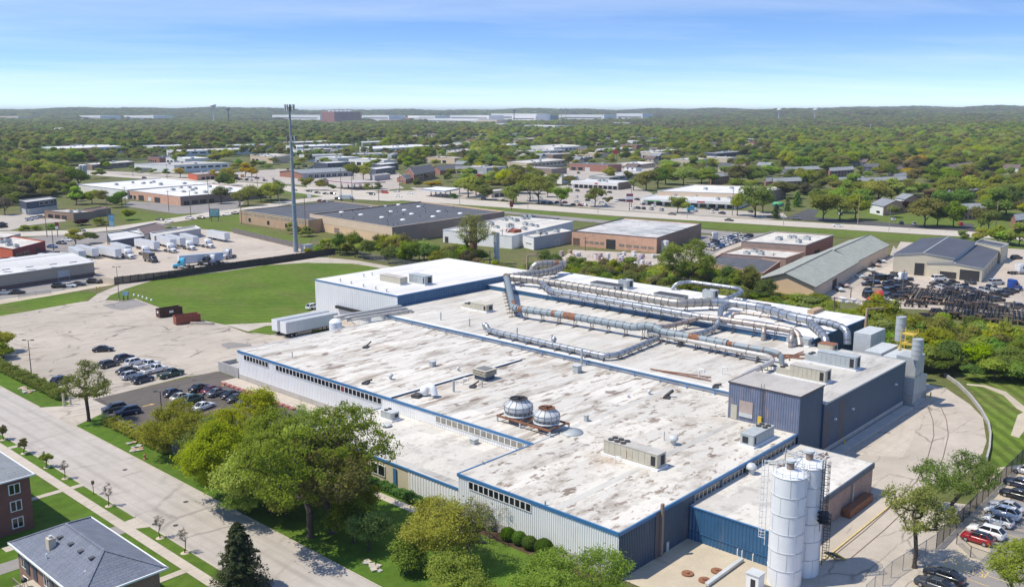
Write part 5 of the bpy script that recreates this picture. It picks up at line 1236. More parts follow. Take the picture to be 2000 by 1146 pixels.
# small pipes, vents and junk on the roofs: (px, py, z, height, radius, kind, label)
def vent(px,py,z,h,r,kind,label):
 x,y=G(px,py,z);t=thing('roof_vent',label,'vent',(x,y,z),0,'small vents and pipes on the roofs')
 if kind=='pipe':k=MB();k.cyl(x,y,z-.1,z+h,r,8,'unit_grey');k.obj('pipe',t)
 elif kind=='mush':k=MB();k.cyl(x,y,z-.1,z+h*.6,r*.6,10,'unit_pale');k.obj('pipe',t);k=MB();k.lathe(x,y,[(r,z+h*.55),(r,z+h*.75),(r*.5,z+h),(0,z+h)],12,'unit_pale');k.obj('cap',t)
 elif kind=='box':k=MB();k.box(x,y,z-.1,r*2,r*2,h+.1,'unit_grey');k.obj('box',t);k=MB();k.box(x,y,z+h,r*2.4,r*2.4,.1,'unit_pale',0,True);k.obj('lid',t)
 elif kind=='goose':k=MB();k.tube(arc_path([(x,y,z-.1),(x,y,z+h),(x+.3,y-.9,z+h),(x+.3,y-.9,z+h*.6)],.4),r,8,'white_paint');k.obj('pipe',t)
 elif kind=='lean':k=MB();k.tube([(x-.9,y,z+.15),(x+.6,y+.5,z+.2),(x+.9,y-.6,z+h)],r,8,'dark_steel');k.obj('pipe',t);k=MB();k.box(x,y,z-.05,1.6,1.0,.25,'dark_steel',.5);k.obj('base',t)
 return t
for v in((571,697,ZF,1.1,.1,'pipe','lone thin pipe at the left end of the stained roof'),(715,678,ZF,1.2,.16,'lean','black bent pipe fitting on the stained roof'),(845,714,ZF,.9,.5,'box','small square vent box on the stained roof'),(763,740,ZF,1.1,.5,'mush','grey mushroom vent near the clerestory windows'),(715,748,ZF,.6,.2,'lean','fallen vent hood near the clerestory windows'),(895,723,ZF,.7,.4,'mush','dark vent behind the expansion joint'),(886,764,ZF,2.0,.22,'pipe','grey standpipe left of the gooseneck tangle'),(905,750,ZF,1.2,.14,'goose','white pipe tangle beside the louvred ventilator'),(924,755,ZF,1.0,.16,'lean','black curved hose on the roof right of the white pipes'),(942,755,ZF,1.2,.12,'pipe','thin standpipe below the louvred ventilator'),(1127,726,ZF,1.3,.65,'box','brown vent box beside the blue gutter'),(1136,713,ZF,3.4,.22,'pipe','tall grey flue at the blue gutter'),(1145,821,ZF,.9,.3,'box','tiny grey vent right of the cooling towers'),(1315,867,ZF,1.4,.75,'mush','round white exhaust fan on the front roof'),(1297,858,ZF,1.3,.08,'pipe','thin bent pipe left of the round exhaust fan'),(1268,769,ZF,.8,.4,'mush','small dark vent at the middle of the front roof'),(1303,776,ZF,1.2,.3,'lean','dark vent cluster right of the small dark vent'),(1227,775,ZF,.5,.3,'mush','flat white vent cap at the middle of the front roof'),(1365,738,ZM,1.7,.14,'goose','white gooseneck vent on the middle roof'),(1410,731,ZM,1.5,.1,'goose','thin white gooseneck vent near the tall shed'),(1398,756,ZM,.5,.25,'lean','dark hose loop on the roof left of the tall shed'),(861,625,ZM,1.9,.16,'pipe','grey standpipe at the left part of the middle roof'),(917,638,ZM,1.9,.16,'pipe','grey standpipe left of the silver cowl'),(1010,656,ZM,1.9,.16,'pipe','grey standpipe behind the low silver duct'),(1078,670,ZM,1.9,.16,'pipe','second grey standpipe behind the low silver duct'),(1467,925,ZD,1.6,.8,'mush','white roof fan on the brick annex below the clerestory'),(1533,905,ZD,2.4,.1,'pipe','thin mast on the brick annex roof'),(755,832,ZL,.35,.9,'mush','flat white hatch stain ring on the office wing roof'),(926,865,ZL,.7,.5,'box','small box vent at the rear of the office wing roof'),(1065,985,ZF,.5,.12,'pipe','tiny vent at the front edge of the near roof'),(943,905,ZF,.4,.12,'pipe','tiny vent at the left of the near roof'),(1201,903,ZF,1.0,.06,'goose','thin white pipe in front of the rusty roof unit')):
 vent(*v)
for px,py,lab,s in((1330,730,'rusty angle iron lying on the middle roof',1),(1545,693,'rusty pipe rack lying across the roof before the tan unit',3)):
 x,y=G(px,py,ZM);t=thing('steel_beams',lab,'steel beams',(x,y,ZM))
 for i in range(1+s*2):
  mb=MB();mb.beam((x-1.5*s,y+6-i*1.3,ZM+.2),(x+(1.2*s if i%2 else-.8),y-7+i*1.2,ZM+.25),.18,.18,'rust');mb.obj('beam',t)
x,y=G(1575,905,ZD);t=thing('scrap_pile','pile of rusty steel frames on the brick annex roof behind the silos','scrap',(x,y,ZD));rg=random.Random(3)
for i in range(16):
 a=rg.uniform(0,3.1);c=(x+rg.uniform(-4.5,4.5),y+rg.uniform(-2.0,3));l=rg.uniform(.8,2.2);mb=MB();mb.beam((c[0]-l*math.cos(a),c[1]-l*math.sin(a),ZD+rg.uniform(.1,.7)),(c[0]+l*math.cos(a),c[1]+l*math.sin(a),ZD+rg.uniform(.1,.9)),.2,.15,rg.choice(['rust','brown_steel','unit_pale']));mb.obj('beam',t)
 # --- white pipework and dust collector at the left end of the stained roof
t=thing('dust_collector','white round dust collector with long pale pipes at the far corner of the stained roof','dust collector',(130.5,176,0))
mb=MB();mb.cyl(129.6,175.0,3.0,7.2,1.5,18,'silo_white');mb.lathe(129.6,175,[(1.5,7.2),(1.0,7.7),(.5,7.9),(0,7.9)],18,'silo_white');mb.obj('drum',t)
for i,(dx,dz)in enumerate(((0,.6),(1.1,.2),(2.2,-.2))):
 mb=MB();mb.tube(arc_path([(130+dx,176-i,7.4+dz),(132+dx,174.4-i*1.1,7.8+dz),(148+dx*.5,172.6-i*1.2,7.8+dz),(149+dx*.5,172.4-i*1.2,6.4)],.8),.42-.07*i,10,'pale_duct_paint');mb.obj('pipe',t)
for i in range(4):mb=MB();mb.beam((129+i*4.5,172.4,6.2),(129+i*4.5,176.2,7.6),.1,.1,'unit_grey');mb.obj('brace',t)
# --- bag houses and stacks at the far right end
def stack(px,py,z0,z1,r,lab,mat='unit_grey',off=(0,0)):
 x,y=G(px,py,z0);x+=off[0];y+=off[1];t=thing('exhaust_stack',lab,'stack',(x,y,z0),0,'exhaust stacks')
 mb=MB();mb.tube([(x,y,z0),(x,y,z1)],r,18,mat,False);mb.cyl(x,y,z1-.4,z1-.35,r*.95,16,'louvre_dark');mb.obj('flue',t)
 for k in range(4):mb=MB();mb.cyl(x,y,z0+(z1-z0)*(k+1)/4.2-.05,z0+(z1-z0)*(k+1)/4.2+.05,r*1.06,18,mat);mb.obj('band',t)
stack(1790,701,9.6,13.6,1.0,'round grey stack on the grey tower at the right end of the navy building')
stack(1757,665,9.0,14.2,1.0,'round grey stack behind the bag houses')
t=thing('filter_tower','grey panelled filter tower on a concrete base at the end of the navy building','filter tower',(181,60.6,0))
mb=MB();mb.bx(179,183.8,58.8,62.6,0,2.0,'concrete_base');mb.bx(178.8,184.6,58.3,62.9,.0,.5,'concrete_base');mb.obj('base',t)
for i in range(3):
 for j in range(2):mb=MB();mb.bx(179.05+1.58*i,179.05+1.58*i+1.5,58.75,62.5,2.05+j*3.8,5.75+j*3.8,'unit_grey');mb.obj('panel',t)
mb=MB();mb.bx(183.9,186,58.8,62,1.6,5.0,'unit_grey');mb.obj('side_box',t)
x0,y0=186.5,67.5
for n,(bx_,by_,w,d,h,lab)in enumerate(((185.6,64.2,9,3.4,8.4,'near row of pale ribbed bag house filters left of the grey tower'),(186.6,68.2,9.5,3.4,8.6,'middle row of pale ribbed bag house filters'),(193.5,73.5,8,3.6,10.2,'far grey bag house filter under the rear stack'))):
 t=thing('bag_house',lab,'filter unit',(bx_,by_,0),0,'bag house filters')
 for i in range(7):mb=MB();mb.bx(bx_-w/2+i*w/7+.04,bx_-w/2+(i+1)*w/7-.04,by_-d/2,by_+d/2,2.5,h,'unit_pale');mb.obj('panel',t)
 mb=MB();mb.bx(bx_-w/2,bx_+w/2,by_-d/2+.1,by_+d/2-.1,0,2.5,'navy_wall');mb.obj('hopper',t)
t=thing('stair_tower','yellow steel access stairs and platforms beside the grey stacks','stairs',(190,63,0))
for i in range(9):mb=MB();mb.beam((187.5,63.0+.3*i,5.6+.42*i),(189,63.0+.3*i,5.6+.42*i),.3,.06,'yellow_paint');mb.obj('tread',t)
for zz in(5.6,7.4,9.4,11.4):
 mb=MB();mb.bx(189.2,191.8,63,65.5,zz,zz+.1,'yellow_paint');mb.obj('platform',t)
 mb=MB()
 for k in(.5,1.0):
  mb.beam((189.2,63,zz+k),(191.8,63,zz+k),.08,.08,'yellow_paint');mb.beam((189.2,63,zz+k),(189.2,65.5,zz+k),.08,.08,'yellow_paint')
 for xx in(189.2,190.5,191.8):mb.beam((xx,63,zz),(xx,63,zz+1.05),.08,.08,'yellow_paint')
 mb.obj('railing',t)
for xx,yy in((189.2,63),(191.8,63),(189.2,65.5),(191.8,65.5)):mb=MB();mb.bx(xx-.07,xx+.07,yy-.07,yy+.07,0,12.4,'yellow_paint');mb.obj('post',t)
stack(925,508,0,14.5,1.5,'rusty brown stack with a wrapped rail behind the warehouse block','rust')
stack(970,516,0,11.8,1.1,'pale blue grey stack behind the warehouse roof','unit_pale')
for px,py,zt,lab in((1030,526,12.5,'beige hoist post with arm behind the ribbed loop'),(1692,626,11,'beige hoist post with arm at the right end of the bright roof')):
 x,y=G(px,py,ZR);t=thing('hoist_post',lab,'hoist',(x,y,ZR-2));mb=MB();mb.tube([(x,y,ZR-2),(x,y,zt)],[.45,.28],8,'wood_tan');mb.obj('post',t);mb=MB();mb.beam((x-.2,y+.2,zt-.1),(x+3.2,y-2.6,zt+.1),.3,.35,'wood_tan');mb.obj('arm',t)
 # --- silos
def silo(x,y,r,h,lab,rings):
 t=thing('silo',lab,'silo',(x,y,0),0,'white storage silos')
 mb=MB();mb.tube([(x,y,0),(x,y,h)],r,40,'silo_white',False);mb.obj('shell',t)
 mb=MB();mb.lathe(x,y,[(r*1.01,h),(r*.97,h+.12),(r*.25,h+.6),(0,h+.62)],40,'silo_white');mb.obj('top',t)
 for k in range(rings):z=h-h*k/rings-.05;mb=MB();mb.tube([(x,y,z-.05),(x,y,z+.05)],r*1.018,40,'silo_white',False);mb.lathe(x,y,[(r,z-.05),(r*1.018,z-.05),(r*1.018,z+.05),(r,z+.05)],40,'silo_white',False);mb.obj('ring',t)
 for k in range(rings):
  for j in range(6):a=j*math.pi/3+k*.52;z0,z1=h*k/rings,h*(k+1)/rings;mb=MB();mb.beam((x+r*1.003*math.cos(a),y+r*1.003*math.sin(a),z0),(x+r*1.003*math.cos(a),y+r*1.003*math.sin(a),z1-.1),.05,.03,'unit_pale');mb.obj('seam',t)
 mb=MB();mb.cyl(x,y,h+.5,h+1.5,.45,12,'brown_wall');mb.cyl(x,y,h+1.5,h+1.75,.6,12,'unit_pale');mb.obj('vent_stack',t)
 mb=MB();n=14
 for k in range(n):
  a=2*math.pi*k/n;b=2*math.pi*(k+1)/n;p=(x+r*.97*math.cos(a),y+r*.97*math.sin(a));q=(x+r*.97*math.cos(b),y+r*.97*math.sin(b));mb.beam((*p,h),(*p,h+1.05),.05,.05,'unit_pale')
  if k%5!=4:
   for zz in(.55,1.05):mb.beam((*p,h+zz),(*q,h+zz),.05,.05,'unit_pale')
 mb.obj('railing',t)
 mb=MB();mb.box(x+.9,y+.7,h+.2,.8,.8,.35,'unit_pale',.4);mb.obj('hatch',t)
 return t
s1=silo(98.7,45.6,2.02,13.9,'nearer tall white silo with plain banded shell',6);s2=silo(102.9,45.2,1.95,14.0,'farther white silo with a caged ladder up its side',6)
def cage_ladder(parent,x,y,nx,ny,z0,z1,mat,cage=True):
 """ladder standing off a face; (nx, ny) points away from the wall"""
 tx,ty=-ny,nx;mb=MB()
 for s in(-.25,.25):mb.beam((x+tx*s,y+ty*s,z0),(x+tx*s,y+ty*s,z1),.06,.06,mat)
 z=z0+.2
 while z<z1:mb.beam((x-tx*.25,y-ty*.25,z),(x+tx*.25,y+ty*.25,z),.04,.04,mat);z+=.33
 lad=mb.obj('ladder',parent)
 if cage:
  z=z0+1.0;mb=MB();A=[(-.42,0),(-.4,.45),(-.2,.75),(.2,.75),(.4,.45),(.42,0)]
  P=[(x+tx*a+nx*b,y+ty*a+ny*b)for a,b in A]
  while z<z1:
   for p,q in zip(P[:-1],P[1:]):mb.beam((*p,z),(*q,z),.05,.05,mat)
   z+=.75
  for p in P[1:-1]:mb.beam((*p,z0+1.0),(*p,z1),.04,.04,mat)
  mb.obj('cage',lad)
 return lad
ax,ay=RIGHT[0]*.94-FWD[0]*.34,RIGHT[1]*.94-FWD[1]*.34
cage_ladder(s2,102.9+ax*2.2,45.2+ay*2.2,ax,ay,1.2,8.0,'black_steel')
bx2,by2=RIGHT[0]*.55-FWD[0]*.84,RIGHT[1]*.55-FWD[1]*.84
cage_ladder(s2,102.9+bx2*2.2,45.2+by2*2.2,bx2,by2,7.6,15.2,'black_steel')
mb=MB();cxp,cyp=102.9+bx2*2.6,45.2+by2*2.6;mb.box(cxp,cyp,7.5,1.3,1.3,.1,'black_steel',AZ,True)
for zz in(8.05,8.6):mb.box(cxp,cyp,zz,1.34,1.34,.05,'black_steel',AZ,True)
for k in range(4):a=AZ+math.pi/4+k*math.pi/2;mb.beam((cxp+.9*math.cos(a),cyp+.9*math.sin(a),6.6),(cxp+.9*math.cos(a),cyp+.9*math.sin(a),8.6),.06,.06,'black_steel')
mb.obj('platform',s2)
cl_,cly=-RIGHT[0]*.95+FWD[0]*.3,-RIGHT[1]*.95+FWD[1]*.3
cage_ladder(s1,98.7+cl_*2.5,45.6+cly*2.5,cl_,cly,4.6,15.2,'white_paint')
for i in range(3):mb=MB();mb.tube(arc_path([(99.3+i*.4,46.2,14.3),(100.4+i*.3,46.4,15.0),(102.3,46.2,14.9),(103.0,46.0,14.3)],.5),.08,6,'unit_pale');mb.obj('conveying_pipe',s2 if i else s1)
mb=MB();mb.cyl(*G(1536,1172),0,1.4,.12,8,'white_paint');mb.obj('fill_pipe',s1)
t=thing('pump_hut','small white box hut with a dark opening beside the nearer silo','hut',(*G(1474,1150),0));x,y=t.location[:2]
mb=MB();mb.box(x,y,0,1.5,1.6,2.1,'silo_white');mb.obj('wall',t);mb=MB();mb.box(x,y,2.1,1.7,1.8,.12,'unit_pale',0,True);mb.obj('roof',t);mb=MB();mb.box(x-.76,y-.1,.5,.05,.6,1.1,'louvre_dark',0,True);mb.obj('opening',t)
mb=MB();mb.beam((*G(1449,1096),.35),(*G(1380,1146),.35),.5,.35,'unit_pale');tag(mb.obj('cable_tray'),'long pale metal tray slanting across the sandy yard','tray')
for i,(px,py)in enumerate(((1440,1085),(1449,1088),(1459,1091),(1470,1096))):
 x,y=G(px,py);mb=MB();mb.tube(arc_path([(x,y,0),(x,y,1.1),(x+.5,y-.3,1.25),(x+.6,y-.3,.9)],.25),.08,8,'white_paint');tag(mb.obj('fill_pipe'),'%s white U-shaped pipe along the foot of the blue annex wall'%ordn(i),'pipe','white fill pipes at the annex wall')
for i,(px,py)in enumerate(((1343,1121),(1400,1116),(1376,1134))):
 x,y=G(px,py);mb=MB();mb.cyl(x,y,.02,.22,.75,14,'rust');mb.cyl(x,y,.22,.35,.25,10,'rust');tag(mb.obj('iron_lid'),['rusty round iron lid nearest the navy wall','rusty round iron lid beside the pale tray','rusty round iron lid in the middle of the sandy yard'][i],'lid','rusty lids in the sandy yard')
x,y=G(1302,1075);mb=MB();mb.cyl(x,y,0,1.3,.28,12,'unit_pale');tag(mb.obj('gas_bottle'),'upright pale cylinder against the navy corrugated wall','cylinder')
x,y=G(1619,1095);t=thing('steel_steps','yellow edged steel steps at the foot of the farther silo','steps',(x,y,0))
for i in range(4):mb=MB();mb.beam((x-.2+i*.4,y+.5-i*.3,1.1-i*.28),(x+.4+i*.4,y-.4-i*.3,1.1-i*.28),.3,.06,'dark_steel');mb.obj('tread',t)
for s in(0,1):mb=MB();mb.beam((x-.4+s*.7,y+.5-s,1.2),(x+1.0+s*.7,y-.5-s,.05),.1,.2,'yellow_paint');mb.obj('stringer',t)
mb=MB()
for a,b in zip([(100.4,47.2),(108,47.2),(116,47.1),(121,47)],[(108,47.2),(116,47.1),(121,47),(132.4,46.2)]):mb.bx(min(a[0],b[0]),max(a[0],b[0]),44.3,44.5,0,.18,'yellow_line')
structure('kerb',mb)
# ====== HOUSES IN FRONT
def hip_house(name,label,x0,x1,y0,y1,h,rise,wall,roof,ov=.7):
 t=thing(name,label,'house',((x0+x1)/2,(y0+y1)/2,0));shell(t,[(x0,y0),(x1,y0),(x1,y1),(x0,y1)],0,h,wall)
 X0,X1,Y0,Y1=x0-ov,x1+ov,y0-ov,y1+ov;m=(X0+X1)/2;d=(X1-X0)/2;mb=MB()
 A,B,C,D,E,F=(X0,Y0,h),(X1,Y0,h),(X1,Y1,h),(X0,Y1,h),(m,Y0+d,h+rise),(m,Y1-d,h+rise)
 mb.add([A,B,C,D,E,F],[(0,1,4),(1,2,5,4),(2,3,5),(3,0,4,5)],roof);mb.add([A,B,C,D],[(3,2,1,0)],'white_paint');rf=mb.obj('roof',t)
 mb=MB()
 for p,q in((A,B),(B,C),(C,D),(D,A)):mb.beam((p[0],p[1],h-.02),(q[0],q[1],h-.02),.16,.2,'white_paint')
 mb.obj('gutter',rf);mb=MB()
 for p,q in((A,E),(B,E),(C,F),(D,F),(E,F)):mb.beam((p[0],p[1],p[2]+.03),(q[0],q[1],q[2]+.03),.32,.07,roof)
 mb.obj('ridge_cap',rf);return t,rf,(m,h,rise)
h1,r1,(m,hh,rs)=hip_house('brick_house','brick apartment house with blue grey hipped shingle roof at the bottom left corner',35.6,43.9,93.4,111.7,6.1,2.3,'mixed_brick','blue_shingle')
for i,(x,y)in enumerate(((38.3,105.6),(38.4,102.9),(38.4,100.3),(38.5,97.7))):
 mb=MB();mb.box(x,y,hh+rs*(x-34.9)/4.85-.02,.6,.55,.22,'dark_shingle',0,True);mb.obj('roof_vent',r1)
mb=MB();mb.bx(36.7,37.5,104.8,105.7,hh,hh+2.2,'beige_wall');mb.cyl(37.1,105.2,hh+2.2,hh+2.5,.22,8,'unit_pale');mb.obj('chimney',r1)
for x,y in((36.0,103.8),(37.2,96.6)):mb=MB();mb.cyl(x,y,hh,hh+1.15,.09,8,'white_paint');mb.obj('vent_pipe',r1)
for y in(110.6,104.0,98.0):
 for z in(3.5,.8):opening(h1,(35.6,y),(35.6,y-1.5),0,1,z,z+1.6,'window','white_paint','window_glass',.1,1)
for y in(108.8,106.6,102.0):mb=MB();mb.bx(35.5,35.58,y-.5,y+.5,3.2,5.6,'slate_siding');mb.obj('shutter',h1)
mb=MB();mb.bx(33.4,35.55,98.5,107.5,2.75,2.95,'walk_concrete');bal=mb.obj('balcony',h1);mb=MB()
for k in range(22):mb.beam((33.45,98.6+k*.42,2.95),(33.45,98.6+k*.42,3.95),.04,.04,'brown_wall')
mb.beam((33.45,98.5,3.98),(33.45,107.5,3.98),.08,.08,'brown_wall');mb.obj('railing',bal)
t=thing('grill','black grill standing on the balcony of the brick house','grill',(34.2,106.2,2.95));mb=MB();mb.lathe(34.2,106.2,[(0,3.6),(.3,3.7),(.34,3.85),(.25,4.05),(0,4.1)],12,'black_steel');mb.obj('bowl',t);mb=MB()
for a in(0,2.1,4.2):mb.beam((34.2+.15*math.cos(a),106.2+.15*math.sin(a),3.65),(34.2+.35*math.cos(a),106.2+.35*math.sin(a),2.96),.04,.04,'black_steel')
mb.obj('leg',t)
h2=thing('brick_house','dark red three storey brick house with white windows at the left edge','house',(37,140,0));H2=7.7;shell(h2,[(20,128.4),(43.4,128.4),(43.4,146),(20,146)],0,H2,'red_brick')
mb=MB();A,B,C,D=(19.5,127.9,H2),(43.9,127.9,H2),(43.9,146.5,H2),(19.5,146.5,H2);E,F=(19.5,137,H2+2.2),(36,137,H2+2.2)
mb.add([A,B,C,D,E,F],[(0,1,5,4),(1,2,5),(2,3,4,5)],'grey_shingle');mb.add([A,B,C,D],[(3,2,1,0)],'white_paint');r2=mb.obj('roof',h2);mb=MB()
for p,q in((A,B),(B,C)):mb.beam((p[0],p[1],H2-.02),(q[0],q[1],H2-.02),.16,.2,'white_paint')
mb.obj('gutter',r2)
for z in(.7,3.1,5.5):
 for x in(40.6,36.4,32.2,28.0):opening(h2,(x,128.4),(x+1.5,128.4),0,1,z,z+1.5,'window','white_paint','window_glass',.12,1)
 for y in(131.5,136.5):opening(h2,(43.4,y),(43.4,y+1.4),0,1,z,z+1.5,'window','white_paint','window_glass',.12,1)
 # ====== BUILDINGS AROUND
WG,SG='window_glass','store_glass'
# right-hand neighbours
b,q=building('brick_factory','orange brick factory with patchy grey white roof behind the ducts','factory',(1117,451),(1283,465),(1370,437),6.2,'orange_brick','patchy_roof','dark_steel',wallR='brown_brick',rows=(('L',.42,.53,.05,4.0,1,'dark_steel','louvre_dark','door'),('L',.015,.10,.3,3.4,1,'brown_wall','brown_steel','door'),('L',.15,.40,1.6,2.5,4,'brown_wall','dusty_glass','window'),('L',.56,.98,1.6,2.5,5,'brown_wall','dusty_glass','window')),seed=1)
mb=MB();mb.box(*wall_point(q[1],q[2],.10,1.4),0,2.2,2.4,4.6,'white_paint');mb.obj('cooling_unit',b)
building('white_workshop','low grey block workshop with pale roof left of the orange brick factory','workshop',(1021,459),(1043,464),(1117,451),5.2,'white_wall','low_white_roof','unit_grey',wallR='grey_block',rows=(('R',.55,.66,.1,2.6,1,'white_paint','unit_grey','door'),('L',.3,.8,2.0,2.6,1,'white_paint','louvre_grey','window')),units=4,seed=2)
b,q=building('white_workshop','long white walled building with cluttered white roof behind the warehouse block','workshop',(865,449),(1000,461),(1120,432),5.4,'white_wall','low_white_roof','white_paint',rows=(('L',.03,.08,0,2.6,1,'dark_steel','dark_steel','door'),('L',.30,.55,1.2,2.2,2,'unit_grey','window_glass','window'),('R',.3,.8,1.5,2.5,4,'unit_grey','window_glass','window')),units=14,seed=3)
building('dark_roof_workshop','flat black roofed building with white roof vents behind the long white building','workshop',(950,432),(1006,439),(1092,426),5.0,'brown_wall','tar_roof','unit_grey',units=9,seed=4)
b,q=building('brick_workshop','brick workshop with flat whitish roof and small dark vents near the highway','workshop',(1448,471),(1574,479),(1628,459),6.0,'pink_brick','low_white_roof','unit_grey',wallR='barn_brick',units=6,rows=(('R',.3,.5,0,2.5,1,'dark_steel','louvre_dark','door'),),seed=5)
building('brick_workshop','lower brick workshop with pale flat roof attached in front of the taller brick one','workshop',(1408,495),(1535,504),(1572,492),4.2,'pink_brick','low_white_roof','pink_brick',wallR='orange_brick',units=3,rows=(('R',.3,.6,0,2.3,1,'dark_steel','louvre_dark','door'),),seed=6)
building('brick_workshop','lowest brick workshop with a black flat roof beside the green gabled sheds','workshop',(1378,512),(1490,534),(1524,510),3.6,'tan_brick','tar_roof','pink_brick',wallR='barn_brick',seed=7)
building('gable_shed','near tan shed with green grey gable roof in front of the thicket','shed',(1478,545),(1590,558),(1674,510),4.9,'peach_wall','green_shingle','dark_shingle',wallR='tan_stucco',gable=('FR',3.0,.7),rows=(('R',.40,.50,0,3.2,1,'brown_wall','louvre_dark','door'),),seed=8)
building('gable_shed','far tan shed with green grey gable roof joined behind the near one','shed',(1590,498),(1672,510),(1736,478),4.6,'tan_stucco','green_shingle','dark_shingle',wallR='tan_stucco',gable=('FR',3.0,.4),seed=9)
# cream steel buildings with slate roofs
b,q=building('steel_garage','large cream metal garage with dark slate roof and open bay in the truck yard','garage',(1746,496),(1863,504),(1905,472),7.0,'cream_panel','blue_slate_roof','unit_grey',wallR='unit_pale',gable=('FR',1.2,.3),rows=(('L',.36,.54,0,4.6,1,'cream_panel','louvre_dark','door'),),seed=10)
b2,q2=building('steel_garage','smaller cream metal garage with dark slate roof and two dark open bays','garage',(1811,513),(1919,524),(1957,482),4.8,'cream_panel','blue_slate_roof','unit_grey',wallR='cream_panel',gable=('FR',.8,.3),rows=(('L',.60,.97,0,3.9,1,'cream_panel','louvre_dark','door'),('L',.24,.56,0,2.6,1,'cream_panel','louvre_dark','door'),('L',.10,.22,0,3.2,1,'cream_panel','cream_panel','door'),('R',.1,.9,.1,3.4,5,'cream_panel','beige_siding','door')),seed=11)
building('steel_garage','narrow cream metal garage with dark roof at the rear of the truck yard','garage',(1905,473),(1956,483),(1970,476),6.2,'cream_panel','blue_slate_roof','unit_grey',seed=12)
# left: black roofed brick warehouse
b,q=building('brick_warehouse','big tan brick warehouse with black tar roof dotted with white skylights','warehouse',(605,418),(766,444),(985,413),7.4,'peach_wall','tar_roof','tan_stucco',wallR='brown_wall',rows=(('L',.03,.08,.8,2.9,1,'brown_wall','brown_wall','window'),('L',.32,.38,.6,2.9,1,'brown_wall','brown_wall','window')),par=.5,seed=13)
mb=MB();mb.beam((*wall_point(q[0],q[1],0,.02),5.6),(*wall_point(q[0],q[1],1,.02),5.6),.1,3.4,'tan_stucco');mb.beam((*wall_point(q[1],q[2],0,.02),5.4),(*wall_point(q[1],q[2],1,.02),5.4),.1,3.8,'brown_wall');mb.obj('upper_band',b)
for i,(px,py)in enumerate(((667,415),(724,405.5),(751,403),(778,400.5),(705,420),(746,425),(763,414),(790,411),(818,404),(804,418.5),(846,423.5),(857,413.5),(899,417.5),(787,430))):
 x,y=G(px,py,6.9);mb=MB();mb.lathe(x,y,[(1.3,6.9),(1.25,7.15),(.8,7.45),(0,7.5)],12,'white_paint');mb.obj('skylight',b)
rg=random.Random(9)
for i in range(22):
 u,v=rg.random(),rg.random();c=sub(sub(q[0],q[1],u),sub(q[3],q[2],u),v);mb=MB();mb.cyl(c[0],c[1],6.9,7.9,.14,6,'dark_steel');mb.obj('vent_pipe',b)
b,q=building('brick_warehouse','lower tan brick wing with a strip of high windows left of the black roof','warehouse',(467,411),(602,430),(790,408),6.2,'tan_brick','tar_roof','cream_panel',rows=(('L',.02,.20,4.4,5.5,4,'cream_panel','dusty_glass','window'),('L',.22,.40,4.4,5.5,4,'cream_panel','dusty_glass','window'),('L',.42,.60,4.4,5.5,4,'cream_panel','dusty_glass','window'),('L',.62,.80,4.4,5.5,4,'cream_panel','dusty_glass','window'),('L',.82,.99,4.4,5.5,4,'cream_panel','dusty_glass','window'),('L',.14,.18,1.0,3.2,1,'cream_panel',WG,'window'),('L',.42,.46,1.0,3.2,1,'cream_panel',WG,'window'),('L',.68,.72,1.0,3.2,1,'cream_panel',WG,'window')),seed=14)
# left: white roofed factory with brick office front
b,q=building('white_roof_factory','very long white roofed factory with brick office front on the left','factory',(246,371),(352,384),(520,370),5.6,'orange_brick','clean_white_roof','white_paint',wallR='brown_wall',rows=(('L',.06,.2,.2,2.8,2,'white_paint',WG,'window'),('L',.24,.34,0,3.3,1,'dark_steel','dark_steel','door'),('L',.54,.64,0,3.3,1,'dark_steel','dark_steel','door'),('L',.42,.48,.5,2.8,1,'white_paint','white_paint','window'),('R',.02,.38,.2,2.6,4,'dark_steel',SG,'shopfront')),units=11,seed=15)
FOOT_=building('white_roof_factory','cream walled rear part of the long white roofed factory','factory',(146,360),(248,372),(420,358),5.6,'white_wall','clean_white_roof','dark_steel',rows=(('L',.66,.95,.4,2.8,1,'white_paint','white_paint','door'),),units=8,seed=16)
building('box_plant','small windowless cream box building beside the far silos on the left','shed',(94,340),(120,342.5),(137,338),8.5,'cream_panel','grey_white_roof','white_paint',wallR='beige_siding',seed=17)
for i,(px,dx)in enumerate(((153.5,0),(160.5,1),(166.5,2))):
 x,y=G(px,351);t=thing('silo','%s pale grey silo from the left behind the white roofed factory'%ordn(i),'silo',(x,y,0),0,'distant silos')
 zt=zat(x,y,329 if i==0 else 323);mb=MB();mb.cyl(x,y,0,zt,1.9,16,'trailer_roof' if i else 'unit_pale');mb.obj('shell',t);mb=MB();mb.lathe(x,y,[(1.92,zt),(.8,zt+.8),(0,zt+.9)],16,'unit_pale');mb.obj('top',t)
b,q=building('slate_house','dark slate two storey house with pale trim on the left','house',(38,391),(52,395),(110,388),7.0,'slate_siding','unit_roof' if False else 'grey_white_roof','unit_pale',rows=(('R',.38,.92,4.4,6.4,3,'white_paint',WG,'window'),('R',.05,.3,.2,2.8,1,'unit_pale','unit_pale','door'),('L',.2,.8,.2,2.8,1,'unit_pale','unit_pale','door')),seed=18)
mb=MB();mb.beam((*wall_point(q[1],q[2],0,.5),3.0),(*wall_point(q[1],q[2],1,.5),3.0),1.6,.3,'unit_pale');mb.beam((*wall_point(q[1],q[2],0,.08),1.5),(*wall_point(q[1],q[2],1,.08),1.5),.12,2.9,'unit_pale');mb.obj('porch',b)
building('brown_office','low brown block office with flat pale roof near the left cross road','office',(86,411),(143,416),(187,413),4.0,'brown_brick','grey_white_roof','brown_wall',wallR='brown_wall',rows=(('L',.1,.8,.3,2.2,3,'dark_steel',SG,'window'),),units=2,seed=19)
building('brown_office','long dark brown flat building beside the low brown office','office',(160,409),(178,412),(216,406),3.8,'brown_wall','brown_shingle','brown_wall',seed=20)
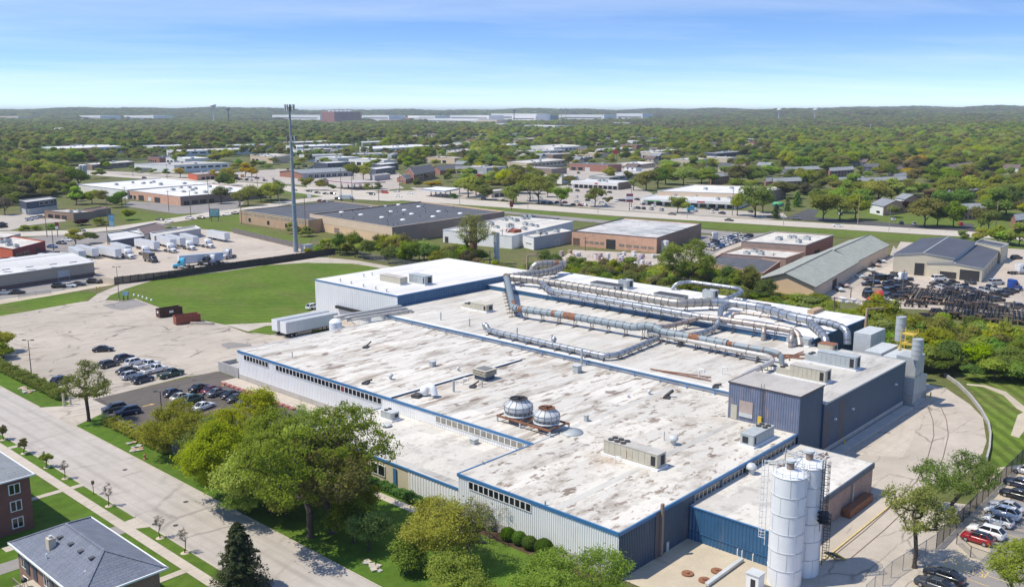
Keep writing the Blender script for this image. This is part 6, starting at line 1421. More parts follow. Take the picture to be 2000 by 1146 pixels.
building('shingle_shop','shop with mottled brown shingle roof by the left cross road','shop',(240,449),(282,459),(346,444),3.4,'grey_block','brown_shingle','dark_steel',rows=(('L',.3,.9,.5,2.2,2,'dark_steel',SG,'window'),),seed=21)
building('grey_shop','grey metal roofed garage beside the brown shingle shop','garage',(209,455),(218,470),(282,461),3.6,'slate_siding','white_metal_roof','unit_pale',seed=22)
building('white_shop','small white flat roofed garage next to the parked trailers','garage',(293,455),(302,461),(392,446),3.8,'white_wall','grey_white_roof','white_paint',wallR='grey_block',seed=23)
b,q=building('red_diner','low red walled diner with cluttered pale roof at the left edge','restaurant',(-40,476),(25,487),(88,471),4.2,'orange_red','low_white_roof','dark_red',wallR='dark_red',rows=(('R',.05,.5,.3,2.2,2,'tan_stucco',SG,'window'),('R',.7,.8,0,2.4,1,'dark_steel','dark_steel','door')),units=6,seed=24)
building('flat_shop','flat pale roof of a shop at the far left edge by the road','shop',(-60,458),(10,464),(40,456),3.6,'beige_wall','low_white_roof','unit_pale',seed=25)
b,q=building('tan_warehouse','long tan warehouse with grey metal gable roof at the left edge of the truck yard','warehouse',(-140,524),(-60,545),(183,511),5.0,'beige_siding','white_metal_roof','unit_pale',gable=('FR',1.6,.4),base=('brown_stone',1.3),rows=(('R',.68,.78,0,3.6,1,'unit_grey','unit_grey','door'),),seed=26)
for i,(px,py)in enumerate(((11,525),(57,520),(103,515),(142,511))):
 x,y=G(px,py,6.2);mb=MB();mb.beam((x-1,y+.3,5.98),(x+1.2,y-.5,6.1),.9,.12,'window_glass');mb.obj('skylight',b)
mb=MB();mb.beam((*G(184,552,0),1.1),(*G(224,556,0),1.1),.25,2.2,'beige_wall');tag(mb.obj('yard_wall'),'short beige wall between the tan warehouse and the black fence','wall')
# shops across the highway
b,q=building('strip_mall','low white fronted strip mall with dark shop windows across the highway','shops',(1117,353),(1208,357),(1233,353.5),5.2,'white_wall','white_metal_roof','white_paint',wallR='brown_brick',rows=(('L',.05,.98,.1,2.7,9,'dark_steel',SG,'shopfront'),),units=4,seed=27)
mb=MB();mb.beam((*wall_point(q[0],q[1],0,.8),3.9),(*wall_point(q[0],q[1],1,.8),3.9),1.6,2.2,'white_wall');mb.obj('canopy',b);mb=MB();mb.beam((*wall_point(q[0],q[1],.52,1.65),4.0),(*wall_point(q[0],q[1],.58,1.65),4.0),.1,1.0,'bright_red');mb.obj('shop_sign',b)
b,q=building('grocery_store','big white roofed store with long white canopy across the highway','shop',(1284,373),(1478,379),(1536,366),6.8,'tan_stucco','clean_white_roof','white_paint',wallR='brown_wall',units=3,seed=28)
b,q=building('store_front','low white canopied shop front of the big store with green fascia','shop',(1252,386),(1440,394),(1478,381),4.4,'white_wall','white_metal_roof','white_paint',rows=(('L',.06,.98,.1,2.5,10,'dark_steel',SG,'shopfront'),),units=5,seed=29)
mb=MB();mb.beam((*wall_point(q[0],q[1],.02,.8),3.4),(*wall_point(q[0],q[1],1,.8),3.4),1.6,1.6,'white_wall');mb.obj('canopy',b);mb=MB();mb.beam((*wall_point(q[0],q[1],.04,1.66),2.95),(*wall_point(q[0],q[1],.22,1.66),2.95),.1,.5,'sign_green');mb.beam((*wall_point(q[0],q[1],.60,1.66),3.5),(*wall_point(q[0],q[1],.68,1.66),3.5),.1,.7,'bright_red');mb.obj('shop_sign',b)
b,q=building('brick_shop','brick gabled two storey office with grey roof beyond the petrol stations','office',(791,337),(809,340),(850,333),6.6,'barn_brick','dark_shingle','white_paint',gable=('FR',4.6,.5),rows=(('R',.05,.95,4.0,5.6,5,'white_paint',WG,'window'),('R',.05,.95,.9,2.8,5,'white_paint',WG,'window'),('L',.35,.6,4.2,5.6,1,'white_paint',WG,'window')),seed=30)
building('brick_shop','small brick side building with low grey roof in front of the gabled brick office','office',(775,347),(793,350),(808,346),3.6,'barn_brick','dark_shingle','white_paint',gable=('FR',2.2,.5),rows=(('L',.2,.8,.6,2.4,2,'white_paint',WG,'window'),),seed=31)
building('brick_shop','long dark roofed brick wing behind the gabled brick office','office',(843,330),(860,333),(898,329),4.0,'barn_brick','dark_shingle','dark_shingle',gable=('FR',3.4,.5),seed=32)
for lab,Lp,Fp,Rp,h,mat,n in(('red and white petrol station canopy at the crossroads',(641,353),(690,357.5),(753,355),5.4,'gas_red',8),('blue and white petrol station canopy beside the crossroads',(823,369),(868,373),(898,368),5.0,'gas_blue',6)):
 L,F,R,B=quad_from(Lp,Fp,Rp,h);FOOT.append([L,F,R,B]);t=thing('petrol_canopy',lab,'canopy',((L[0]+R[0])/2,(L[1]+R[1])/2,0),0,'petrol station canopies')
 mb=MB();mb.prism([L,F,R,B],h-.9,h,'white_paint','dull_roof' if n==8 else 'white_paint',True);mb.obj('roof',t);mb=MB()
 for p,q in((L,F),(F,R),(R,B),(B,L)):a,b_=wall_point(p,q,0,.04),wall_point(p,q,1,.04);mb.beam((*a,h-.2),(*b_,h-.2),.1,.45,mat)
 mb.obj('fascia',t)
 for i in range(n):
  u,v=(.2+.6*(i//2)/(n//2-1)),(.28 if i%2 else .72);c=sub(sub(L,F,v),sub(B,R,v),u);mb=MB();mb.box(*c,0,.4,.4,h-.9,'unit_pale');mb.obj('column',t);mb=MB();mb.box(c[0]+1,c[1]+1,0,.8,.6,1.9,mat);mb.obj('pump',t)
building('kiosk','small brick kiosk with pitched grey roof left of the red petrol canopy','kiosk',(616,354),(628,356),(642,353),3.2,'barn_brick','dark_shingle','white_paint',gable=('FR',1.6,.4),seed=33)
building('car_dealer','car showroom with wide grey roof and brick end near the crossroads','showroom',(546,334),(590,338.5),(690,333),4.8,'barn_brick','grey_shingle','unit_pale',wallR='grey_block',gable=('FR',1.8,.6),rows=(('R',.1,.9,.2,3.2,7,'white_paint',SG,'shopfront'),),seed=34)
for lab,a in(('dark glass fronted showroom with flat pale roof behind the car dealer',((613,317),(640,319),(684,316.5),6.5)),('dark glass showroom with slanted white roof left of the brick office',((720,328),(735,331),(772,326.5),6.0)),('second dark glass showroom behind the slanted white roof',((727,320),(745,322),(778,318.5),6.5))):
 building('showroom',lab,'showroom',*a,'slate_siding','white_metal_roof','unit_pale',wallR='slate_siding',rows=(('R',.05,.95,.2,4.4,6,'unit_pale',SG,'shopfront'),),seed=len(lab))
building('grey_store','grey block store under the slanted white roof','store',(723,341),(732,343),(762,340),4.5,'grey_block','dull_roof','unit_pale',seed=36)
building('cream_shop','low cream shop with flat roof right of the blue petrol canopy','shop',(945,371),(960,374),(1010,370),4.2,'beige_wall','low_white_roof','brown_wall',rows=(('R',.1,.9,.2,2.6,4,'dark_steel',SG,'shopfront'),),seed=37)
building('corner_shop','low orange brick corner shop among yellow trees on the left','shop',(367,338),(385,341),(452,336),5.0,'orange_red','dull_roof','slate_siding',wallR='orange_brick',rows=(('R',.1,.5,.2,2.6,3,'dark_steel',SG,'shopfront'),),units=3,seed=38)
# mid-distance flat roofs: L, F, R corners, height, wall, roof, label
for a in(((81,287),(103,291.5),(237,286),9.0,'white_panel','clean_white_roof','very long white warehouse among trees on the far left'),((166,319),(180,322),(262,316),5.0,'brown_wall','low_white_roof','low brown walled shop with pale roof left of the white store'),((262,320),(340,323),(452,318),7.0,'white_wall','dull_roof','long white fronted store with grey roof behind yellow trees'),((278,284),(300,286),(420,283),6.5,'white_panel','clean_white_roof','white warehouse roof right of the very long white one'),((325,293),(345,296),(505,291),6.5,'white_panel','low_white_roof','long pale warehouse in front of the white one'),((440,283),(455,284.5),(530,282),6.5,'white_panel','clean_white_roof','short white warehouse left of the tall mast'),((553,277),(575,279),(662,276),7.0,'beige_siding','low_white_roof','tan topped warehouse right of the tall mast'),((558,284),(580,287),(690,283),6.5,'white_panel','clean_white_roof','white warehouse below the tan topped one'),((584,302),(598,304.5),(760,300),6.5,'white_panel','dull_roof','long grey roofed building behind the showrooms'),((694,277),(708,279),(770,276),7.5,'unit_pale','low_white_roof','pale blue grey warehouse at the centre'),((702,287),(730,291),(845,285),7.0,'white_panel','clean_white_roof','bright white warehouse at the centre'),((757,301),(765,303),(777,300),9.0,'unit_grey','dull_roof','narrow grey tower block beside the bright white warehouse'),((843,284),(855,286),(905,283),6.0,'beige_wall','low_white_roof','small beige building right of the bright white warehouse'),((860,295),(880,298),(930,293),5.0,'beige_wall','dull_roof','low beige building half hidden by trees at the centre'),((1031,285),(1082,288.5),(1146,285),8.5,'white_panel','low_white_roof','big white windowed warehouse in the middle distance'),((1002,294),(1030,297),(1105,293),6.0,'unit_pale','dull_roof','grey warehouse in front of the big white windowed one'),((990,316),(1030,319),(1107,312),6.5,'beige_wall','low_white_roof','beige flat roofed garage with dark openings'),((1128,307),(1135,309),(1158,306),5.5,'brown_wall','low_white_roof','dark fronted diner with white roof edge'),((975,282),(990,284),(1012,282),6.5,'white_panel','clean_white_roof','small white warehouse left of the windowed one'),((1140,292),(1165,295),(1240,290),5.0,'beige_wall','dull_roof','beige low building under the trees right of the windowed warehouse'),((1242,296),(1262,298),(1330,293),5.0,'brown_wall','low_white_roof','brown low building with pale roof near the apartments'),((1205,319),(1240,322),(1280,318),4.5,'tan_stucco','clean_white_roof','white roofed tan shop behind the strip mall'),((1150,344),(1190,347),(1265,336),4.2,'grey_block','dull_roof','grey roofed long shop directly behind the strip mall'),((1080,344),(1098,346),(1110,343),5.5,'white_wall','low_white_roof','little white garage left of the strip mall'),((1375,298),(1400,300),(1455,296),8.0,'slate_siding','grey_shingle','dark apartment block with grey roof in the trees'),((1430,290),(1445,292),(1500,288),7.0,'brown_wall','brown_shingle','brown roofed apartment block behind the dark one'),((1540,310),(1560,313),(1610,309),5.0,'beige_wall','low_white_roof','pale low garage row behind the grey roofed apartments')):
 Lp,Fp,Rp,h,wall,roof,lab=a;rr=random.Random(lab)
 building('flat_roof_building',lab,'building',Lp,Fp,Rp,h,wall,roof,'unit_pale',rows=(('R',.06,.94,h*.5,h*.75,rr.choice((5,7,9)),'unit_grey',WG,'window'),('L',.15,.45,0,min(3.6,h*.6),1,'dark_steel','louvre_grey','door')),units=rr.choice((3,4,6)),seed=len(lab))
 # grey roofed apartments on the right
for Lp,Fp,Rp,h,lab in(((1530,330),(1535,333),(1618,329.5),6.0,'first grey roofed brick apartment row behind the big store'),((1618,331),(1622,334),(1668,331),6.0,'grey roofed apartment row right of the first brick one'),((1493,352),(1497,355),(1511,353),6.0,'narrow grey roofed apartment end beside the big store'),((1507,352),(1512,355.5),(1566,353),6.0,'grey roofed apartments with balconies at the right of the big store'),((1386,343),(1392,346),(1425,343),6.0,'brick apartment block peeping over the big store roof'),((1625,351),(1632,354),(1690,351),6.0,'grey roofed row left of the white gabled house'),((1670,352),(1676,355),(1772,351),6.0,'long grey roofed row above the white gabled house'),((1740,344),(1750,347),(1772,343),6.0,'short grey roofed block behind the long grey row'),((1840,372),(1850,376),(1910,370),6.0,'grey roofed block hidden in trees on the right'),((1862,403),(1866,410),(1926,407),5.6,'light grey roofed hall with green entrance on the right'),((1920,385),(1930,390),(1990,382),6.0,'light grey roofed block beyond the green entrance hall'),((1975,424),(1985,430),(2060,420),5.0,'brick house with grey roof at the right edge'),((1735,330),(1745,333),(1765,329),6.0,'brown roofed houses under the golden tree'),((1845,325),(1858,329),(1905,322),6.0,'cluster of brown and grey roofs right of the golden tree'),((1865,332),(1872,336),(1892,330),7.0,'white gable in the trees right of the golden tree')):
 wl='slate_siding' if 'brown' in lab else('white_wall' if lab.startswith('white')else 'barn_brick');rf='brown_shingle' if 'brown' in lab else 'grey_shingle'
 building('apartment_row',lab,'apartments',Lp,Fp,Rp,h,wl,rf,'dark_shingle',gable=('FR',2.2,.5),rows=(('R',.04,.96,3.3,5.0,7,'white_paint',WG,'window'),('R',.04,.96,.6,2.4,7,'white_paint',WG,'window')),seed=len(lab))
for Lp,Fp,Rp,h,w1,w2,lab in(((1700,398),(1726,403),(1772,396),5.2,'white_wall','orange_brick','near house with white wall and grey slanted roof across the highway'),((1748,386),(1768,389),(1800,387),6.8,'white_wall','orange_brick','taller house with white wall and brick side behind the near one')):
 building('slant_roof_house',lab,'house',Lp,Fp,Rp,h,w1,'grey_shingle','dark_shingle',wallR=w2,gable=('LF',2.4,.3),rows=(('R',.3,.5,3.4,4.8,1,'dark_steel',WG,'window'),('R',.6,.8,.8,2.4,1,'dark_steel',WG,'window'),('L',.5,.75,1.0,2.2,1,'dark_steel',WG,'window')),seed=len(lab))
 # smaller shops and works scattered between the ones above, and houses in the wood
rq=random.Random(31);TOWN=[]
def free(x,y,r):
 return not any(math.hypot(x-sum(c[0]for c in f)/4,y-sum(c[1]for c in f)/4)<r+max(math.hypot(c[0]-f[0][0],c[1]-f[0][1])for c in f)*.45 for f in FOOT)and not any(n in('highway','side_road','far_road','crossroads','strip_mall_lot')and inside(x,y,p)for n,p in SHEETS)
tries=0
while len(TOWN)<78 and tries<9000:
 tries+=1;px,py=rq.uniform(110,1480),rq.uniform(266,345)if rq.random()<.75 else rq.uniform(248,268);x,y=G(px,py)
 if free(x,y,30):w,d=rq.uniform(22,60),rq.uniform(16,34);TOWN.append((px,x,y,w,d));FOOT.append([(x,y),(x+d,y),(x+d,y+w),(x,y+w)])
TOWN.sort()
TW=[('white_wall','clean_white_roof','white'),('beige_wall','low_white_roof','beige'),('grey_block','dull_roof','grey'),('tan_stucco','low_white_roof','tan'),('barn_brick','tar_roof','brick'),('unit_pale','clean_white_roof','pale blue'),('brown_wall','dull_roof','brown')];cnt={}
for px,x,y,w,d in TOWN:
 wl,rf,cn=rq.choice(TW);i=cnt.get(cn,0);cnt[cn]=i+1;h=rq.uniform(4.5,7.5);t=thing('shop_building','%s flat works in the town, %s such from the left'%(cn,ordn(i)),'building',(x,y,0),0,'flat roofed buildings in the town');c=[(x,y),(x+d,y),(x+d,y+w),(x,y+w)]
 shell(t,c,0,h,wl);roof_flat(t,c,h,rf,rq.choice(('unit_pale','dark_steel','white_paint')))
 for k in range(rq.choice((3,4,5))):opening(t,(x,y+w),(x,y),.05+.18*k,.18+.18*k,.3 if k%2 else 0,h*.55,'window' if k%2 else 'door','unit_grey','store_glass' if k%2 else rq.choice(('louvre_dark','unit_pale')),.2,0,'pane' if k%2 else 'panel')
 for k in range(rq.choice((2,3,5))):k2=MB();k2.box(x+rq.uniform(.2,.8)*d,y+rq.uniform(.15,.85)*w,h-.35,rq.uniform(1.5,3.2),rq.uniform(1.5,3),rq.uniform(.9,1.6),'unit_grey');k2.obj('roof_vent',t)
hc={}
for i in range(70):
 px,py=rq.uniform(850,1990),rq.uniform(256,352);x,y=G(px,py)
 if not free(x,y,14):continue
 FOOT.append([(x,y),(x+9,y),(x+9,y+13),(x,y+13)]);cn=rq.choice(('white','brick','beige','slate'));wl={'white':'white_wall','brick':'barn_brick','beige':'beige_wall','slate':'slate_siding'}[cn];hc.setdefault(cn,[]).append((px,x,y,wl))
for cn,hs in hc.items():
 for i,(px,x,y,wl)in enumerate(sorted(hs)):
  t=thing('wood_house','%s house in the wood beyond the highway, %s from the left'%(cn,ordn(i)),'house',(x,y,0),0,'houses in the wood');shell(t,[(x,y),(x+9,y),(x+9,y+13),(x,y+13)],0,5.4,wl);k=MB();k.add([(x-.4,y-.5,5.3),(x+9.4,y-.5,5.3),(x+9.4,y+13.5,5.3),(x-.4,y+13.5,5.3),(x+4.5,y-.5,8.4),(x+4.5,y+13.5,8.4)],[(3,0,4,5),(1,2,5,4),(0,1,4),(2,3,5)],rq.choice(('grey_shingle','dark_shingle','brown_shingle')));k.obj('roof',t)
  for z in(.8,3.2):opening(t,(x,y+12),(x,y+1),.15,.32,z,z+1.5,'window','white_paint');opening(t,(x,y+12),(x,y+1),.62,.8,z,z+1.5,'window','white_paint')
  # big red brick office on the skyline and distant white sheds
def Pd(px,d):X=(px-1000)/FPX*d;return(X*RIGHT[0]+d*FWD[0],X*RIGHT[1]+d*FWD[1])
L_,F_,R_=Pd(634,4470),Pd(659,4380),Pd(710,4430);q=(L_,F_,R_,(L_[0]+R_[0]-F_[0],L_[1]+R_[1]-F_[1]));FOOT.append(list(q))
b=thing('office_block','large red brick office block with white roof plant on the skyline','office',(*F_,0));shell(b,list(q),0,53,'far_red_brick');roof_flat(b,list(q),53,'low_white_roof','far_red_brick',1)
for side,(p,r)in(('L',(q[0],q[1])),('R',(q[1],q[2]))):
 for k in range(9):
  mb=MB();z=10+k*4.8;mb.beam((*wall_point(p,r,.02,.1),z),(*wall_point(p,r,.98,.1),z),.2,1.0,'store_glass');mb.obj('window_band',b)
mb=MB();mb.beam((*wall_point(q[0],q[1],0,.4),2.5),(*wall_point(q[0],q[1],1,.4),2.5),.6,3,'beige_wall');mb.beam((*wall_point(q[1],q[2],0,.4),2.5),(*wall_point(q[1],q[2],1,.4),2.5),.6,3,'beige_wall');mb.obj('base_course',b)
for k in range(6):c=sub(sub(q[0],q[1],.5),sub(q[3],q[2],.5),.1+.15*k);mb=MB();mb.box(*c,53,16,12,6,'white_paint');mb.obj('roof_plant',b)
for i,(x0,x1,yb,yt,mat)in enumerate(((540,625,228,223.5,'white_wall'),(712,760,228,224,'white_wall'),(765,800,233,229,'barn_brick'),(745,775,238,233,'barn_brick'),(800,850,231,225,'white_wall'),(812,935,239,231,'white_wall'),(880,955,228,224,'white_wall'),(930,970,241,233,'beige_wall'),(965,985,245,240,'white_wall'),(960,1048,228,221,'white_wall'),(1000,1046,237,225,'white_wall'),(1046,1075,235,225,'gas_blue'),(1012,1084,249,244,'white_wall'),(1105,1130,233,227,'white_wall'),(1090,1180,228,223,'white_wall'),(1178,1228,244,238.5,'unit_pale'),(1200,1255,222.5,220.5,'white_wall'),(1275,1300,240,236,'white_wall'),(1295,1335,248,243,'beige_wall'),(1340,1366,243,238,'white_wall'),(1380,1415,245,239,'unit_pale'),(1690,1710,264,261,'white_wall'),(1722,1735,263,258,'white_wall'),(1500,1518,257,252,'white_wall'),(170,200,227,224.5,'white_wall'),(255,300,227,224.5,'white_wall'),(0,50,230,226,'beige_wall'),(115,132,258,249,'white_wall'),(1930,1945,234,231,'white_wall'),(1645,1665,280,274,'white_wall'),(1715,1735,276,270,'white_wall'))):
 d_=min(5600.0,FPX*CAM_H/max(4,yb-HORIZ));p=Pd(x0,d_);t_=(x1-x0)/FPX*d_
 for _ in range(6):t_*=(x1-x0)/max(1,pix(p[0],p[1]-t_,20)[0]-x0)
 r=(p[0],p[1]-t_);h=max(4,zat(*sub(p,r,.5),yt+1.4));dx,dy=r[0]-p[0],r[1]-p[1];L=math.hypot(dx,dy);dep=min(L*.6,120);nx,ny=-dy/L*dep,dx/L*dep
 pts=[p,r,(r[0]+nx,r[1]+ny),(p[0]+nx,p[1]+ny)];FOOT.append(pts)
 col={'white_wall':'white','barn_brick':'brick','beige_wall':'beige','unit_pale':'pale grey','gas_blue':'dark glass'}[mat]
 t=thing('distant_building','%s distant building from the left among the far trees, %s walled'%(ordn(i),col),'building',(*p,0),0,'distant buildings');shell(t,pts,0,h,mat);mb=MB();mb.poly([(*c,h-.3)for c in pts],'clean_white_roof' if mat=='white_wall' else 'low_white_roof');mb.obj('roof',t)
 mb=MB();mb.beam((*wall_point(p,r,.05,.3),h*.5),(*wall_point(p,r,.95,.3),h*.5),.3,h*.14,'store_glass');mb.obj('window_band',t)
 # water towers
for px,pyb,pyt,R_,mat,lab in((428,232,203.5,5.6,'white_paint','white mushroom shaped water tower on the left skyline'),(456,222,211,4.0,'slate_siding','small dark water tower on the skyline right of the white one'),(1512,219,212.5,4.5,'white_paint','left one of two tiny pale water tanks on the right hand hill'),(1581,218.5,212.5,4.0,'white_paint','right one of two tiny pale water tanks on the right hand hill'),(1004,221,214.5,3.0,'slate_siding','small dark water tower on the skyline at the centre')):
 d=4200.0;az=math.atan((px-1000)/FPX);x,y=polar(az,d);z0=hill_h(az,d)-10;zt=zat(x,y,pyt);R=R_*d/FPX
 t=thing('water_tower',lab,'water tower',(x,y,z0),0,'water towers');mb=MB();mb.tube([(x,y,z0),(x,y,zt-R*.9),(x,y,zt-R*.7)],[R*.28,R*.22,R*.4],12,mat);mb.obj('stem',t);mb=MB();mb.lathe(x,y,[(R*.3,zt-R*1.15),(R,zt-R*.55),(R*.9,zt-R*.2),(R*.4,zt),(0,zt)],20,mat);mb.obj('tank',t)
 # ====== FENCES, POLES, SIGNS
def run(pts,step):
 out=[]
 for a,b in zip(pts[:-1],pts[1:]):
  L=math.hypot(b[0]-a[0],b[1]-a[1]);n=max(1,round(L/step))
  for i in range(n):out.append((sub(a,b,i/n),sub(a,b,(i+1)/n)))
 return out
def chain_fence(label,pts,h=1.9,mat='wire_mesh',post='fence_metal',step=3.0,name='chain_link_fence'):
 t=thing(name,label,'fence',(*pts[0],0));segs=run(pts,step);pm=None
 for a,b in segs+[(segs[-1][1],None)]:
  k=MB();k.cyl(a[0],a[1],0,h+.08,.05,6,post);k.obj('post',t)
 f=MB();r=MB()
 for a,b in segs:
  f.add([(*a,.05),(*b,.05),(*b,h),(*a,h)],[(0,1,2,3)],mat);r.beam((*a,h),(*b,h),.05,.05,post)
 f.obj('wire_mesh',t);r.obj('top_rail',t);return t
def board_fence(label,pts,h,mat,step=2.4,boards=8):
 t=thing('board_fence',label,'fence',(*pts[0],0));rg=random.Random(len(label))
 for a,b in run(pts,step):
  k=MB()
  for i in range(boards):
   p,q=sub(a,b,(i+.06)/boards),sub(a,b,(i+.94)/boards);e=rg.uniform(-.06,.06);k.beam((*p,h/2+e),(*q,h/2+e),.04+.02*(i%2),h,mat)
  k.obj('panel',t);k=MB();k.bx(a[0]-.07,a[0]+.07,a[1]-.07,a[1]+.07,0,h+.1,mat);k.obj('post',t)
 return t
board_fence('long black wooden fence between the truck yard and the green field',[G(225,556),G(330,544),G(440,528),G(560,511),G(655,497)],2.6,'fence_wood')
board_fence('grey wooden fence along the back of the truck yard',[G(455,455),G(505,467),G(560,480),G(600,489),G(640,492)],2.4,'fence_grey_wood',3.0,4)
board_fence('dark metal fence between the red diner and the tan warehouse',[G(-20,520),G(60,511),G(118,503)],2.6,'slate_siding',3.0,4)
chain_fence('dark slatted fence beside the right hand car park',[G(1828,1072),G(1880,1020),G(1930,970),G(1985,915),G(2040,860)],2.3,'slatted_mesh','black_steel')
chain_fence('grey chain link fence along the concrete drive at the bottom right',[G(1690,1175),G(1740,1128),G(1785,1100),G(1828,1072)],2.2)
chain_fence('black railing fence between two parts of the right hand car park',[G(1868,1062),G(1895,1088),G(1935,1102),G(1980,1118),G(2030,1135)],1.5,'wire_mesh','black_steel')
chain_fence('chain link fence at the top of the right lawn',[(187,66),G(1805,702),G(1862,700),G(1885,700),G(1940,712),G(2040,735)],3.0)
chain_fence('chain link fence behind the warehouse block',[G(700,503),G(740,512),G(800,523),G(860,533)],2.4)
chain_fence('chain link fence along the street side hedge',[(69.6,166),(69.6,128)],1.8)
chain_fence('thin wire fence in front of the tan warehouse cars',[G(36,583),G(70,577),G(100,574)],1.2,'wire_mesh','fence_metal',4)
t=thing('barrier_wall','low grey barrier along the curve of the concrete drive','barrier',(*G(1845,735),0));bp=[G(*p)for p in((1845,735),(1870,752),(1895,777),(1915,803),(1930,830),(1934,850),(1932,880),(1927,900))]
for a,b in run(bp,3.2):k=MB();k.beam((*sub(a,b,.01),.38),(*sub(a,b,.99),.38),.3,.76,'grey_concrete');k.obj('block',t)
for px,py,lab in((1812,778,'yellow bollard pair at the concrete drive near the filter tower'),(1642,872,'yellow guard post at the foot of the navy wall'),(192,567,'yellow gate posts where the path meets the car park'),(646,505,'yellow posts at the bend of the path behind the field')):
 x,y=G(px,py);t=thing('bollard',lab,'bollard',(x,y,0))
 for s in(-.6,.6):k=MB();k.cyl(x+s*.7,y-s*.6,0,1.3,.13,10,'yellow_paint');k.obj('post',t)
def light_pole(px,py,top,label,heads=2,arm=.9):
 x,y=G(px,py);z=zat(x,y,top);t=thing('light_pole',label,'street light',(x,y,0),0,'car park light poles');k=MB();k.tube([(x,y,0),(x,y,z)],[.11,.07],8,'dark_steel');k.obj('pole',t)
 k=MB();k.cyl(x,y,0,.6,.28,10,'grey_concrete');k.obj('footing',t)
 for s in((-1,1)if heads==2 else(1,)):
  a=Vector((RIGHT[0],RIGHT[1],0))*s;k=MB();k.beam((x,y,z-.1),(x+a.x*arm,y+a.y*arm,z),.06,.06,'dark_steel');k.obj('arm',t);k=MB();k.box(x+a.x*arm,y+a.y*arm,z-.06,.65,.4,.16,'dark_steel',AZ-math.pi/2,True);k.obj('lamp_head',t)
light_pole(62,735,664,'dark light pole in the concrete car park by the left hedge');light_pole(233,588,521,'dark twin headed light pole at the path beside the field');light_pole(316,808,764,'dark light pole in the asphalt car park')
def street_light(px,py,top,label):
 x,y=G(px,py);z=zat(x,y,top);t=thing('street_light',label,'street light',(x,y,0),0,'highway street lights');a=Vector((RIGHT[0],RIGHT[1],0))
 k=MB();k.tube([(x,y,0),(x,y,z-1)],[.14,.09],8,'fence_metal');k.obj('pole',t);k=MB();k.tube([(x,y,z-1),(x+a.x*.5,y+a.y*.5,z-.2),(x+a.x*2.2,y+a.y*2.2,z)],.07,6,'fence_metal');k.obj('arm',t);k=MB();k.box(x+a.x*2.5,y+a.y*2.5,z-.1,.9,.35,.16,'fence_metal',AZ-math.pi/2,True);k.obj('lamp_head',t)
for i,p in enumerate(((1736,452,402),(1530,440,395),(1342,427,385),(1031,408,372),(898,400,360),(1168,418,395),(665,398,370),(546,400,365))):street_light(*p,'%s grey curved street light along the highway'%['rightmost','second from the right','third from the right','fifth from the right','sixth from the right','fourth from the right','seventh from the right','leftmost'][i])
def utility_pole(px,py,top,label,arms=1,mat='wood_pole'):
 x,y=G(px,py);z=zat(x,y,top);t=thing('utility_pole',label,'utility pole',(x,y,0),0,'wooden utility poles');k=MB();k.tube([(x,y,0),(x,y,z)],[.2,.13],8,mat);k.obj('pole',t);a=(RIGHT[0]*.8+FWD[0]*.6,RIGHT[1]*.8+FWD[1]*.6)
 for i in range(arms):k=MB();k.beam((x-a[0]*1.3,y-a[1]*1.3,z-.5-i*1.2),(x+a[0]*1.3,y+a[1]*1.3,z-.5-i*1.2),.12,.14,mat);k.obj('crossarm',t)
 return(x,y,z)
UP=[('tall pale wooden pole by the highway on the right',1675,440,382),('tall wooden pole near the right edge by the highway',1944,452,392),('pole left of the blue sign',212,442,372),('pole at the red diner car park',105,490,447),('pole beside the brown shingle shop',211,478,440),('pole in front of the brick office factory',246,410,365),('pole right of the brick office factory front',330,413,372),('pole at the loading yard',373,425,372),('pole at the end of the white factory',410,430,352),('pole beside the billboard',472,437,378),('pole on the brick wing lawn',597,455,384),('pole beside the black roof',760,452,412),('pole in front of the brown wall',789,450,415),('pole by the white walled building',981,484,448),('pole on the grey workshop yard',1055,486,453),('pole in the block yard',1143,490,463),('pole in the thicket behind the bright roof',957,520,490),('pole at the gable shed lane',1661,585,560),('pole in the chassis yard',1762,578,527),('pole among black trucks',1705,562,528),('pole by the low brick workshop',1510,520,494),('pole at the crossroads',667,396,330),('second pole at the crossroads',781,376,336),('third pole at the crossroads',688,396,340),('thin pole in the highway verge',740,395,352),('pole by the store trees',1430,421,370),('pole at the strip mall drive',1233,406,360),('pole by the left lot road',92,463,425),('pole at the corner shop',503,366,330),('pole left of the corner shop',260,345,318),('pole in front of the long white store',327,355,320)]
tops=[utility_pole(px,py,top,'wooden utility '+lab,1,'wood_tan' if i<2 else 'wood_pole')for i,(lab,px,py,top)in enumerate(UP)]
t=thing('power_lines','three thin power cables strung above the thicket on the right','cables',(*tops[17][:2],0))
pa=[(250,60,9.5),(225,95,9.5),(226,140,9.0),(228,190,9.0)]
for o in(-.5,.2,.9):
 k=MB();P=[]
 for a,b in zip(pa[:-1],pa[1:]):
  for i in range(9):u=i/8;P.append((a[0]+(b[0]-a[0])*u+o,a[1]+(b[1]-a[1])*u,a[2]+(b[2]-a[2])*u-2.2*4*u*(1-u)*.5))
 k.tube(P,.03,4,'cable');k.obj('cable',t)
for i,(x,y,z)in enumerate(pa):
 t2=thing('utility_pole','wooden utility pole in the thicket behind the bright roof, %s from the right'%ordn(i),'utility pole',(x,y,0),0,'wooden utility poles');k=MB();k.tube([(x,y,0),(x,y,z+.4)],[.2,.14],8,'wood_pole');k.obj('pole',t2);k=MB();k.beam((x-1.2,y,z),(x+1.5,y,z),.12,.14,'wood_pole');k.obj('crossarm',t2)
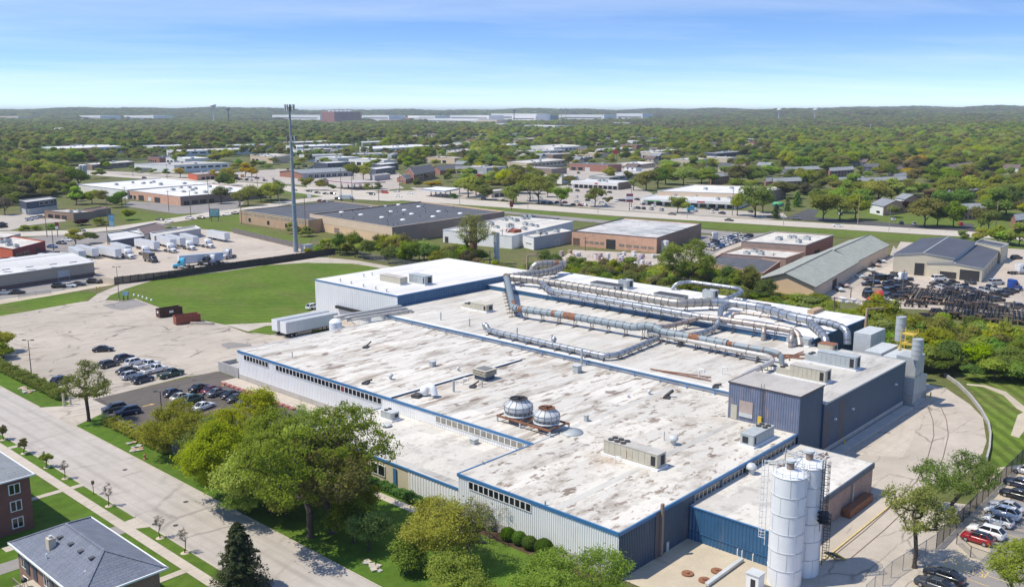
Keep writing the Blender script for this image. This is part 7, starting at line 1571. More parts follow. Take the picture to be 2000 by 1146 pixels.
for i,(px,py,top)in enumerate(((1096,243,212),(1104,241,212),(1699,264,243),(1861,262,243),(119,230,214),(240,219,209),(1263,234,221),(1970,250,237),(1566,250,246))):
 x,y=G(px,py);z=zat(x,y,top);t=thing('tall_mast','%s thin grey mast from the left along the skyline'%ordn([0,1,2,3,4,5,6,7,8][sorted(range(9),key=lambda j:(1096,1104,1699,1861,119,240,1263,1970,1566)[j]).index(i)]),'mast',(x,y,0),0,'distant masts');w=math.hypot(x,y)/2600;k=MB();k.tube([(x,y,0),(x,y,z)],[w,w*.6],6,'unit_pale');k.obj('pole',t);k=MB();k.box(x,y,z-w*2,w*4,w*4,w*2,'unit_grey');k.obj('head',t)
 # mobile phone mast
x,y=215.5,315.6;t=thing('phone_mast','tall grey tapering phone mast with antenna panels above the truck yard','mast',(x,y,0));k=MB();k.tube([(x,y,0),(x,y,19),(x,y,38),(x,y,57.5)],[1.0,.82,.58,.38],16,'grey_duct_paint');k.obj('pole',t)
for z in(19,38):k=MB();k.cyl(x,y,z-.2,z+.2,.95 if z<20 else .72,16,'unit_grey');k.obj('flange',t)
for z,n,R in((57.3,9,1.9),(45.2,6,1.5)):
 for i in range(n):
  a=2*math.pi*i/n;k=MB();k.box(x+R*math.cos(a),y+R*math.sin(a),z-1.3,.3,.55,2.5,'unit_pale' if i%3 else 'dark_steel',a,True);k.obj('antenna_panel',t)
  k=MB();k.beam((x,y,z+.2),(x+R*math.cos(a),y+R*math.sin(a),z+.2),.1,.1,'dark_steel');k.obj('bracket',t)
 k=MB();k.lathe(x,y,[(R*.8,z-.1),(R*.85,z-.1),(R*.85,z+.05),(R*.8,z+.05)],16,'dark_steel');k.obj('ring',t)
t=thing('equipment_cabinet','white equipment cabin at the foot of the phone mast','cabinet',(x+4,y-2,0));k=MB();k.box(x+4,y-2,0,4,3,2.6,'unit_pale');k.obj('wall',t);k=MB();k.box(x+4,y-2,2.6,4.3,3.3,.15,'unit_grey',0,True);k.obj('roof',t)
# signs
def board_sign(px,py,top,wpx,label,mats,posts=2,frac=.5,name='billboard'):
 x,y=G(px,py);z=zat(x,y,top);w=wpx*math.hypot(x,y)/FPX;t=thing(name,label,'sign',(x,y,0));r=(RIGHT[0]*w/2,RIGHT[1]*w/2);zb=z*(1-frac);k=MB();k.beam((x-r[0],y-r[1],(z+zb)/2),(x+r[0],y+r[1],(z+zb)/2),.4,z-zb,mats[0]);k.obj('panel',t)
 n=len(mats)-1
 for i in range(n):
  z0=zb+(z-zb)*(i+.1)/n;z1=zb+(z-zb)*(i+.9)/n;k=MB();fx,fy=-FWD[0]*.24,-FWD[1]*.24;k.beam((x-r[0]*.9+fx,y-r[1]*.9+fy,(z0+z1)/2),(x+r[0]*.9+fx,y+r[1]*.9+fy,(z0+z1)/2),.06,z1-z0,mats[i+1]);k.obj('poster',t)
 for i in range(posts):u=0 if posts==1 else(-.7+1.4*i);k=MB();k.tube([(x+r[0]*u,y+r[1]*u,0),(x+r[0]*u,y+r[1]*u,zb)],.16,8,'dark_steel');k.obj('post',t)
board_sign(420,432,408,18,'billboard with pale teal poster on the lawn left of the black roof',['dark_steel','sign_teal'],2,.66);board_sign(219,444,420,9,'tall blue sign by the left cross road',['sign_blue','sign_teal','sign_blue'],2,.9)
board_sign(113,462,434,6,'dark red and white pole sign by the left cross road',['dark_red','white_paint','dark_red'],1,.5);board_sign(1229,412,378,14,'tall white and red store sign at the strip mall drive',['white_paint','dark_red','white_paint','dark_red'],1,.5);board_sign(999,411,392,7,'dark red sign board at the highway edge',['brown_wall','dark_red'],1,.65,'road_sign');board_sign(460,350,341,11,'low dark sign among parked cars by the yellow trees',['slate_siding','dark_steel'],2,.5)
board_sign(474,349,341,7,'orange sign at the yellow trees',['orange_red','orange_arrow'],2,.7);board_sign(604,388,379,8,'white sign cabinet beside the crossroads',['unit_pale','white_paint'],2,.8);board_sign(1201,310,293,9,'red arched sign among trees in the distance',['orange_red','bright_red'],2,.5);board_sign(937,352,340,9,'round red sign among the trees',['bright_red','bright_red'],1,.6);board_sign(246,586,569,11,'green board sign at the path junction',['sign_green' if False else 'grey_duct_paint','sign_teal'],2,.5,'notice_board')
x,y=G(1519,410);z=zat(x,y,394);t=thing('inflatable_sign','green and blue round balloon sign right of the big store','sign',(x,y,0));k=MB();k.lathe(x,y,[(0,z*.35),(2.6,z*.45),(3.4,z*.7),(2.6,z*.95),(0,z)],14,'sign_green');k.obj('balloon',t);k=MB();k.lathe(x,y,[(2.65,z*.45),(3.45,z*.62),(3.45,z*.72)],14,'sign_blue');k.obj('band',t);k=MB();k.cyl(x,y,0,z*.4,.8,8,'white_paint');k.obj('base',t)
x,y=G(283,896);t=thing('fire_hydrant','brown fire hydrant on the grass verge beside the street','hydrant',(x,y,0));k=MB();k.lathe(x,y,[(.24,0),(.24,.1),(.16,.12),(.16,.6),(.2,.62),(.18,.75),(.06,.85),(0,.86)],12,'hydrant');k.obj('barrel',t)
for s in(-1,1):k=MB();k.tube([(x,y+s*.1,.48),(x,y+s*.28,.48)],.07,8,'hydrant');k.obj('outlet',t)
x,y=G(183,965);t=thing('post_box','small dark birdhouse like box on a post beside the kerb','post box',(x,y,0));k=MB();k.cyl(x,y,0,1.7,.05,6,'dark_steel');k.obj('post',t);k=MB();k.box(x,y,1.65,.35,.35,.5,'brown_steel',0,True);k.obj('box',t)
for px,py,lab in((125,793,'cream gate post left of the car park entrance'),(138,790,'cream gate post right of the first at the car park entrance')):
 x,y=G(px,py);k=MB();k.cyl(x,y,0,2.6,.22,10,'cream_panel');tag(k.obj('gate_post'),lab,'post')
t=thing('brick_planter','low red brick planter edging along the asphalt car park','planter',(97.4,150,0))
for i in range(15):k=MB();y=171-i*1.75;k.bx(96.6,97.4,y-1.5,y-.2,0,.4,'red_brick_edge');k.obj('block',t)
x,y=G(393,633);k=MB();k.beam((x-2,y+2,.3),(x+2,y-3,.3),.7,.6,'walk_concrete');tag(k.obj('concrete_kerb_stop'),'loose concrete beam beside the red container','concrete beam')
for i,(px,py)in enumerate(((262,577),(271,579),(279,581),(287,584),(296,587))):
 x,y=G(px,py);k=MB();k.lathe(x,y,[(.35,0),(.3,.4),(0,.6)],8,'white_paint');tag(k.obj('marker_stone'),'%s white marker stone from the left at the field edge'%ordn(i),'marker','white marker stones')
 # ====== VEHICLES
def rolloff(label,a,b,mat):
 p,q=G(*a),G(*b);c=sub(p,q,.5);rot=math.atan2(q[1]-p[1],q[0]-p[0]);t=thing('waste_container',label,'container',(*c,0),rot,'open waste containers');L,Wd,H=6.6,2.4,2.3
 for nm,d in(('side_wall',(-L/2,L/2,-Wd/2,-Wd/2+.1)),('side_wall',(-L/2,L/2,Wd/2-.1,Wd/2)),('end_wall',(-L/2,-L/2+.1,-Wd/2+.1,Wd/2-.1)),('end_wall',(L/2-.1,L/2,-Wd/2+.1,Wd/2-.1))):k=MB();k.bx(*d,.2,H,mat);k.obj(nm,t)
 k=MB();k.bx(-L/2,L/2,-Wd/2,Wd/2,.15,.35,mat);k.obj('floor',t)
 for i in range(11):
  x=-L/2+.25+i*(L-.5)/10
  for s in(-1,1):k=MB();k.bx(x-.06,x+.06,s*(Wd/2+.06)-.06,s*(Wd/2+.06)+.06,.2,H-.05,mat);k.obj('rib',t)
 for s in(-1,1):k=MB();k.bx(-L/2-.05,L/2+.05,s*(Wd/2+.05)-.09,s*(Wd/2+.05)+.09,H-.05,H+.08,mat);k.obj('top_rail',t)
 if 'dark' in label:
  k=MB();k.bx(-.6,.6,-Wd/2-.14,-Wd/2-.125,1.1,1.7,'white_paint');k.bx(-L/2-.015,-L/2-.005,-.4,.5,1.2,1.8,'white_paint');k.obj('label_plate',t)
rolloff('rusty red open waste container at the edge of the field',(340,634),(391,627),'container_red');rolloff('dark brown open waste container behind the red one',(309,620),(353,613),'container_dark')
trl=make_trailer();trk_=make_tractor()
def place(proto,first,px,z0,label,group,rot=None,end=None,mapping=None,at=None):
 a=at or G(*px,z0)
 if end:b=G(*end,z0);rot=math.atan2(b[1]-a[1],b[0]-a[0]);a=sub(a,b,.5)
 if first:proto.location=(*a,0);proto.rotation_euler=(0,0,rot);proto['label']=label;proto['group']=group;return proto
 return dup(proto,(*a,0),rot,label,group,mapping)
TG='white semi trailers in the truck yard'
SLOT=math.atan2(G(262,510)[1]-G(186,492)[1],G(262,510)[0]-G(186,492)[0])
place(trl,True,(135,492),1.2,'white semi trailer at the left end of the row in the truck yard',TG,end=(168,508))
for i,(a,b,lab)in enumerate((((150,491),(192,502),'white semi trailer second from the left in the truck yard row'),((186,493),(238,503),'white semi trailer with a white tractor third from the left'),((217,486),(258,498),'white semi trailer fourth from the left in the row'),((259,478),(317,489),'white semi trailer fifth from the left in the row'),((306,472),(346,484),'white semi trailer sixth from the left in the row'),((325,470),(362,480),'grey sided semi trailer seventh from the left in the row'),((348,466),(394,480),'white semi trailer eighth from the left in the row'),((404,461),(450,470),'white semi trailer alone at the right end of the yard'),((432,508),(352,515),'pale grey semi trailer parked across in front of the row'))):place(trl,False,a,1.0,lab,TG,end=b)
for i,(y,lab)in enumerate(((195.6,'white semi trailer nearer the hall at the loading dock'),(199.4,'white semi trailer farther from the hall at the loading dock'))):place(trl,False,None,0,lab,'semi trailers at the loading dock',rot=0.0,at=(136.8,y))
KG='truck tractors in the truck yard';RT=SLOT
place(trk_,True,(252,505),0,'white tractor with rounded hood third in the row',KG,rot=RT)
for px,py,rot,col,lab in((286,499,RT,'white','white tractor fourth in the row'),(335,493,RT,'white','white tractor with dark windscreen fifth in the row'),(372,488,RT,'white','white flat nosed tractor sixth in the row'),(408,484,RT,'white','white tractor at the end of the right hand trailer'),(445,505,SLOT-1.1,'silver','silver tractor on the trailer parked across'),(175,525,1.2,'white','white tractor beside the end of the tan warehouse'),(355,524,2.4,'cyan','bright cyan tractor behind the black fence'),(403,518,2.4,'charcoal','dark tractor behind the black fence'),(414,517,2.4,'white','white tractor behind the black fence'),(30,522,.4,'white','white tractor behind the tan warehouse roof'),(85,514,.4,'white','second white tractor behind the tan warehouse roof')):place(trk_,False,(px,py),0,lab,KG,rot=rot,mapping={'paint_white':'paint_'+col})
for px,py,rot,col,lab in((1978,568,-.6,'royal','blue and white tractor at the right of the cream garage'),(1992,535,-.6,'white','white sleeper tractor at the right edge'),(1713,592,2.2,'bright_red','bright red truck cab among the bushes'),(1760,553,1.0,'white','white truck cab among black frames by the cream garage'),(1395,470,.9,'white','white tow truck cab behind the brick factory')):place(trk_,False,(px,py),0,lab,'trucks at the right hand yards',rot=rot,mapping={'paint_white':'paint_'+col})
def box_truck(label,px,py,rot,boxm,cabm,L=6.5):
 t=thing('box_truck',label,'truck',(*G(px,py),0),rot);k=MB();k.bx(-L/2,L/2-1.2,-1.2,1.2,.9,3.5,boxm);k.obj('cargo_box',t);k=MB();loft(k,[ring(*s)for s in((L/2-1.1,.5,2.5,1.1),(L/2,.5,2.5,1.08),(L/2+.6,.5,1.6,1.05),(L/2+1.3,.5,1.4,1.0))],cabm);k.obj('cab',t);k=MB();k.add([(L/2+.05,-.95,2.4),(L/2+.05,.95,2.4),(L/2+.62,.93,1.62),(L/2+.62,-.93,1.62)],[(0,3,2,1)],'car_glass');k.obj('windscreen',t);wheels(t,(L/2+.3,-L/2+1.2),2.3,.45)
box_truck('dark brown box truck alone in the truck yard',293,511,SLOT,'paint_brown','paint_charcoal');box_truck('white box truck waiting at the crossroads',676,391,-.9,'trailer_white','paint_silver',8);box_truck('white box truck at the strip mall side',1124,352,.2,'trailer_white','paint_white',7)
box_truck('blue and white delivery truck by the store front',1350,414,-.7,'paint_cyan','paint_white',5)
# chassis frames lying in rows in the yard on the right
rg=random.Random(11);CH=None;n=0
c0,c1,c2=G(1712,590),G(1905,622),G(1788,568)
FR='black trailer chassis frames in rows'
def chassis_mesh():
 k=MB()
 for s in(-.5,.5):k.bx(-5.8,5.8,s-.12,s+.12,.75,1.15,'black_steel')
 for i in range(8):k.bx(-5.6+i*1.6,-5.45+i*1.6,-1.1,1.1,.85,1.1,'black_steel')
 for x in(-5.7,5.7):k.bx(x-.15,x+.15,-1.2,1.2,.8,1.15,'brown_steel')
 for x in(-3.6,-4.8):
  for s in(-1,1):k.tube([(x,s*1.2,.5),(x,s*.8,.5)],.5,10,'tyre')
 for s in(-1,1):k.bx(3.4,3.55,s*.8-.06,s*.8+.06,0,.8,'black_steel')
 return k.mesh('chassis_frame')
chm=chassis_mesh();rowdir=math.atan2(G(1800,535)[1]-G(1765,590)[1],G(1800,535)[0]-G(1765,590)[0])
for r_ in range(2):
 for i in range(16 if r_==0 else 10):
  u=i/15;px,py=((1770+160*u,578+16*u)if r_==0 else(1850+150*i/9,610+12*i/9));x,y=G(px,py)
  o=link('chassis_frame',chm,None,(x,y,rg.uniform(0,.25)+(1.0 if i%3==1 else 0)));o.scale=(1.7,1,1);o.rotation_euler=(0,0,rowdir+rg.uniform(-.03,.03));tag(o,'%s black trailer chassis frame from the left in the %s row of the right yard'%(ordn(i),('rear','front')[r_]),'chassis frame',FR)
for i in range(16):
 px,py=rg.uniform(1700,1765),rg.uniform(538,585);x,y=G(px,py);k=MB();w=rg.uniform(1.5,3);k.box(x,y,0,w,rg.uniform(1,2),rg.uniform(.8,1.6),rg.choice(['black_steel','dark_steel','black_steel','wood_tan','slate_siding']),rg.uniform(0,3));k.cyl(x+w*.3,y,0,1.1,.5,10,'tyre');tag(k.obj('scrap_part'),'dark axle and frame part in the scrap heap left of the chassis rows','scrap','scrap parts beside the chassis rows')
for px,py,lab,mt in((1725,590,'white sheeted heap at the lane by the gable shed','block_white'),(1655,590,'white sheeted pile among bushes by the gable shed','block_white'),(1680,542,'stack of pale beams beside the gable shed','unit_pale')):
 x,y=G(px,py);t=thing('material_pile',lab,'pile',(x,y,0))
 for i in range(6):k=MB();k.box(x+rg.uniform(-2.5,2.5),y+rg.uniform(-2.5,2.5),.02*i,rg.uniform(1.5,4),rg.uniform(.6,1.4),rg.uniform(.4,1.1),mt,.75+rg.uniform(-.1,.1));k.obj('bundle',t)
for i,(px,py)in enumerate(((1700,530),(1712,520),(1722,512),(1640,568),(1650,560))):
 x,y=G(px,py);t=thing('boat_trailer','%s pale flat trailer along the wall of the green gabled sheds'%ordn(i),'trailer',(x,y,0),0,'flat trailers along the gable sheds');k=MB();k.box(x,y,.6,5.5,1.8,.35,['unit_pale','pallet_pink','block_white'][i%3],.72,True);k.obj('deck',t);k=MB();k.tube([(x-.6,y+.8,.35),(x+.7,y-.75,.35)],.34,10,'tyre');k.obj('axle',t)
for i in range(26):
 px,py=rg.uniform(1775,1985),rg.uniform(578,626);
 if i<10:px,py=rg.uniform(1700,1770),rg.uniform(545,590)
 x,y=G(px,py);o=link('chassis_frame',chm,None,(x,y,0));o.scale=(rg.uniform(.4,.6),1,1);o.rotation_euler=(0,0,rowdir+rg.choice((0,.5,1.57))+rg.uniform(-.1,.1));tag(o,'short black frame with axles among the long chassis rows of the right yard','chassis frame','short frames in the right yard')
 # pallets of blocks in the mason's yard
for i in range(75):
 px,py=rg.uniform(1095,1285),0;py=492+(px-1095)*.055+rg.uniform(0,30);x,y=G(px,py);m_=rg.choice(['pallet_pink','block_white','block_white','pallet_pink','grey_concrete','block_purple' if px>1190 else 'wood_tan'])
 if any(inside(x,y,f)for f in FOOT[:3]):continue
 k=MB();h=rg.choice((.9,1.3,1.9));a=rg.choice((0,.05,-.06))+.0;k.box(x,y,.15,1.5,1.3,h,m_,a);k.box(x,y,0,1.6,1.4,.15,'wood_tan',a);k.box(x,y,.15+h*.5-.03,1.53,1.33,.06,'grey_concrete',a)
 tag(k.obj('block_pallet'),{'pallet_pink':'pinkish pallet of stone blocks in the yard before the orange brick factory','block_white':'white wrapped pallet in the yard before the orange brick factory','grey_concrete':'grey pallet of blocks in the yard before the orange brick factory','block_purple':'pale purple wrapped pallet in the yard before the orange brick factory','wood_tan':'tan crate pallet in the yard before the orange brick factory'}[m_],'pallet','pallets in the block yard')
x,y=G(925,448);
t=thing('rusty_hopper','rust red corrugated hopper against the white walled building','hopper',(*G(1003,476),0));x,y=t.location[:2];k=MB();k.box(x,y,0,4.5,5.0,6.3,'container_red');k.obj('body',t)
for z in range(5):k=MB();k.box(x,y,.8+z*1.15,4.7,5.2,.25,'container_red',0,True);k.obj('band',t)
k=MB();k.tube(arc_path([(x-3,y+1,0),(x-3,y+1,5.6),(x,y,7.2)],1),.4,8,'unit_grey');k.obj('pipe',t)
# cars: (px, py, heading, kind, colour)
A_,U_,V_=0.0,math.pi/2,0.0
L1=('in the concrete car park beside the hall','cars in the concrete car park');L2=('in the dark asphalt car park','cars in the asphalt car park');L3=('in the right hand car park','cars in the right hand car park')
for d in((202,686,-.62,'sedan','black'),(213,716,.2,'suv','charcoal'),(243,704,.2,'suv','navy'),(264,712,.2,'suv','white'),(288,718,.1,'pickup','white'),(302,727,.1,'pickup','white'),(334,735,.1,'pickup','green'),(248,728,.2,'sedan','black'),(257,738,.15,'suv','silver'),(279,746,.15,'suv','navy'),(122,748,.2,'suv','navy')):car(L1,*d,near=True)
for d in((338,772,.25,'hatch','navy'),(390,762,.25,'sedan','black'),(354,780,.22,'sedan','beige'),(414,766,.25,'sedan','maroon'),(424,771,.25,'sedan','grey'),(377,785,.25,'suv','green'),(452,775,.25,'sedan','black'),(463,782,.25,'sedan','charcoal'),(484,787,.25,'sedan','navy'),(398,798,.25,'sedan','white'),(224,803,2.9,'suv','charcoal'),(250,809,2.9,'suv','navy')):car(L2,*d,near=True)
for d in((1908,1058,2.0,'hatch','red','black'),(1926,1046,2.0,'suv','white'),(1948,1024,2.0,'hatch','white','black'),(1957,1008,2.0,'suv','white'),(1966,996,2.0,'sedan','silver'),(1986,972,2.0,'sedan','black'),(1993,950,2.0,'sedan','navy'),(2003,925,2.0,'hatch','silver'),(1843,1131,2.0,'sedan','black'),(1826,1149,2.0,'sedan','charcoal')):
 car(L3,*d[:2],1.52,d[3],d[4],near=True,roofcol=d[5]if len(d)>5 else None)
LW=('parked in front of the tan warehouse','cars in front of the tan warehouse')
for d in((10,575,'sedan','silver'),(34,574,'sedan','black'),(116,562,'suv','black'),(134,561,'sedan','white'),(153,558,'sedan','charcoal'),(184,553,'suv','black'),(203,553,'sedan','charcoal')):car(LW,d[0],d[1],-.6,d[2],d[3])
LB=('behind the orange brick factory','cars behind the brick factory');cs=['beige','white','navy','blue','white','silver','white','navy','charcoal','white','silver','navy','black']
for i,c_ in enumerate(cs+cs[::-1]):car(LB,1388+(i%13)*6.2-22*(i//13),489-(i%13)*2.15-3*(i//13),1.3,'sedan' if i%3 else 'suv',c_)
LS=('in the strip mall car park','cars in the strip mall car park');rg2=random.Random(21)
for px,py,c_ in((1125,386,'white'),(1128,374,'charcoal'),(1110,366,'white'),(1150,376,'grey'),(1190,377,'black'),(1127,396,'silver'),(1103,397,'maroon'),(1088,397,'black'),(1075,398,'charcoal'),(1062,397,'black'),(1094,400,'silver'),(1119,402,'black'),(1134,403,'maroon'),(1142,403,'white'),(1148,393,'black'),(1155,397,'white'),(1176,399,'silver'),(1181,401,'white'),(1182,390,'charcoal'),(1202,394,'white'),(1211,393,'navy'),(1220,394,'charcoal'),(1231,395,'silver'),(1244,391,'black'),(1055,388,'silver'),(1037,387,'white'),(1073,377,'grey')):car(LS,px,py,rg2.choice((1.25,1.3,-1.8)),rg2.choice(('sedan','sedan','suv','hatch')),c_)
LG=('in front of the big store','cars in front of the big store')
for px,py,c_ in((1235,409,'white'),(1245,408,'black'),(1257,409,'charcoal'),(1255,400,'black'),(1276,403,'white'),(1272,410,'silver'),(1292,412,'silver'),(1382,409,'charcoal'),(1398,411,'navy'),(1391,416,'white'),(1410,418,'black'),(1466,415,'charcoal'),(1503,426,'charcoal')):car(LG,px,py,rg2.choice((1.3,.9)),rg2.choice(('sedan','suv','hatch')),c_)
LH=('driving on the highway','cars on the highway');HR=math.atan2(G(1500,434)[1]-G(1300,421)[1],G(1500,434)[0]-G(1300,421)[0])
for px,py,c_,k_ in((1636,443,'white','sedan'),(1424,432,'black','sedan'),(1313,420,'charcoal','sedan'),(1556,429,'grey','suv'),(779,385,'white','sedan'),(752,378,'bright_red','van'),(727,381,'charcoal','suv'),(774,375,'silver','sedan'),(801,379,'white','sedan'),(626,394,'maroon','sedan'),(636,395,'black','sedan'),(660,390,'charcoal','suv'),(604,375,'charcoal','sedan'),(620,378,'navy','sedan'),(636,380,'charcoal','sedan'),(650,380,'black','suv'),(282,349,'black','suv'),(332,355,'charcoal','sedan'),(366,357,'charcoal','sedan'),(575,373,'black','sedan'),(946,391,'grey','suv'),(985,393,'black','sedan')):car(LH,px,py,HR,k_,c_)
LC=('on the left cross road','cars on the left cross road')
for px,py,c_ in((158,452,'grey'),(443,421,'white'),(460,418,'black'),(370,428,'silver'),(393,427,'brown'),(313,431,'charcoal'),(330,434,'white'),(131,471,'white'),(102,484,'blue'),(120,477,'navy')):car(LC,px,py,HR+.3,'sedan',c_)
LD=('outside the car dealer','cars outside the car dealer')
for i in range(34):
 px=rg2.uniform(440,545)if i%2 else rg2.uniform(560,640);py=347+(px-440)*.04+rg2.choice((0,4))if i%2 else 326+rg2.choice((0,3,6));car(LD,px,py,1.2,rg2.choice(('sedan','suv')),rg2.choice(('white','silver','charcoal','white','blue','maroon','black')))
LY=('in the yard of the cream garages','vehicles in the garage yard')
for px,py,c_,k_,a in((1832,557,'charcoal','pickup',-.6),(1857,556,'black','pickup',-.6),(1834,548,'white','van',-.6),(1895,554,'charcoal','sedan',.9),(1946,556,'silver','van',-.6),(1930,566,'navy','pickup',-.6),(1968,571,'charcoal','suv',.9),(1985,506,'charcoal','suv',-.6),(1901,584,'black','suv',-.6),(1948,589,'charcoal','suv',-.6),(1990,602,'navy','suv',-.6),(1756,580,'navy','pickup',.6),(1722,578,'charcoal','pickup',.6)):car(LY,px,py,a,k_,c_)
LK=('crowded at the left of the chassis rows','dark vehicles beside the chassis rows')
for i in range(22):
 px=1700+(i%6)*13+rg2.uniform(-3,3);py=546+(i//6)*12+rg2.uniform(-3,3);car(LK,px,py,rg2.choice((.6,2.2,-.6)),rg2.choice(('pickup','van','suv','pickup')),rg2.choice(('black','charcoal','black','navy','grey')))
for i in range(12):car(LY,1835+i*13+rg2.uniform(-3,3),566+rg2.uniform(-5,8)+i*.8,rg2.choice((.9,-.6)),rg2.choice(('pickup','sedan','suv')),rg2.choice(('black','charcoal','navy','silver')))
LM=('near the apartments across the highway','cars near the apartments')
for px,py,c_ in((1641,420,'white'),(1662,411,'white'),(1876,440,'bright_red'),(1744,431,'white'),(1760,438,'navy'),(1785,440,'silver'),(1535,320,'white')):car(LM,px,py,.5,'suv',c_)
LT=('in the lots behind the strip mall','cars behind the strip mall')
for px,py,c_ in((1080,329,'white'),(1094,330,'silver'),(1089,337,'bright_red'),(1130,339,'navy'),(1167,332,'black'),(1120,354,'white'),(1126,328,'white'),(1240,338,'white'),(1225,341,'charcoal')):car(LT,px,py,.3,'suv',c_)
LF_=('at the slate house car park on the left','cars by the slate house')
for px,py,c_ in((57,431,'white'),(68,428,'white'),(80,426,'silver'),(5,440,'charcoal'),(18,399,'white'),(6,445,'black')):car(LF_,px,py,.2,'suv',c_)
car(('beside the warehouse block by the field','cars by the field'),612,603,.1,'suv','white')
flush_cars()
# ====== TREES
def zt_h(px,py,top):x,y=G(px,py);return(x,y),zat(x,y,top)
def big(label,px,py,top,R,seed,mat,**kw):
 p,H=zt_h(px,py,top);return near_tree(kw.pop('name','tree'),label,p,H,R,seed,mat,**kw)
near_tree('tree','largest open crowned tree beside the street in front of the office wing',G(607,1048),20.0,12.0,1,'leaf_olive',tr=.44,npts=420,per=54,leaf=.23,spread=.82,low=0.12,th=3.5,bare=.1)
near_tree('tree','second trunked tree close behind the largest open crowned tree',G(648,1040),14.5,9,2,'leaf_olive',tr=.4,npts=260,per=56,leaf=.22,spread=.82,low=0.12,th=2.2,bare=.1)
near_tree('tree','bright green maple overhanging the street',G(452,985),12.0,8.5,3,'leaf_bright',tr=.35,npts=340,per=78,leaf=.23,spread=1.05,low=0.04,th=1.2)
near_tree('tree','olive green tree at the corner of the asphalt car park',G(360,890),9.5,7.6,4,'leaf_olive',tr=.3,npts=320,per=54,leaf=.2,spread=1.0,low=0.03,th=1.0,bare=.1)
near_tree('tree','dense green tree between the maple and the largest tree',G(530,1000),13.0,8.5,5,'leaf_bright',tr=.35,npts=330,per=74,leaf=.23,spread=1.1,low=0.04,th=1.5)
near_tree('tree','tall yellow green tree behind the maple at the asphalt car park',G(500,920),13.0,8.0,6,'leaf_bright',tr=.35,npts=260,per=58,leaf=.21,spread=1.05,low=0.04,th=1.5,bare=.1)
near_tree('tree','olive tree rising behind the largest tree at the office wing corner',G(605,930),13.0,7.0,21,'leaf_olive',tr=.3,npts=230,per=44,leaf=.2,spread=1.0,low=0.05,th=1.5,bare=.12)
near_tree('tree','low olive tree in the hedge between the two car park corners',G(420,905),9.0,6.0,22,'leaf_pale',tr=.25,npts=200,per=52,leaf=.19,spread=.9,low=0.03,th=1.0)
near_tree('tree','thin leaved tree standing at the car park entrance',G(174,822),11.2,6.3,7,'leaf_pale',tr=.32,npts=270,per=26,leaf=.17,spread=.75,low=.26,bare=.12)
near_tree('tree','broad yellow green tree in the lawn before the white strip windows',G(850,1098),9.5,7.2,8,'leaf_bright',tr=.28,npts=330,per=56,leaf=.17,spread=.85,low=0.02,th=0.8,bare=.1)
near_tree('tree','brownish twiggy tree leaning on the yellow green one',G(912,1105),9.6,6.0,9,'leaf_pale',bark='pale_bark',tr=.25,npts=300,per=20,leaf=.15,spread=.7,low=0.04,th=0.9,bare=.25)
near_tree('tree','low bushy tree at the bottom edge below the yellow green tree',G(890,1180),6.4,6.0,10,'leaf_olive',tr=.22,npts=240,per=52,leaf=.17,spread=.85,low=0.02,th=0.6)
near_tree('tree','rounded green tree at the bottom edge before the navy corner',G(1110,1215),8.6,8.5,11,'leaf_bright',tr=.3,npts=380,per=58,leaf=.17,spread=.85,low=0.02,th=0.8)
near_tree('tree','small bare blossoming tree against the white front wall',G(955,1050),5.4,3.6,12,'leaf_blossom',bark='pale_bark',tr=.12,npts=170,per=8,leaf=.1,spread=.5,low=.15,bare=.4)
near_tree('tree','pale leaved tree nearer the camera beside the right hand fence',G(1786,1108),11.2,4.9,13,'leaf_pale',tr=.26,npts=240,per=34,leaf=.17,spread=.75,low=.26,bare=.05)
near_tree('tree','pale leaved tree farther along the right hand fence',G(1860,1012),9.8,5.9,14,'leaf_pale',tr=.26,npts=270,per=34,leaf=.17,spread=.75,low=.22,bare=.05)
near_tree('tree','pale green tree in the bottom right corner over the car park',G(1978,1185),8.5,5.2,15,'leaf_pale',tr=.2,npts=220,per=36,leaf=.16,spread=.7,low=.2)
near_tree('tree','young dark green tree close under the largest tree on the lawn',G(720,1075),5.5,3.0,16,'leaf_deep',tr=.14,npts=130,per=80,leaf=.17,spread=.7,low=.05)
near_tree('tree','dark green shrubby tree beside the stump on the lawn',G(690,1060),6.0,3.4,17,'leaf_deep',tr=.15,npts=140,per=80,leaf=.18,spread=.8,low=.05)
near_tree('tree','tall open tree standing alone behind the bright roof',G(1335,588),18.6,9.5,18,'leaf_green',tr=.45,npts=260,per=46,leaf=.32,spread=1.3,low=.3,bare=.1)
near_tree('tree','wide thin leaved tree before the long white walled building',G(918,520),19.0,10.5,19,'leaf_pale',tr=.42,npts=300,per=26,leaf=.26,spread=1.3,low=.3,bare=.1)
for i,(px,py,top,lab)in enumerate(((1490,600,545,'thin tall tree in front of the tan gabled shed'),(1462,590,520,'thin tall tree before the lowest brick workshop'),(1830,695,640,'thin tree within the right thicket'))):big(lab,px,py,top,4.0,30+i,'leaf_olive',tr=.2,npts=130,per=50,leaf=.26,spread=1.0,low=.25)
big('dark spruce at the kerb in the bottom centre',470,1160,1018,3,20,'leaf_needle')if False else None
p=G(470,1152);H=zat(*p,1016);t=thing('conifer','dark green spruce beside the street at the bottom edge','conifer',(*p,0));link('crown',crown_mesh('crown',77,3.7,.3,H,22000,.15,'leaf_needle',conical=True,aspect=.45),t);k=MB();k.tube([(0,0,-.1),(0,0,H*.9)],[.3,.05],8,'bark',False);link('trunk',k.mesh('trunk'),t)
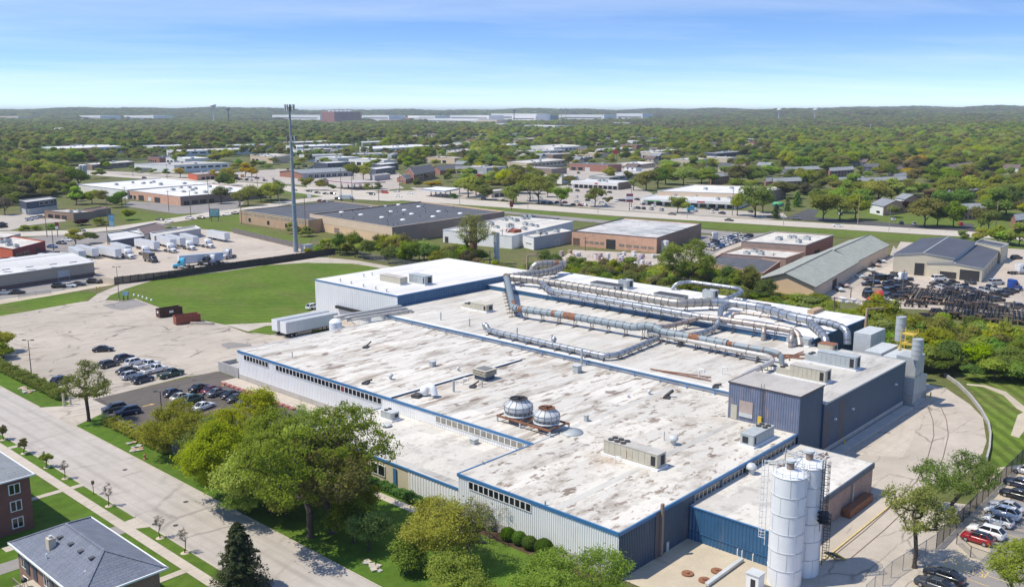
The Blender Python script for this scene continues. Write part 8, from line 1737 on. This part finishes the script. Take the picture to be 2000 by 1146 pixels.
for i,(px,py,h,R,m,lab)in enumerate(((318,872,4.5,3.8,'leaf_olive','low shrubby tree at the fence left of the olive tree'),(402,945,5.5,4.4,'leaf_bright','low bright tree beside the street under the maple'),(475,1003,5.0,4.2,'leaf_bright','low bright tree at the kerb between maple and largest tree'),(560,1010,6.5,4.6,'leaf_olive','shrubby olive tree left of the largest trunk'),(690,1000,6.0,4.6,'leaf_olive','shrubby olive tree right behind the largest tree'),(640,960,8.0,5.5,'leaf_green','green understorey tree at the office wing'),(795,1120,4.2,3.0,'leaf_bright','low yellow green bush left of the broad lawn tree'))):
 near_tree('tree',lab,G(px,py),h,R,90+i,m,tr=.13,npts=190,per=50,leaf=.19,spread=.8,low=.02,th=.5)
 # saplings along the street, each in a pale mulch ring
for i,((x,y),h,m,lab)in enumerate((((53.3,159.0),2.7,'leaf_pale','leafy sapling in the parkway, second from the left'),((53.4,149.8),2.8,'leaf_bright','leafy sapling in the parkway, third from the left'),((53.4,142.9),3.2,'leaf_bare','bare brown sapling in the parkway, fourth from the left'),((53.4,127.8),3.6,'leaf_bare','bare brown sapling right of the post box'),((53.4,112.6),3.6,'leaf_bare','thin bare sapling by the driveway apron'),((53.5,106.2),3.9,'leaf_bare','thin bare sapling nearest the dark spruce'),((53.4,168.5),2.6,'leaf_pale','leafy sapling in the parkway at the left edge'))):
 near_tree('sapling',lab,(x,y),h,.8 if m=='leaf_bare' else 1.05,50+i,m,tr=.06,npts=60,per=16 if m=='leaf_bare' else 60,leaf=.06 if m=='leaf_bare' else .1,spread=.25,low=.25,group='saplings along the street',cat='sapling')
 k=MB();k.lathe(x,y,[(.55,.02),(.5,.06),(0,.07)],12,'dirt');structure('mulch_ring',k,'stuff')
 # round clipped shrubs
sm={}
for i,(px,py,r)in enumerate(((937,1027,1.25),(957,1030,1.45),(992,1054,1.0),(1014,1062,1.0),(1034,1071,1.0),(1062,1083,1.25))):
 x,y=G(px,py);rng=np.random.default_rng(i);n=3200;d=rng.normal(size=(n,3));d/=np.linalg.norm(d,axis=1)[:,None];cen=d*r*rng.uniform(.9,1.04,n)[:,None]*np.array((1,1,.9));nor=d+rng.normal(size=(n,3))*.35;nor/=np.linalg.norm(nor,axis=1)[:,None]
 V,Q=leaf_quads(cen,nor,.09*rng.uniform(.6,1.3,n),rng);C,CQ_=blob_core(rng,[((0,0,0),(r,r,r*.9))],.86,14,9);V=np.vstack([V,C])+np.array((0,0,r*.85));Q=np.vstack([Q,CQ_+n*4])
 tag(link('shrub',np_mesh('shrub',V,Q,'leaf_shrub'),None,(x,y,0)),'round clipped green shrub along the white wall, %s from the left'%ordn(i),'shrub','clipped shrubs along the front wall')
def hedge(label,x0,x1,y0,y1,h,mat,n):
 rng=np.random.default_rng(int(y0));L=y1-y0;cen=np.stack([rng.uniform(x0,x1,n),rng.uniform(y0,y1,n),h*rng.uniform(.05,1,n)**.6],1);hh=1+.16*np.sin(cen[:,1]*1.3)+.12*np.sin(cen[:,1]*3.1+1);cen[:,2]*=hh
 nor=rng.normal(size=(n,3))*.6+np.array((-.3,0,.8));nor/=np.linalg.norm(nor,axis=1)[:,None];V,Q=leaf_quads(cen,nor,.16*rng.uniform(.6,1.3,n),rng)
 m=max(3,int(L/1.2));C,K=blob_core(rng,[(((x0+x1)/2,y0+L*(i+.5)/m,h*.4),((x1-x0)*.55,L/m,h*.5))for i in range(m)],.95,8,5);tag(link('hedge',np_mesh('hedge',np.vstack([V,C]),np.vstack([Q,K+n*4]),mat)),label,'hedge')
hedge('long green hedge between the street verge and the concrete car park',68.6,71.0,184,222,1.9,'leaf_green',15000);hedge('green hedge along the fence right of the car park entrance',68.4,70.6,141,163.5,1.7,'leaf_bright',9000)
hedge('low trimmed hedge along the office wing',83.4,85.0,94,110,1.0,'leaf_shrub',6000)
for i,(px,py,s)in enumerate(((45,760,1.2),(57,765,1.4),(262,870,1.6),(268,880,1.2),(735,1105,1.6))):
 x,y=G(px,py);k=MB();rg=random.Random(i)
 for j in range(9):k.box(x+rg.uniform(-s,s)*.6,y+rg.uniform(-s,s),.02+.03*(j%3),rg.uniform(.4,.9),rg.uniform(.5,1.2),rg.uniform(.08,.2),rg.choice(('walk_concrete','grey_concrete','wood_tan')),rg.uniform(0,3))
 o=structure('rubble',k,'stuff')
CLEAR=[]
for f in FOOT:
 cx,cy=sum(q[0]for q in f)/len(f),sum(q[1]for q in f)/len(f);D=math.hypot(cx,cy)
 if D<430:continue
 w=max(abs((q[0]-cx)*RIGHT[0]+(q[1]-cy)*RIGHT[1])for q in f)+2;dep=max(abs((q[0]-cx)*FWD[0]+(q[1]-cy)*FWD[1])for q in f);CLEAR.append((cx,cy,w,dep,70+D*.11))
def fronting(x,y):
 for cx,cy,w,dep,g in CLEAR:
  u=(x-cx)*FWD[0]+(y-cy)*FWD[1]
  if-dep-g<u<0:
   v=(x-cx)*RIGHT[0]+(y-cy)*RIGHT[1]
   if abs(v)<w:return True
 return False
 # --- middle distance: candidates (x, y, height, crown radius, form, material, place)
CAND=[];rg=random.Random(77)
def cand(x,y,h,w,form,mat,zone,yellow=False):CAND.append((x,y,h,w,form,mat,zone))
GREENS=['leaf_green','leaf_bright','leaf_olive','leaf_deep','leaf_green','leaf_brown']
def zone(poly,step,forms,mats,hr,wr,label,world=False,jit=.45,keep=1.0):
 P=poly if world else[G(*p)for p in poly];xs=[p[0]for p in P];ys=[p[1]for p in P];x=min(xs)
 while x<max(xs):
  y=min(ys)
  while y<max(ys):
   a,b=x+rg.uniform(-jit,jit)*step,y+rg.uniform(-jit,jit)*step
   if rg.random()<keep and inside(a,b,P)and not any(inside(a,b,f)for f in FOOT):
    fr=math.hypot(a,b)>430 and fronting(a,b)
    if 'bright roof' in label:qx=pix(a,b,0)[0];hk=.6 if 1440<qx<1690 else(.8 if 1040<qx<1330 else 1)
    else:hk=1
    if not fr or rg.random()<.3:cand(a,b,rg.uniform(*hr)*(.62 if fr else 1)*hk,rg.uniform(*wr)*(.75 if fr else 1),rg.choice(forms),rg.choice(mats),label)
   y+=step
  x+=step
zone([(655,498),(700,492),(790,502),(850,508),(940,517),(935,535),(860,530),(790,518),(720,508)],6.0,['round','bush','loose'],['leaf_green','leaf_bright','leaf_brown','leaf_deep'],(6,9.5),(3.0,4.6),'behind the warehouse block')
zone([(590,500),(655,497),(700,500),(690,488),(640,478)],4.5,['bush'],['leaf_bright','leaf_green'],(2.5,4.5),(1.8,2.8),'beside the grey yard fence')
zone([(217,178),G(1040,524),G(1110,530),G(1200,536),G(1290,542),G(1350,552),G(1400,566),G(1480,586),G(1600,604),G(1650,618),(230,68),(217,78)],4.7,['round','bush','loose','tall'],['leaf_green','leaf_deep','leaf_olive','leaf_green','leaf_brown'],(5.5,9.5),(2.6,4.2),'behind the bright roof',True,keep=.85)
zone([(217,176),(223,176),(226,215),(204,218),(205,212)],5,['bush','round'],['leaf_green','leaf_brown','leaf_deep'],(5,8),(2.6,4.0),'at the far warehouse corner',True)
zone([(215,80),(236,76),(252,50),(236,30),(215,40),(206,50),(203,66),(198,72),(204,80)],4.3,['bush','round','loose'],['leaf_green','leaf_deep','leaf_bright','leaf_olive','leaf_green'],(3.5,7.0),(2.4,3.8),'below the chassis yard',True)
zone([(236,76),(246,72),(275,20),(252,20)],5,['bush','round'],['leaf_green','leaf_deep','leaf_bright'],(3,6),(2.4,3.6),'in the thicket at the right edge',True)
E1=[ (432,398,10,5.5,'loose','leaf_olive','by the loading yard'),(468,402,10,5.5,'round','leaf_olive','by the loading yard'),(485,402,13,6,'loose','leaf_olive','by the loading yard'),(510,395,9,5,'round','leaf_olive','by the loading yard'),(530,397,12,5.5,'loose','leaf_bright','by the loading yard'),(543,393,12,5.5,'loose','leaf_olive','by the loading yard'),(238,400,9,5,'round','leaf_deep','at the brown office on the left'),(225,405,8,5,'round','leaf_deep','at the brown office on the left'),(252,430,6,4,'round','leaf_bright','at the brown office on the left'),(150,400,10,5,'round','leaf_bright','at the brown office on the left'),(180,398,9,5,'round','leaf_deep','at the brown office on the left'),(195,440,4,4,'bush','leaf_deep','at the brown office on the left'),(160,440,3.5,4,'bush','leaf_purple','at the brown office on the left'),(48,452,3.2,3,'bush','leaf_deep','at the left cross road'),(70,450,2.5,3,'bush','leaf_deep','at the left cross road'),(100,447,2.5,3,'bush','leaf_deep','at the left cross road'),(148,480,6.5,4.6,'round','leaf_green','beside the red diner car park'),(178,476,5.5,3.6,'loose','leaf_deep','beside the red diner car park'),(330,458,4,2.8,'bush','leaf_green','in front of the small white garage'),(574,456,5.5,3.6,'bush','leaf_deep','against the tan brick wing'),(598,462,5.0,3.8,'bush','leaf_deep','against the tan brick wing'),(352,347,9,5.5,'loose','leaf_yellow','around the orange corner shop'),(418,350,7,4.6,'round','leaf_yellow','around the orange corner shop'),(447,347,9,5.5,'round','leaf_yellow','around the orange corner shop'),(480,346,11,6,'round','leaf_yellow','around the orange corner shop'),(492,347,9,5,'round','leaf_yellow','around the orange corner shop'),(325,345,6,4,'round','leaf_deep','before the white fronted store'),(270,338,5,4,'round','leaf_deep','before the white fronted store'),(300,340,5,4,'round','leaf_deep','before the white fronted store'),(600,372,9,5.5,'loose','leaf_olive','at the red petrol station'),(625,372,8,5,'round','leaf_green','at the red petrol station'),(648,373,5,3,'round','leaf_deep','at the red petrol station'),(690,352,13,7,'loose','leaf_green','behind the red petrol station'),(710,352,13,7,'loose','leaf_green','behind the red petrol station'),(718,377,6,4,'round','leaf_deep','at the red petrol station'),(738,376,6,4,'round','leaf_deep','at the red petrol station'),(815,366,6,4,'round','leaf_deep','at the brick office'),(842,365,4.5,5,'bush','leaf_yellow','at the brick office'),(855,364,4.5,4.5,'bush','leaf_yellow','at the brick office'),(830,352,6.5,3.6,'round','leaf_green','at the brick office'),(886,388,3.5,3.2,'bush','leaf_deep','beside the blue petrol canopy'),(898,378,11,6,'round','leaf_green','beside the blue petrol canopy'),(915,385,15,8,'round','leaf_green','beside the blue petrol canopy'),(930,382,13,7,'round','leaf_olive','beside the blue petrol canopy'),(938,375,9,5,'round','leaf_yellow','beside the blue petrol canopy'),(960,362,10,6,'loose','leaf_green','beside the blue petrol canopy'),(985,360,11,6,'loose','leaf_bright','beside the blue petrol canopy'),(1003,398,13,7,'round','leaf_green','left of the strip mall'),(1012,378,15,8,'round','leaf_bright','left of the strip mall'),(1035,393,16,8.5,'loose','leaf_green','left of the strip mall'),(1052,398,16,9,'loose','leaf_green','left of the strip mall'),(1070,385,9,5,'round','leaf_green','left of the strip mall'),(1096,402,11,6,'loose','leaf_bright','in the strip mall verge'),(1162,404,11,6.5,'loose','leaf_pale','in the strip mall verge'),(1190,399,5,2.4,'tall','leaf_olive','in the strip mall verge'),(1323,416,9,5,'loose','leaf_bright','in the verge before the big store'),(1338,417,7,3.6,'loose','leaf_bright','in the verge before the big store'),(1440,421,13,5,'loose','leaf_olive','in the verge before the big store'),(1475,424,17,9,'loose','leaf_olive','in the verge before the big store'),(1490,415,12,6,'round','leaf_olive','in the verge before the big store'),(1190,352,10,6,'round','leaf_green','behind the strip mall'),(1237,372,10,4,'tall','leaf_olive','right of the strip mall'),(1262,372,15,8,'round','leaf_green','right of the strip mall'),(1285,368,16,9,'round','leaf_deep','right of the strip mall'),(1300,360,15,9,'round','leaf_green','right of the strip mall'),(1335,362,15,9,'loose','leaf_green','behind the big store'),(1370,361,14,8,'loose','leaf_green','behind the big store'),(1440,362,15,9,'loose','leaf_brown','behind the big store'),(1470,362,15,9,'round','leaf_bright','behind the big store'),(1571,380,13,5.5,'conifer','leaf_needle','beside the grey roofed apartments'),(1515,427,8,3,'conifer','leaf_deep','around the balloon sign'),(1537,412,8,3,'conifer','leaf_deep','around the balloon sign'),(1556,404,9,4,'conifer','leaf_deep','around the balloon sign'),(1540,324,9,5,'round','leaf_purple','above the first apartment row'),(1607,432,14,8,'loose','leaf_olive','along the highway'),(1640,432,12,8,'loose','leaf_green','along the highway'),(1670,430,14,7,'round','leaf_olive','along the highway'),(1690,405,13,8,'round','leaf_deep','along the highway'),(1715,405,15,9,'loose','leaf_olive','behind the white gabled house'),(1740,395,14,8,'round','leaf_green','behind the white gabled house'),(1745,425,7,4,'round','leaf_olive','before the white gabled house'),(1770,415,7,4,'round','leaf_purple','before the white gabled house'),(1805,444,14,8,'loose','leaf_olive','along the highway'),(1830,442,10,6,'round','leaf_olive','along the highway'),(1812,412,10,6,'round','leaf_purple','right of the brick house'),(1825,408,9,5,'round','leaf_purple','right of the brick house'),(1842,418,14,7,'round','leaf_deep','right of the brick house'),(1862,445,12,6,'round','leaf_deep','by the green entrance hall'),(1855,400,16,9,'loose','leaf_green','by the green entrance hall'),(1890,395,15,9,'loose','leaf_green','by the green entrance hall'),(1915,450,12,6,'loose','leaf_brown','by the green entrance hall'),(1930,452,11,5,'round','leaf_deep','by the green entrance hall'),(1945,430,15,8,'round','leaf_deep','at the right edge'),(1965,420,15,8,'round','leaf_deep','at the right edge'),(1950,475,8,5,'bush','leaf_green','behind the cream garages'),(1970,478,8,5,'bush','leaf_green','behind the cream garages'),(1990,482,9,6,'round','leaf_olive','behind the cream garages'),(1915,470,6,4,'bush','leaf_green','behind the cream garages'),(1880,466,4,3,'bush','leaf_olive','behind the cream garages'),(1790,336,17,9,'round','leaf_yellow','in the wood right of centre'),(1778,341,14,8,'round','leaf_brown','below the golden crown'),(1870,317,15,8,'round','leaf_yellow','in the right hand wood'),(1762,347,8,9,'bush','leaf_yellow','low below the golden crown'),(1775,346,8,8,'bush','leaf_yellow','low below the golden crown'),(25,372,14,7,'loose','leaf_olive','in the left woods'),(10,420,9,5,'loose','leaf_bare','at the slate house'),(0,690,6,3.5,'round','leaf_bright','at the left edge'),(6,700,4,3,'bush','leaf_deep','at the left edge')]
HAND=range(len(CAND),len(CAND)+len(E1))
for px,py,h,w,f,m,z in E1:cand(*G(px,py),h,w,f,m,z)
zone([(-80,415),(-80,300),(20,300),(55,305),(100,318),(110,350),(130,362),(146,380),(200,392),(215,404),(160,404),(120,392),(60,392),(20,410)],9.5,['round','loose'],['leaf_olive','leaf_brown','leaf_green','leaf_olive'],(9,14),(5,7.5),'in the left woods')
zone([(255,302),(510,304),(700,318),(700,310),(520,295),(300,291)],9,['round','tall'],['leaf_green','leaf_olive','leaf_brown'],(9,12),(3.6,5.0),'before the pale warehouses')
zone([(700,320),(770,318),(900,320),(1000,312),(1000,302),(860,300),(760,308),(590,310)],10,['round','loose'],GREENS,(9,13),(5,7),'behind the brick office',keep=.8)
zone([(780,318),(900,320),(985,345),(985,362),(905,362),(890,335)],12,['round','loose'],GREENS,(9,14),(5,8),'right of the brick office',keep=.75)
zone([(1000,372),(1000,330),(1040,325),(1045,350),(1075,362),(1060,385)],13,['round','loose'],GREENS,(9,14),(5,8),'left of the strip mall',keep=.7)
zone([(1235,362),(1255,340),(1400,345),(1500,345),(1500,362),(1400,358),(1280,362)],13,['round','loose'],GREENS,(10,15),(6,9),'behind the big store',keep=.9)
zone([(1570,400),(1570,356),(1700,358),(1780,372),(1860,380),(2080,400),(2080,440),(1950,432),(1830,405),(1800,395),(1700,395),(1660,425),(1600,408)],14,['round','loose'],GREENS+['leaf_green'],(10,15),(5.5,8),'among the apartments',keep=.85)
# scatter by a coarse density grid (rows by foot row in the photo, one digit per 100 px)
ROWS=[(240,'89999999999977789999'),(260,'88888888899999999999'),(280,'76656566689865999999'),(300,'76887767788546888888'),(320,'85334333366525876788'),(340,'85122111135516456788'),(360,'63001310244221145577'),(380,'40102200022100123456'),(400,'00000000000000000000')]
def density(px,py):
 if px<-60 or px>2060:return 0
 c=min(19,max(0,int(px/100)))
 for(r0,a),(r1,b)in zip(ROWS[:-1],ROWS[1:]):
  if r0<=py<r1:t=(py-r0)/(r1-r0);return(int(a[c])*(1-t)+int(b[c])*t)/9
 return(.35 if 530<px<1270 else .95)if py<240 else 0
BLOCK=[(p,min(q[0]for q in p),max(q[0]for q in p),min(q[1]for q in p),max(q[1]for q in p))for n,p in SHEETS if n in('highway','crossroads','petrol_forecourt','strip_mall_lot','dealer_lot','shops_lot','corner_lot','apartment_drive','far_road','side_road','loading_yard','highway_bank')]+[(f,min(q[0]for q in f)-3,max(q[0]for q in f)+3,min(q[1]for q in f)-3,max(q[1]for q in f)+3)for f in FOOT]
def blocked(x,y):
 for p,a,b,c,d in BLOCK:
  if a<=x<=b and c<=y<=d and inside(x,y,p):return True
 return False
FWp=np.array(FWD);far=[]
def scatter(d0,d1,step,hr,wr,jit=.5,thin=1.0):
 d=d0
 while d<d1:
  half=.60;n=int(2*half*d/step)
  for i in range(n):
   az=-half+2*half*(i+rg.uniform(-jit,jit))/n;dd=d+rg.uniform(-jit,jit)*step;x,y=polar(az,dd);X=dd*math.sin(az);Yd=dd*math.cos(az)
   px=1000+FPX*X/(Yd*math.cos(PITCH));py=HORIZ+FPX*CAM_H/Yd/math.cos(PITCH)**2*math.cos(PITCH)
   py=pix(x,y,0)[1];px=pix(x,y,0)[0]
   if px<-60 or px>2060:continue
   q=density(px,py)
   if math.sin(x*.006+2*math.sin(y*.0043))*math.sin(y*.0071+x*.0023)>.66 and dd>1000:q*=.3
   if rg.random()>q*thin:continue
   if dd<6000 and blocked(x,y):continue
   h=rg.uniform(*hr);w=rg.uniform(*wr)
   if dd<6000 and fronting(x,y):
    if rg.random()<(.75 if dd<2600 else .93):continue
    h*=.62;w*=.75
   far.append((x,y,hill_h(az,dd)-(1 if dd>2300 else 0),h,w))
  d+=step
scatter(520,1500,11.0,(8,16.5),(4.8,9.6));scatter(1500,2600,13,(9,17.5),(6.0,11.5));scatter(2600,4600,19,(11,17),(10,15));scatter(4600,10500,42,(12,20),(20,32),thin=.9)
def ok_far(t):
 return True
 # the ones that show largest become things of their own, the rest one mass
NEARN=40
allc=[(c[2]/math.hypot(c[0],c[1])*(4 if c[5]in('leaf_yellow','leaf_purple')else 1.6 if i in HAND else 1),'c',c)for i,c in enumerate(CAND)]+[(f[3]/math.hypot(f[0],f[1]),'f',f)for f in far if math.hypot(f[0],f[1])<1500]
allc.sort(key=lambda a:-a[0]);IND=allc[:258];REST=allc[258:]
zn={}
COLW={'leaf_green':'green','leaf_bright':'yellow green','leaf_olive':'olive green','leaf_deep':'dark green','leaf_brown':'brownish','leaf_pale':'pale green','leaf_yellow':'golden yellow','leaf_purple':'dark purple','leaf_needle':'dark needled','leaf_bare':'bare brown'}
FORMW={'round':'round crowned','loose':'open crowned','tall':'narrow','bush':'bushy','conifer':'conical'}
recs=[]
for _,k,c in IND:
 if k=='f':x,y,z,h,w=c;c=(x,y,h,w,rg.choice(('round','round','loose')),rg.choice(GREENS),'in the town')
 recs.append(c)
for c in recs:zn.setdefault((c[4],c[5],c[6]),[]).append(c)
for key,cs in zn.items():
 cs.sort(key=lambda c:pix(c[0],c[1],0)[0]);f,m,z=key;many=len(cs)>8
 for i,c in enumerate(cs):
  lab='%s %s %s %s'%(COLW[m],FORMW[f],'shrub' if f=='bush' else 'tree',z)
  if not many and len(cs)>1:lab+=', %s from the left'%ordn(i)
  wb=c[3]/{'round':4.6,'loose':4.8,'tall':3.2,'bush':2.6,'conifer':2.6}[f]
  mid_tree((c[0],c[1]),f,rg.randrange(4),m,c[2],wb,lab,{'bush':'shrub','conifer':'conifer'}.get(f,'tree'),{'bush':'shrub','conifer':'conifer'}.get(f,'tree'),'trees and shrubs '+z,rg.uniform(0,6.28))
  # woodland mass: one object, crowns instanced on points
pts=[]
for _,k,c in REST:
 if k=='c':pts.append((c[0],c[1],0.0,c[2],c[3],c[4],c[5]))
 else:pts.append((c[0],c[1],c[2],c[3],c[4],rg.choice(('round','round','loose')),None))
for f in far:
 if math.hypot(f[0],f[1])>=1500:pts.append((*f,'round',None))
HUES=['leaf_green','leaf_bright','leaf_olive','leaf_deep','leaf_green','leaf_brown','leaf_green','leaf_olive']
def hue(x,y):
 az=math.atan2(x*RIGHT[0]+y*RIGHT[1],x*FWD[0]+y*FWD[1]);d=math.hypot(x,y);n=math.sin(x*.011+1.3*math.sin(y*.007))+math.sin(y*.013+x*.004);r=rg.random()
 if d>2600 and az>.05:return 'leaf_brown' if r<.45 else('leaf_olive' if r<.75 else 'leaf_deep')
 if az<-.05 and d>1100:return rg.choice(('leaf_olive','leaf_olive','leaf_brown','leaf_deep','leaf_green'))
 if n>.7:return rg.choice(('leaf_bright','leaf_green','leaf_green','leaf_olive'))
 if n<-.8:return rg.choice(('leaf_deep','leaf_green','leaf_green'))
 return rg.choice(HUES)
srcs=[];idx={}
for k in sorted(SRC):
 if k[0]in('round','loose','bush'):
  for v,c in list(SRC[k].items())[:3]:idx.setdefault(k,[]).append(len(srcs));srcs.append(c)
PV,PS,PR,PI=[],[],[],[]
for x,y,z,h,w,f,m in pts:
 m=m or hue(x,y);key=(f,m)
 if key not in idx:key=('round',m)if('round',m)in idx else('round','leaf_green')
 b=4.6 if key[0]=='bush' else 10.0;r0={'round':4.6,'loose':4.8,'bush':2.6}[key[0]]
 PV.append((x,y,z));PS.append((w/r0,w/r0,h/b));PR.append(rg.uniform(0,6.28));PI.append(rg.choice(idx[key]))
me=bpy.data.meshes.new('woodland');me.from_pydata(PV,[],[])
a=me.attributes.new('tree_scale','FLOAT_VECTOR','POINT');a.data.foreach_set('vector',np.array(PS,np.float32).ravel())
a=me.attributes.new('tree_turn','FLOAT','POINT');a.data.foreach_set('value',np.array(PR,np.float32))
a=me.attributes.new('tree_kind','INT','POINT');a.data.foreach_set('value',np.array(PI,np.int32))
wood=link('woodland',me);wood['kind']='stuff'
ng=bpy.data.node_groups.new('woodland','GeometryNodeTree');ng.interface.new_socket('Geometry',in_out='INPUT',socket_type='NodeSocketGeometry');ng.interface.new_socket('Geometry',in_out='OUTPUT',socket_type='NodeSocketGeometry')
gi=ng.nodes.new('NodeGroupInput');go=ng.nodes.new('NodeGroupOutput');jn=ng.nodes.new('GeometryNodeJoinGeometry')
def attr(nm,ty):n=ng.nodes.new('GeometryNodeInputNamedAttribute');n.data_type=ty;n.inputs['Name'].default_value=nm;return[o for o in n.outputs if o.enabled and o.name=='Attribute'][0]
sc_,tn_,kd_=attr('tree_scale','FLOAT_VECTOR'),attr('tree_turn','FLOAT'),attr('tree_kind','INT');cx_=ng.nodes.new('ShaderNodeCombineXYZ');ng.links.new(tn_,cx_.inputs['Z'])
e2r=ng.nodes.new('FunctionNodeEulerToRotation');ng.links.new(cx_.outputs[0],e2r.inputs[0])
for k_,c_ in enumerate(srcs):
 oi=ng.nodes.new('GeometryNodeObjectInfo');oi.transform_space='ORIGINAL';oi.inputs['Object'].default_value=c_;oi.inputs['As Instance'].default_value=True
 cp=ng.nodes.new('FunctionNodeCompare');cp.data_type='INT';cp.operation='EQUAL';ins=[i for i in cp.inputs if i.enabled and i.type=='INT'];ng.links.new(kd_,ins[0]);ins[1].default_value=k_
 ip=ng.nodes.new('GeometryNodeInstanceOnPoints');ng.links.new(gi.outputs[0],ip.inputs['Points']);ng.links.new(cp.outputs[0],ip.inputs['Selection']);ng.links.new(oi.outputs['Geometry'],ip.inputs['Instance']);ng.links.new(e2r.outputs[0],ip.inputs['Rotation']);ng.links.new(sc_,ip.inputs['Scale']);ng.links.new(ip.outputs[0],jn.inputs[0])
ng.links.new(jn.outputs[0],go.inputs[0]);md=wood.modifiers.new('woodland','NODES');md.node_group=ng
print('TREES individual',len(IND),'mass',len(PV))
# ------ air
HAZE=0.00007
mb=MB();mb.bx(-6200,15500,-6500,15500,-1.2,104,'cable');hz=mb.obj('haze');hz['kind']='stuff';hm=bpy.data.materials.new('haze_air');hm.use_nodes=True;hn=hm.node_tree;hn.nodes.clear();ho=hn.nodes.new('ShaderNodeOutputMaterial');hv=hn.nodes.new('ShaderNodeVolumePrincipled');hv.inputs['Color'].default_value=(.80,.90,1.0,1);hv.inputs['Density'].default_value=HAZE;hv.inputs['Anisotropy'].default_value=0.0;hn.links.new(hv.outputs[0],ho.inputs['Volume'])
hz.data.materials.clear();hz.data.materials.append(hm)
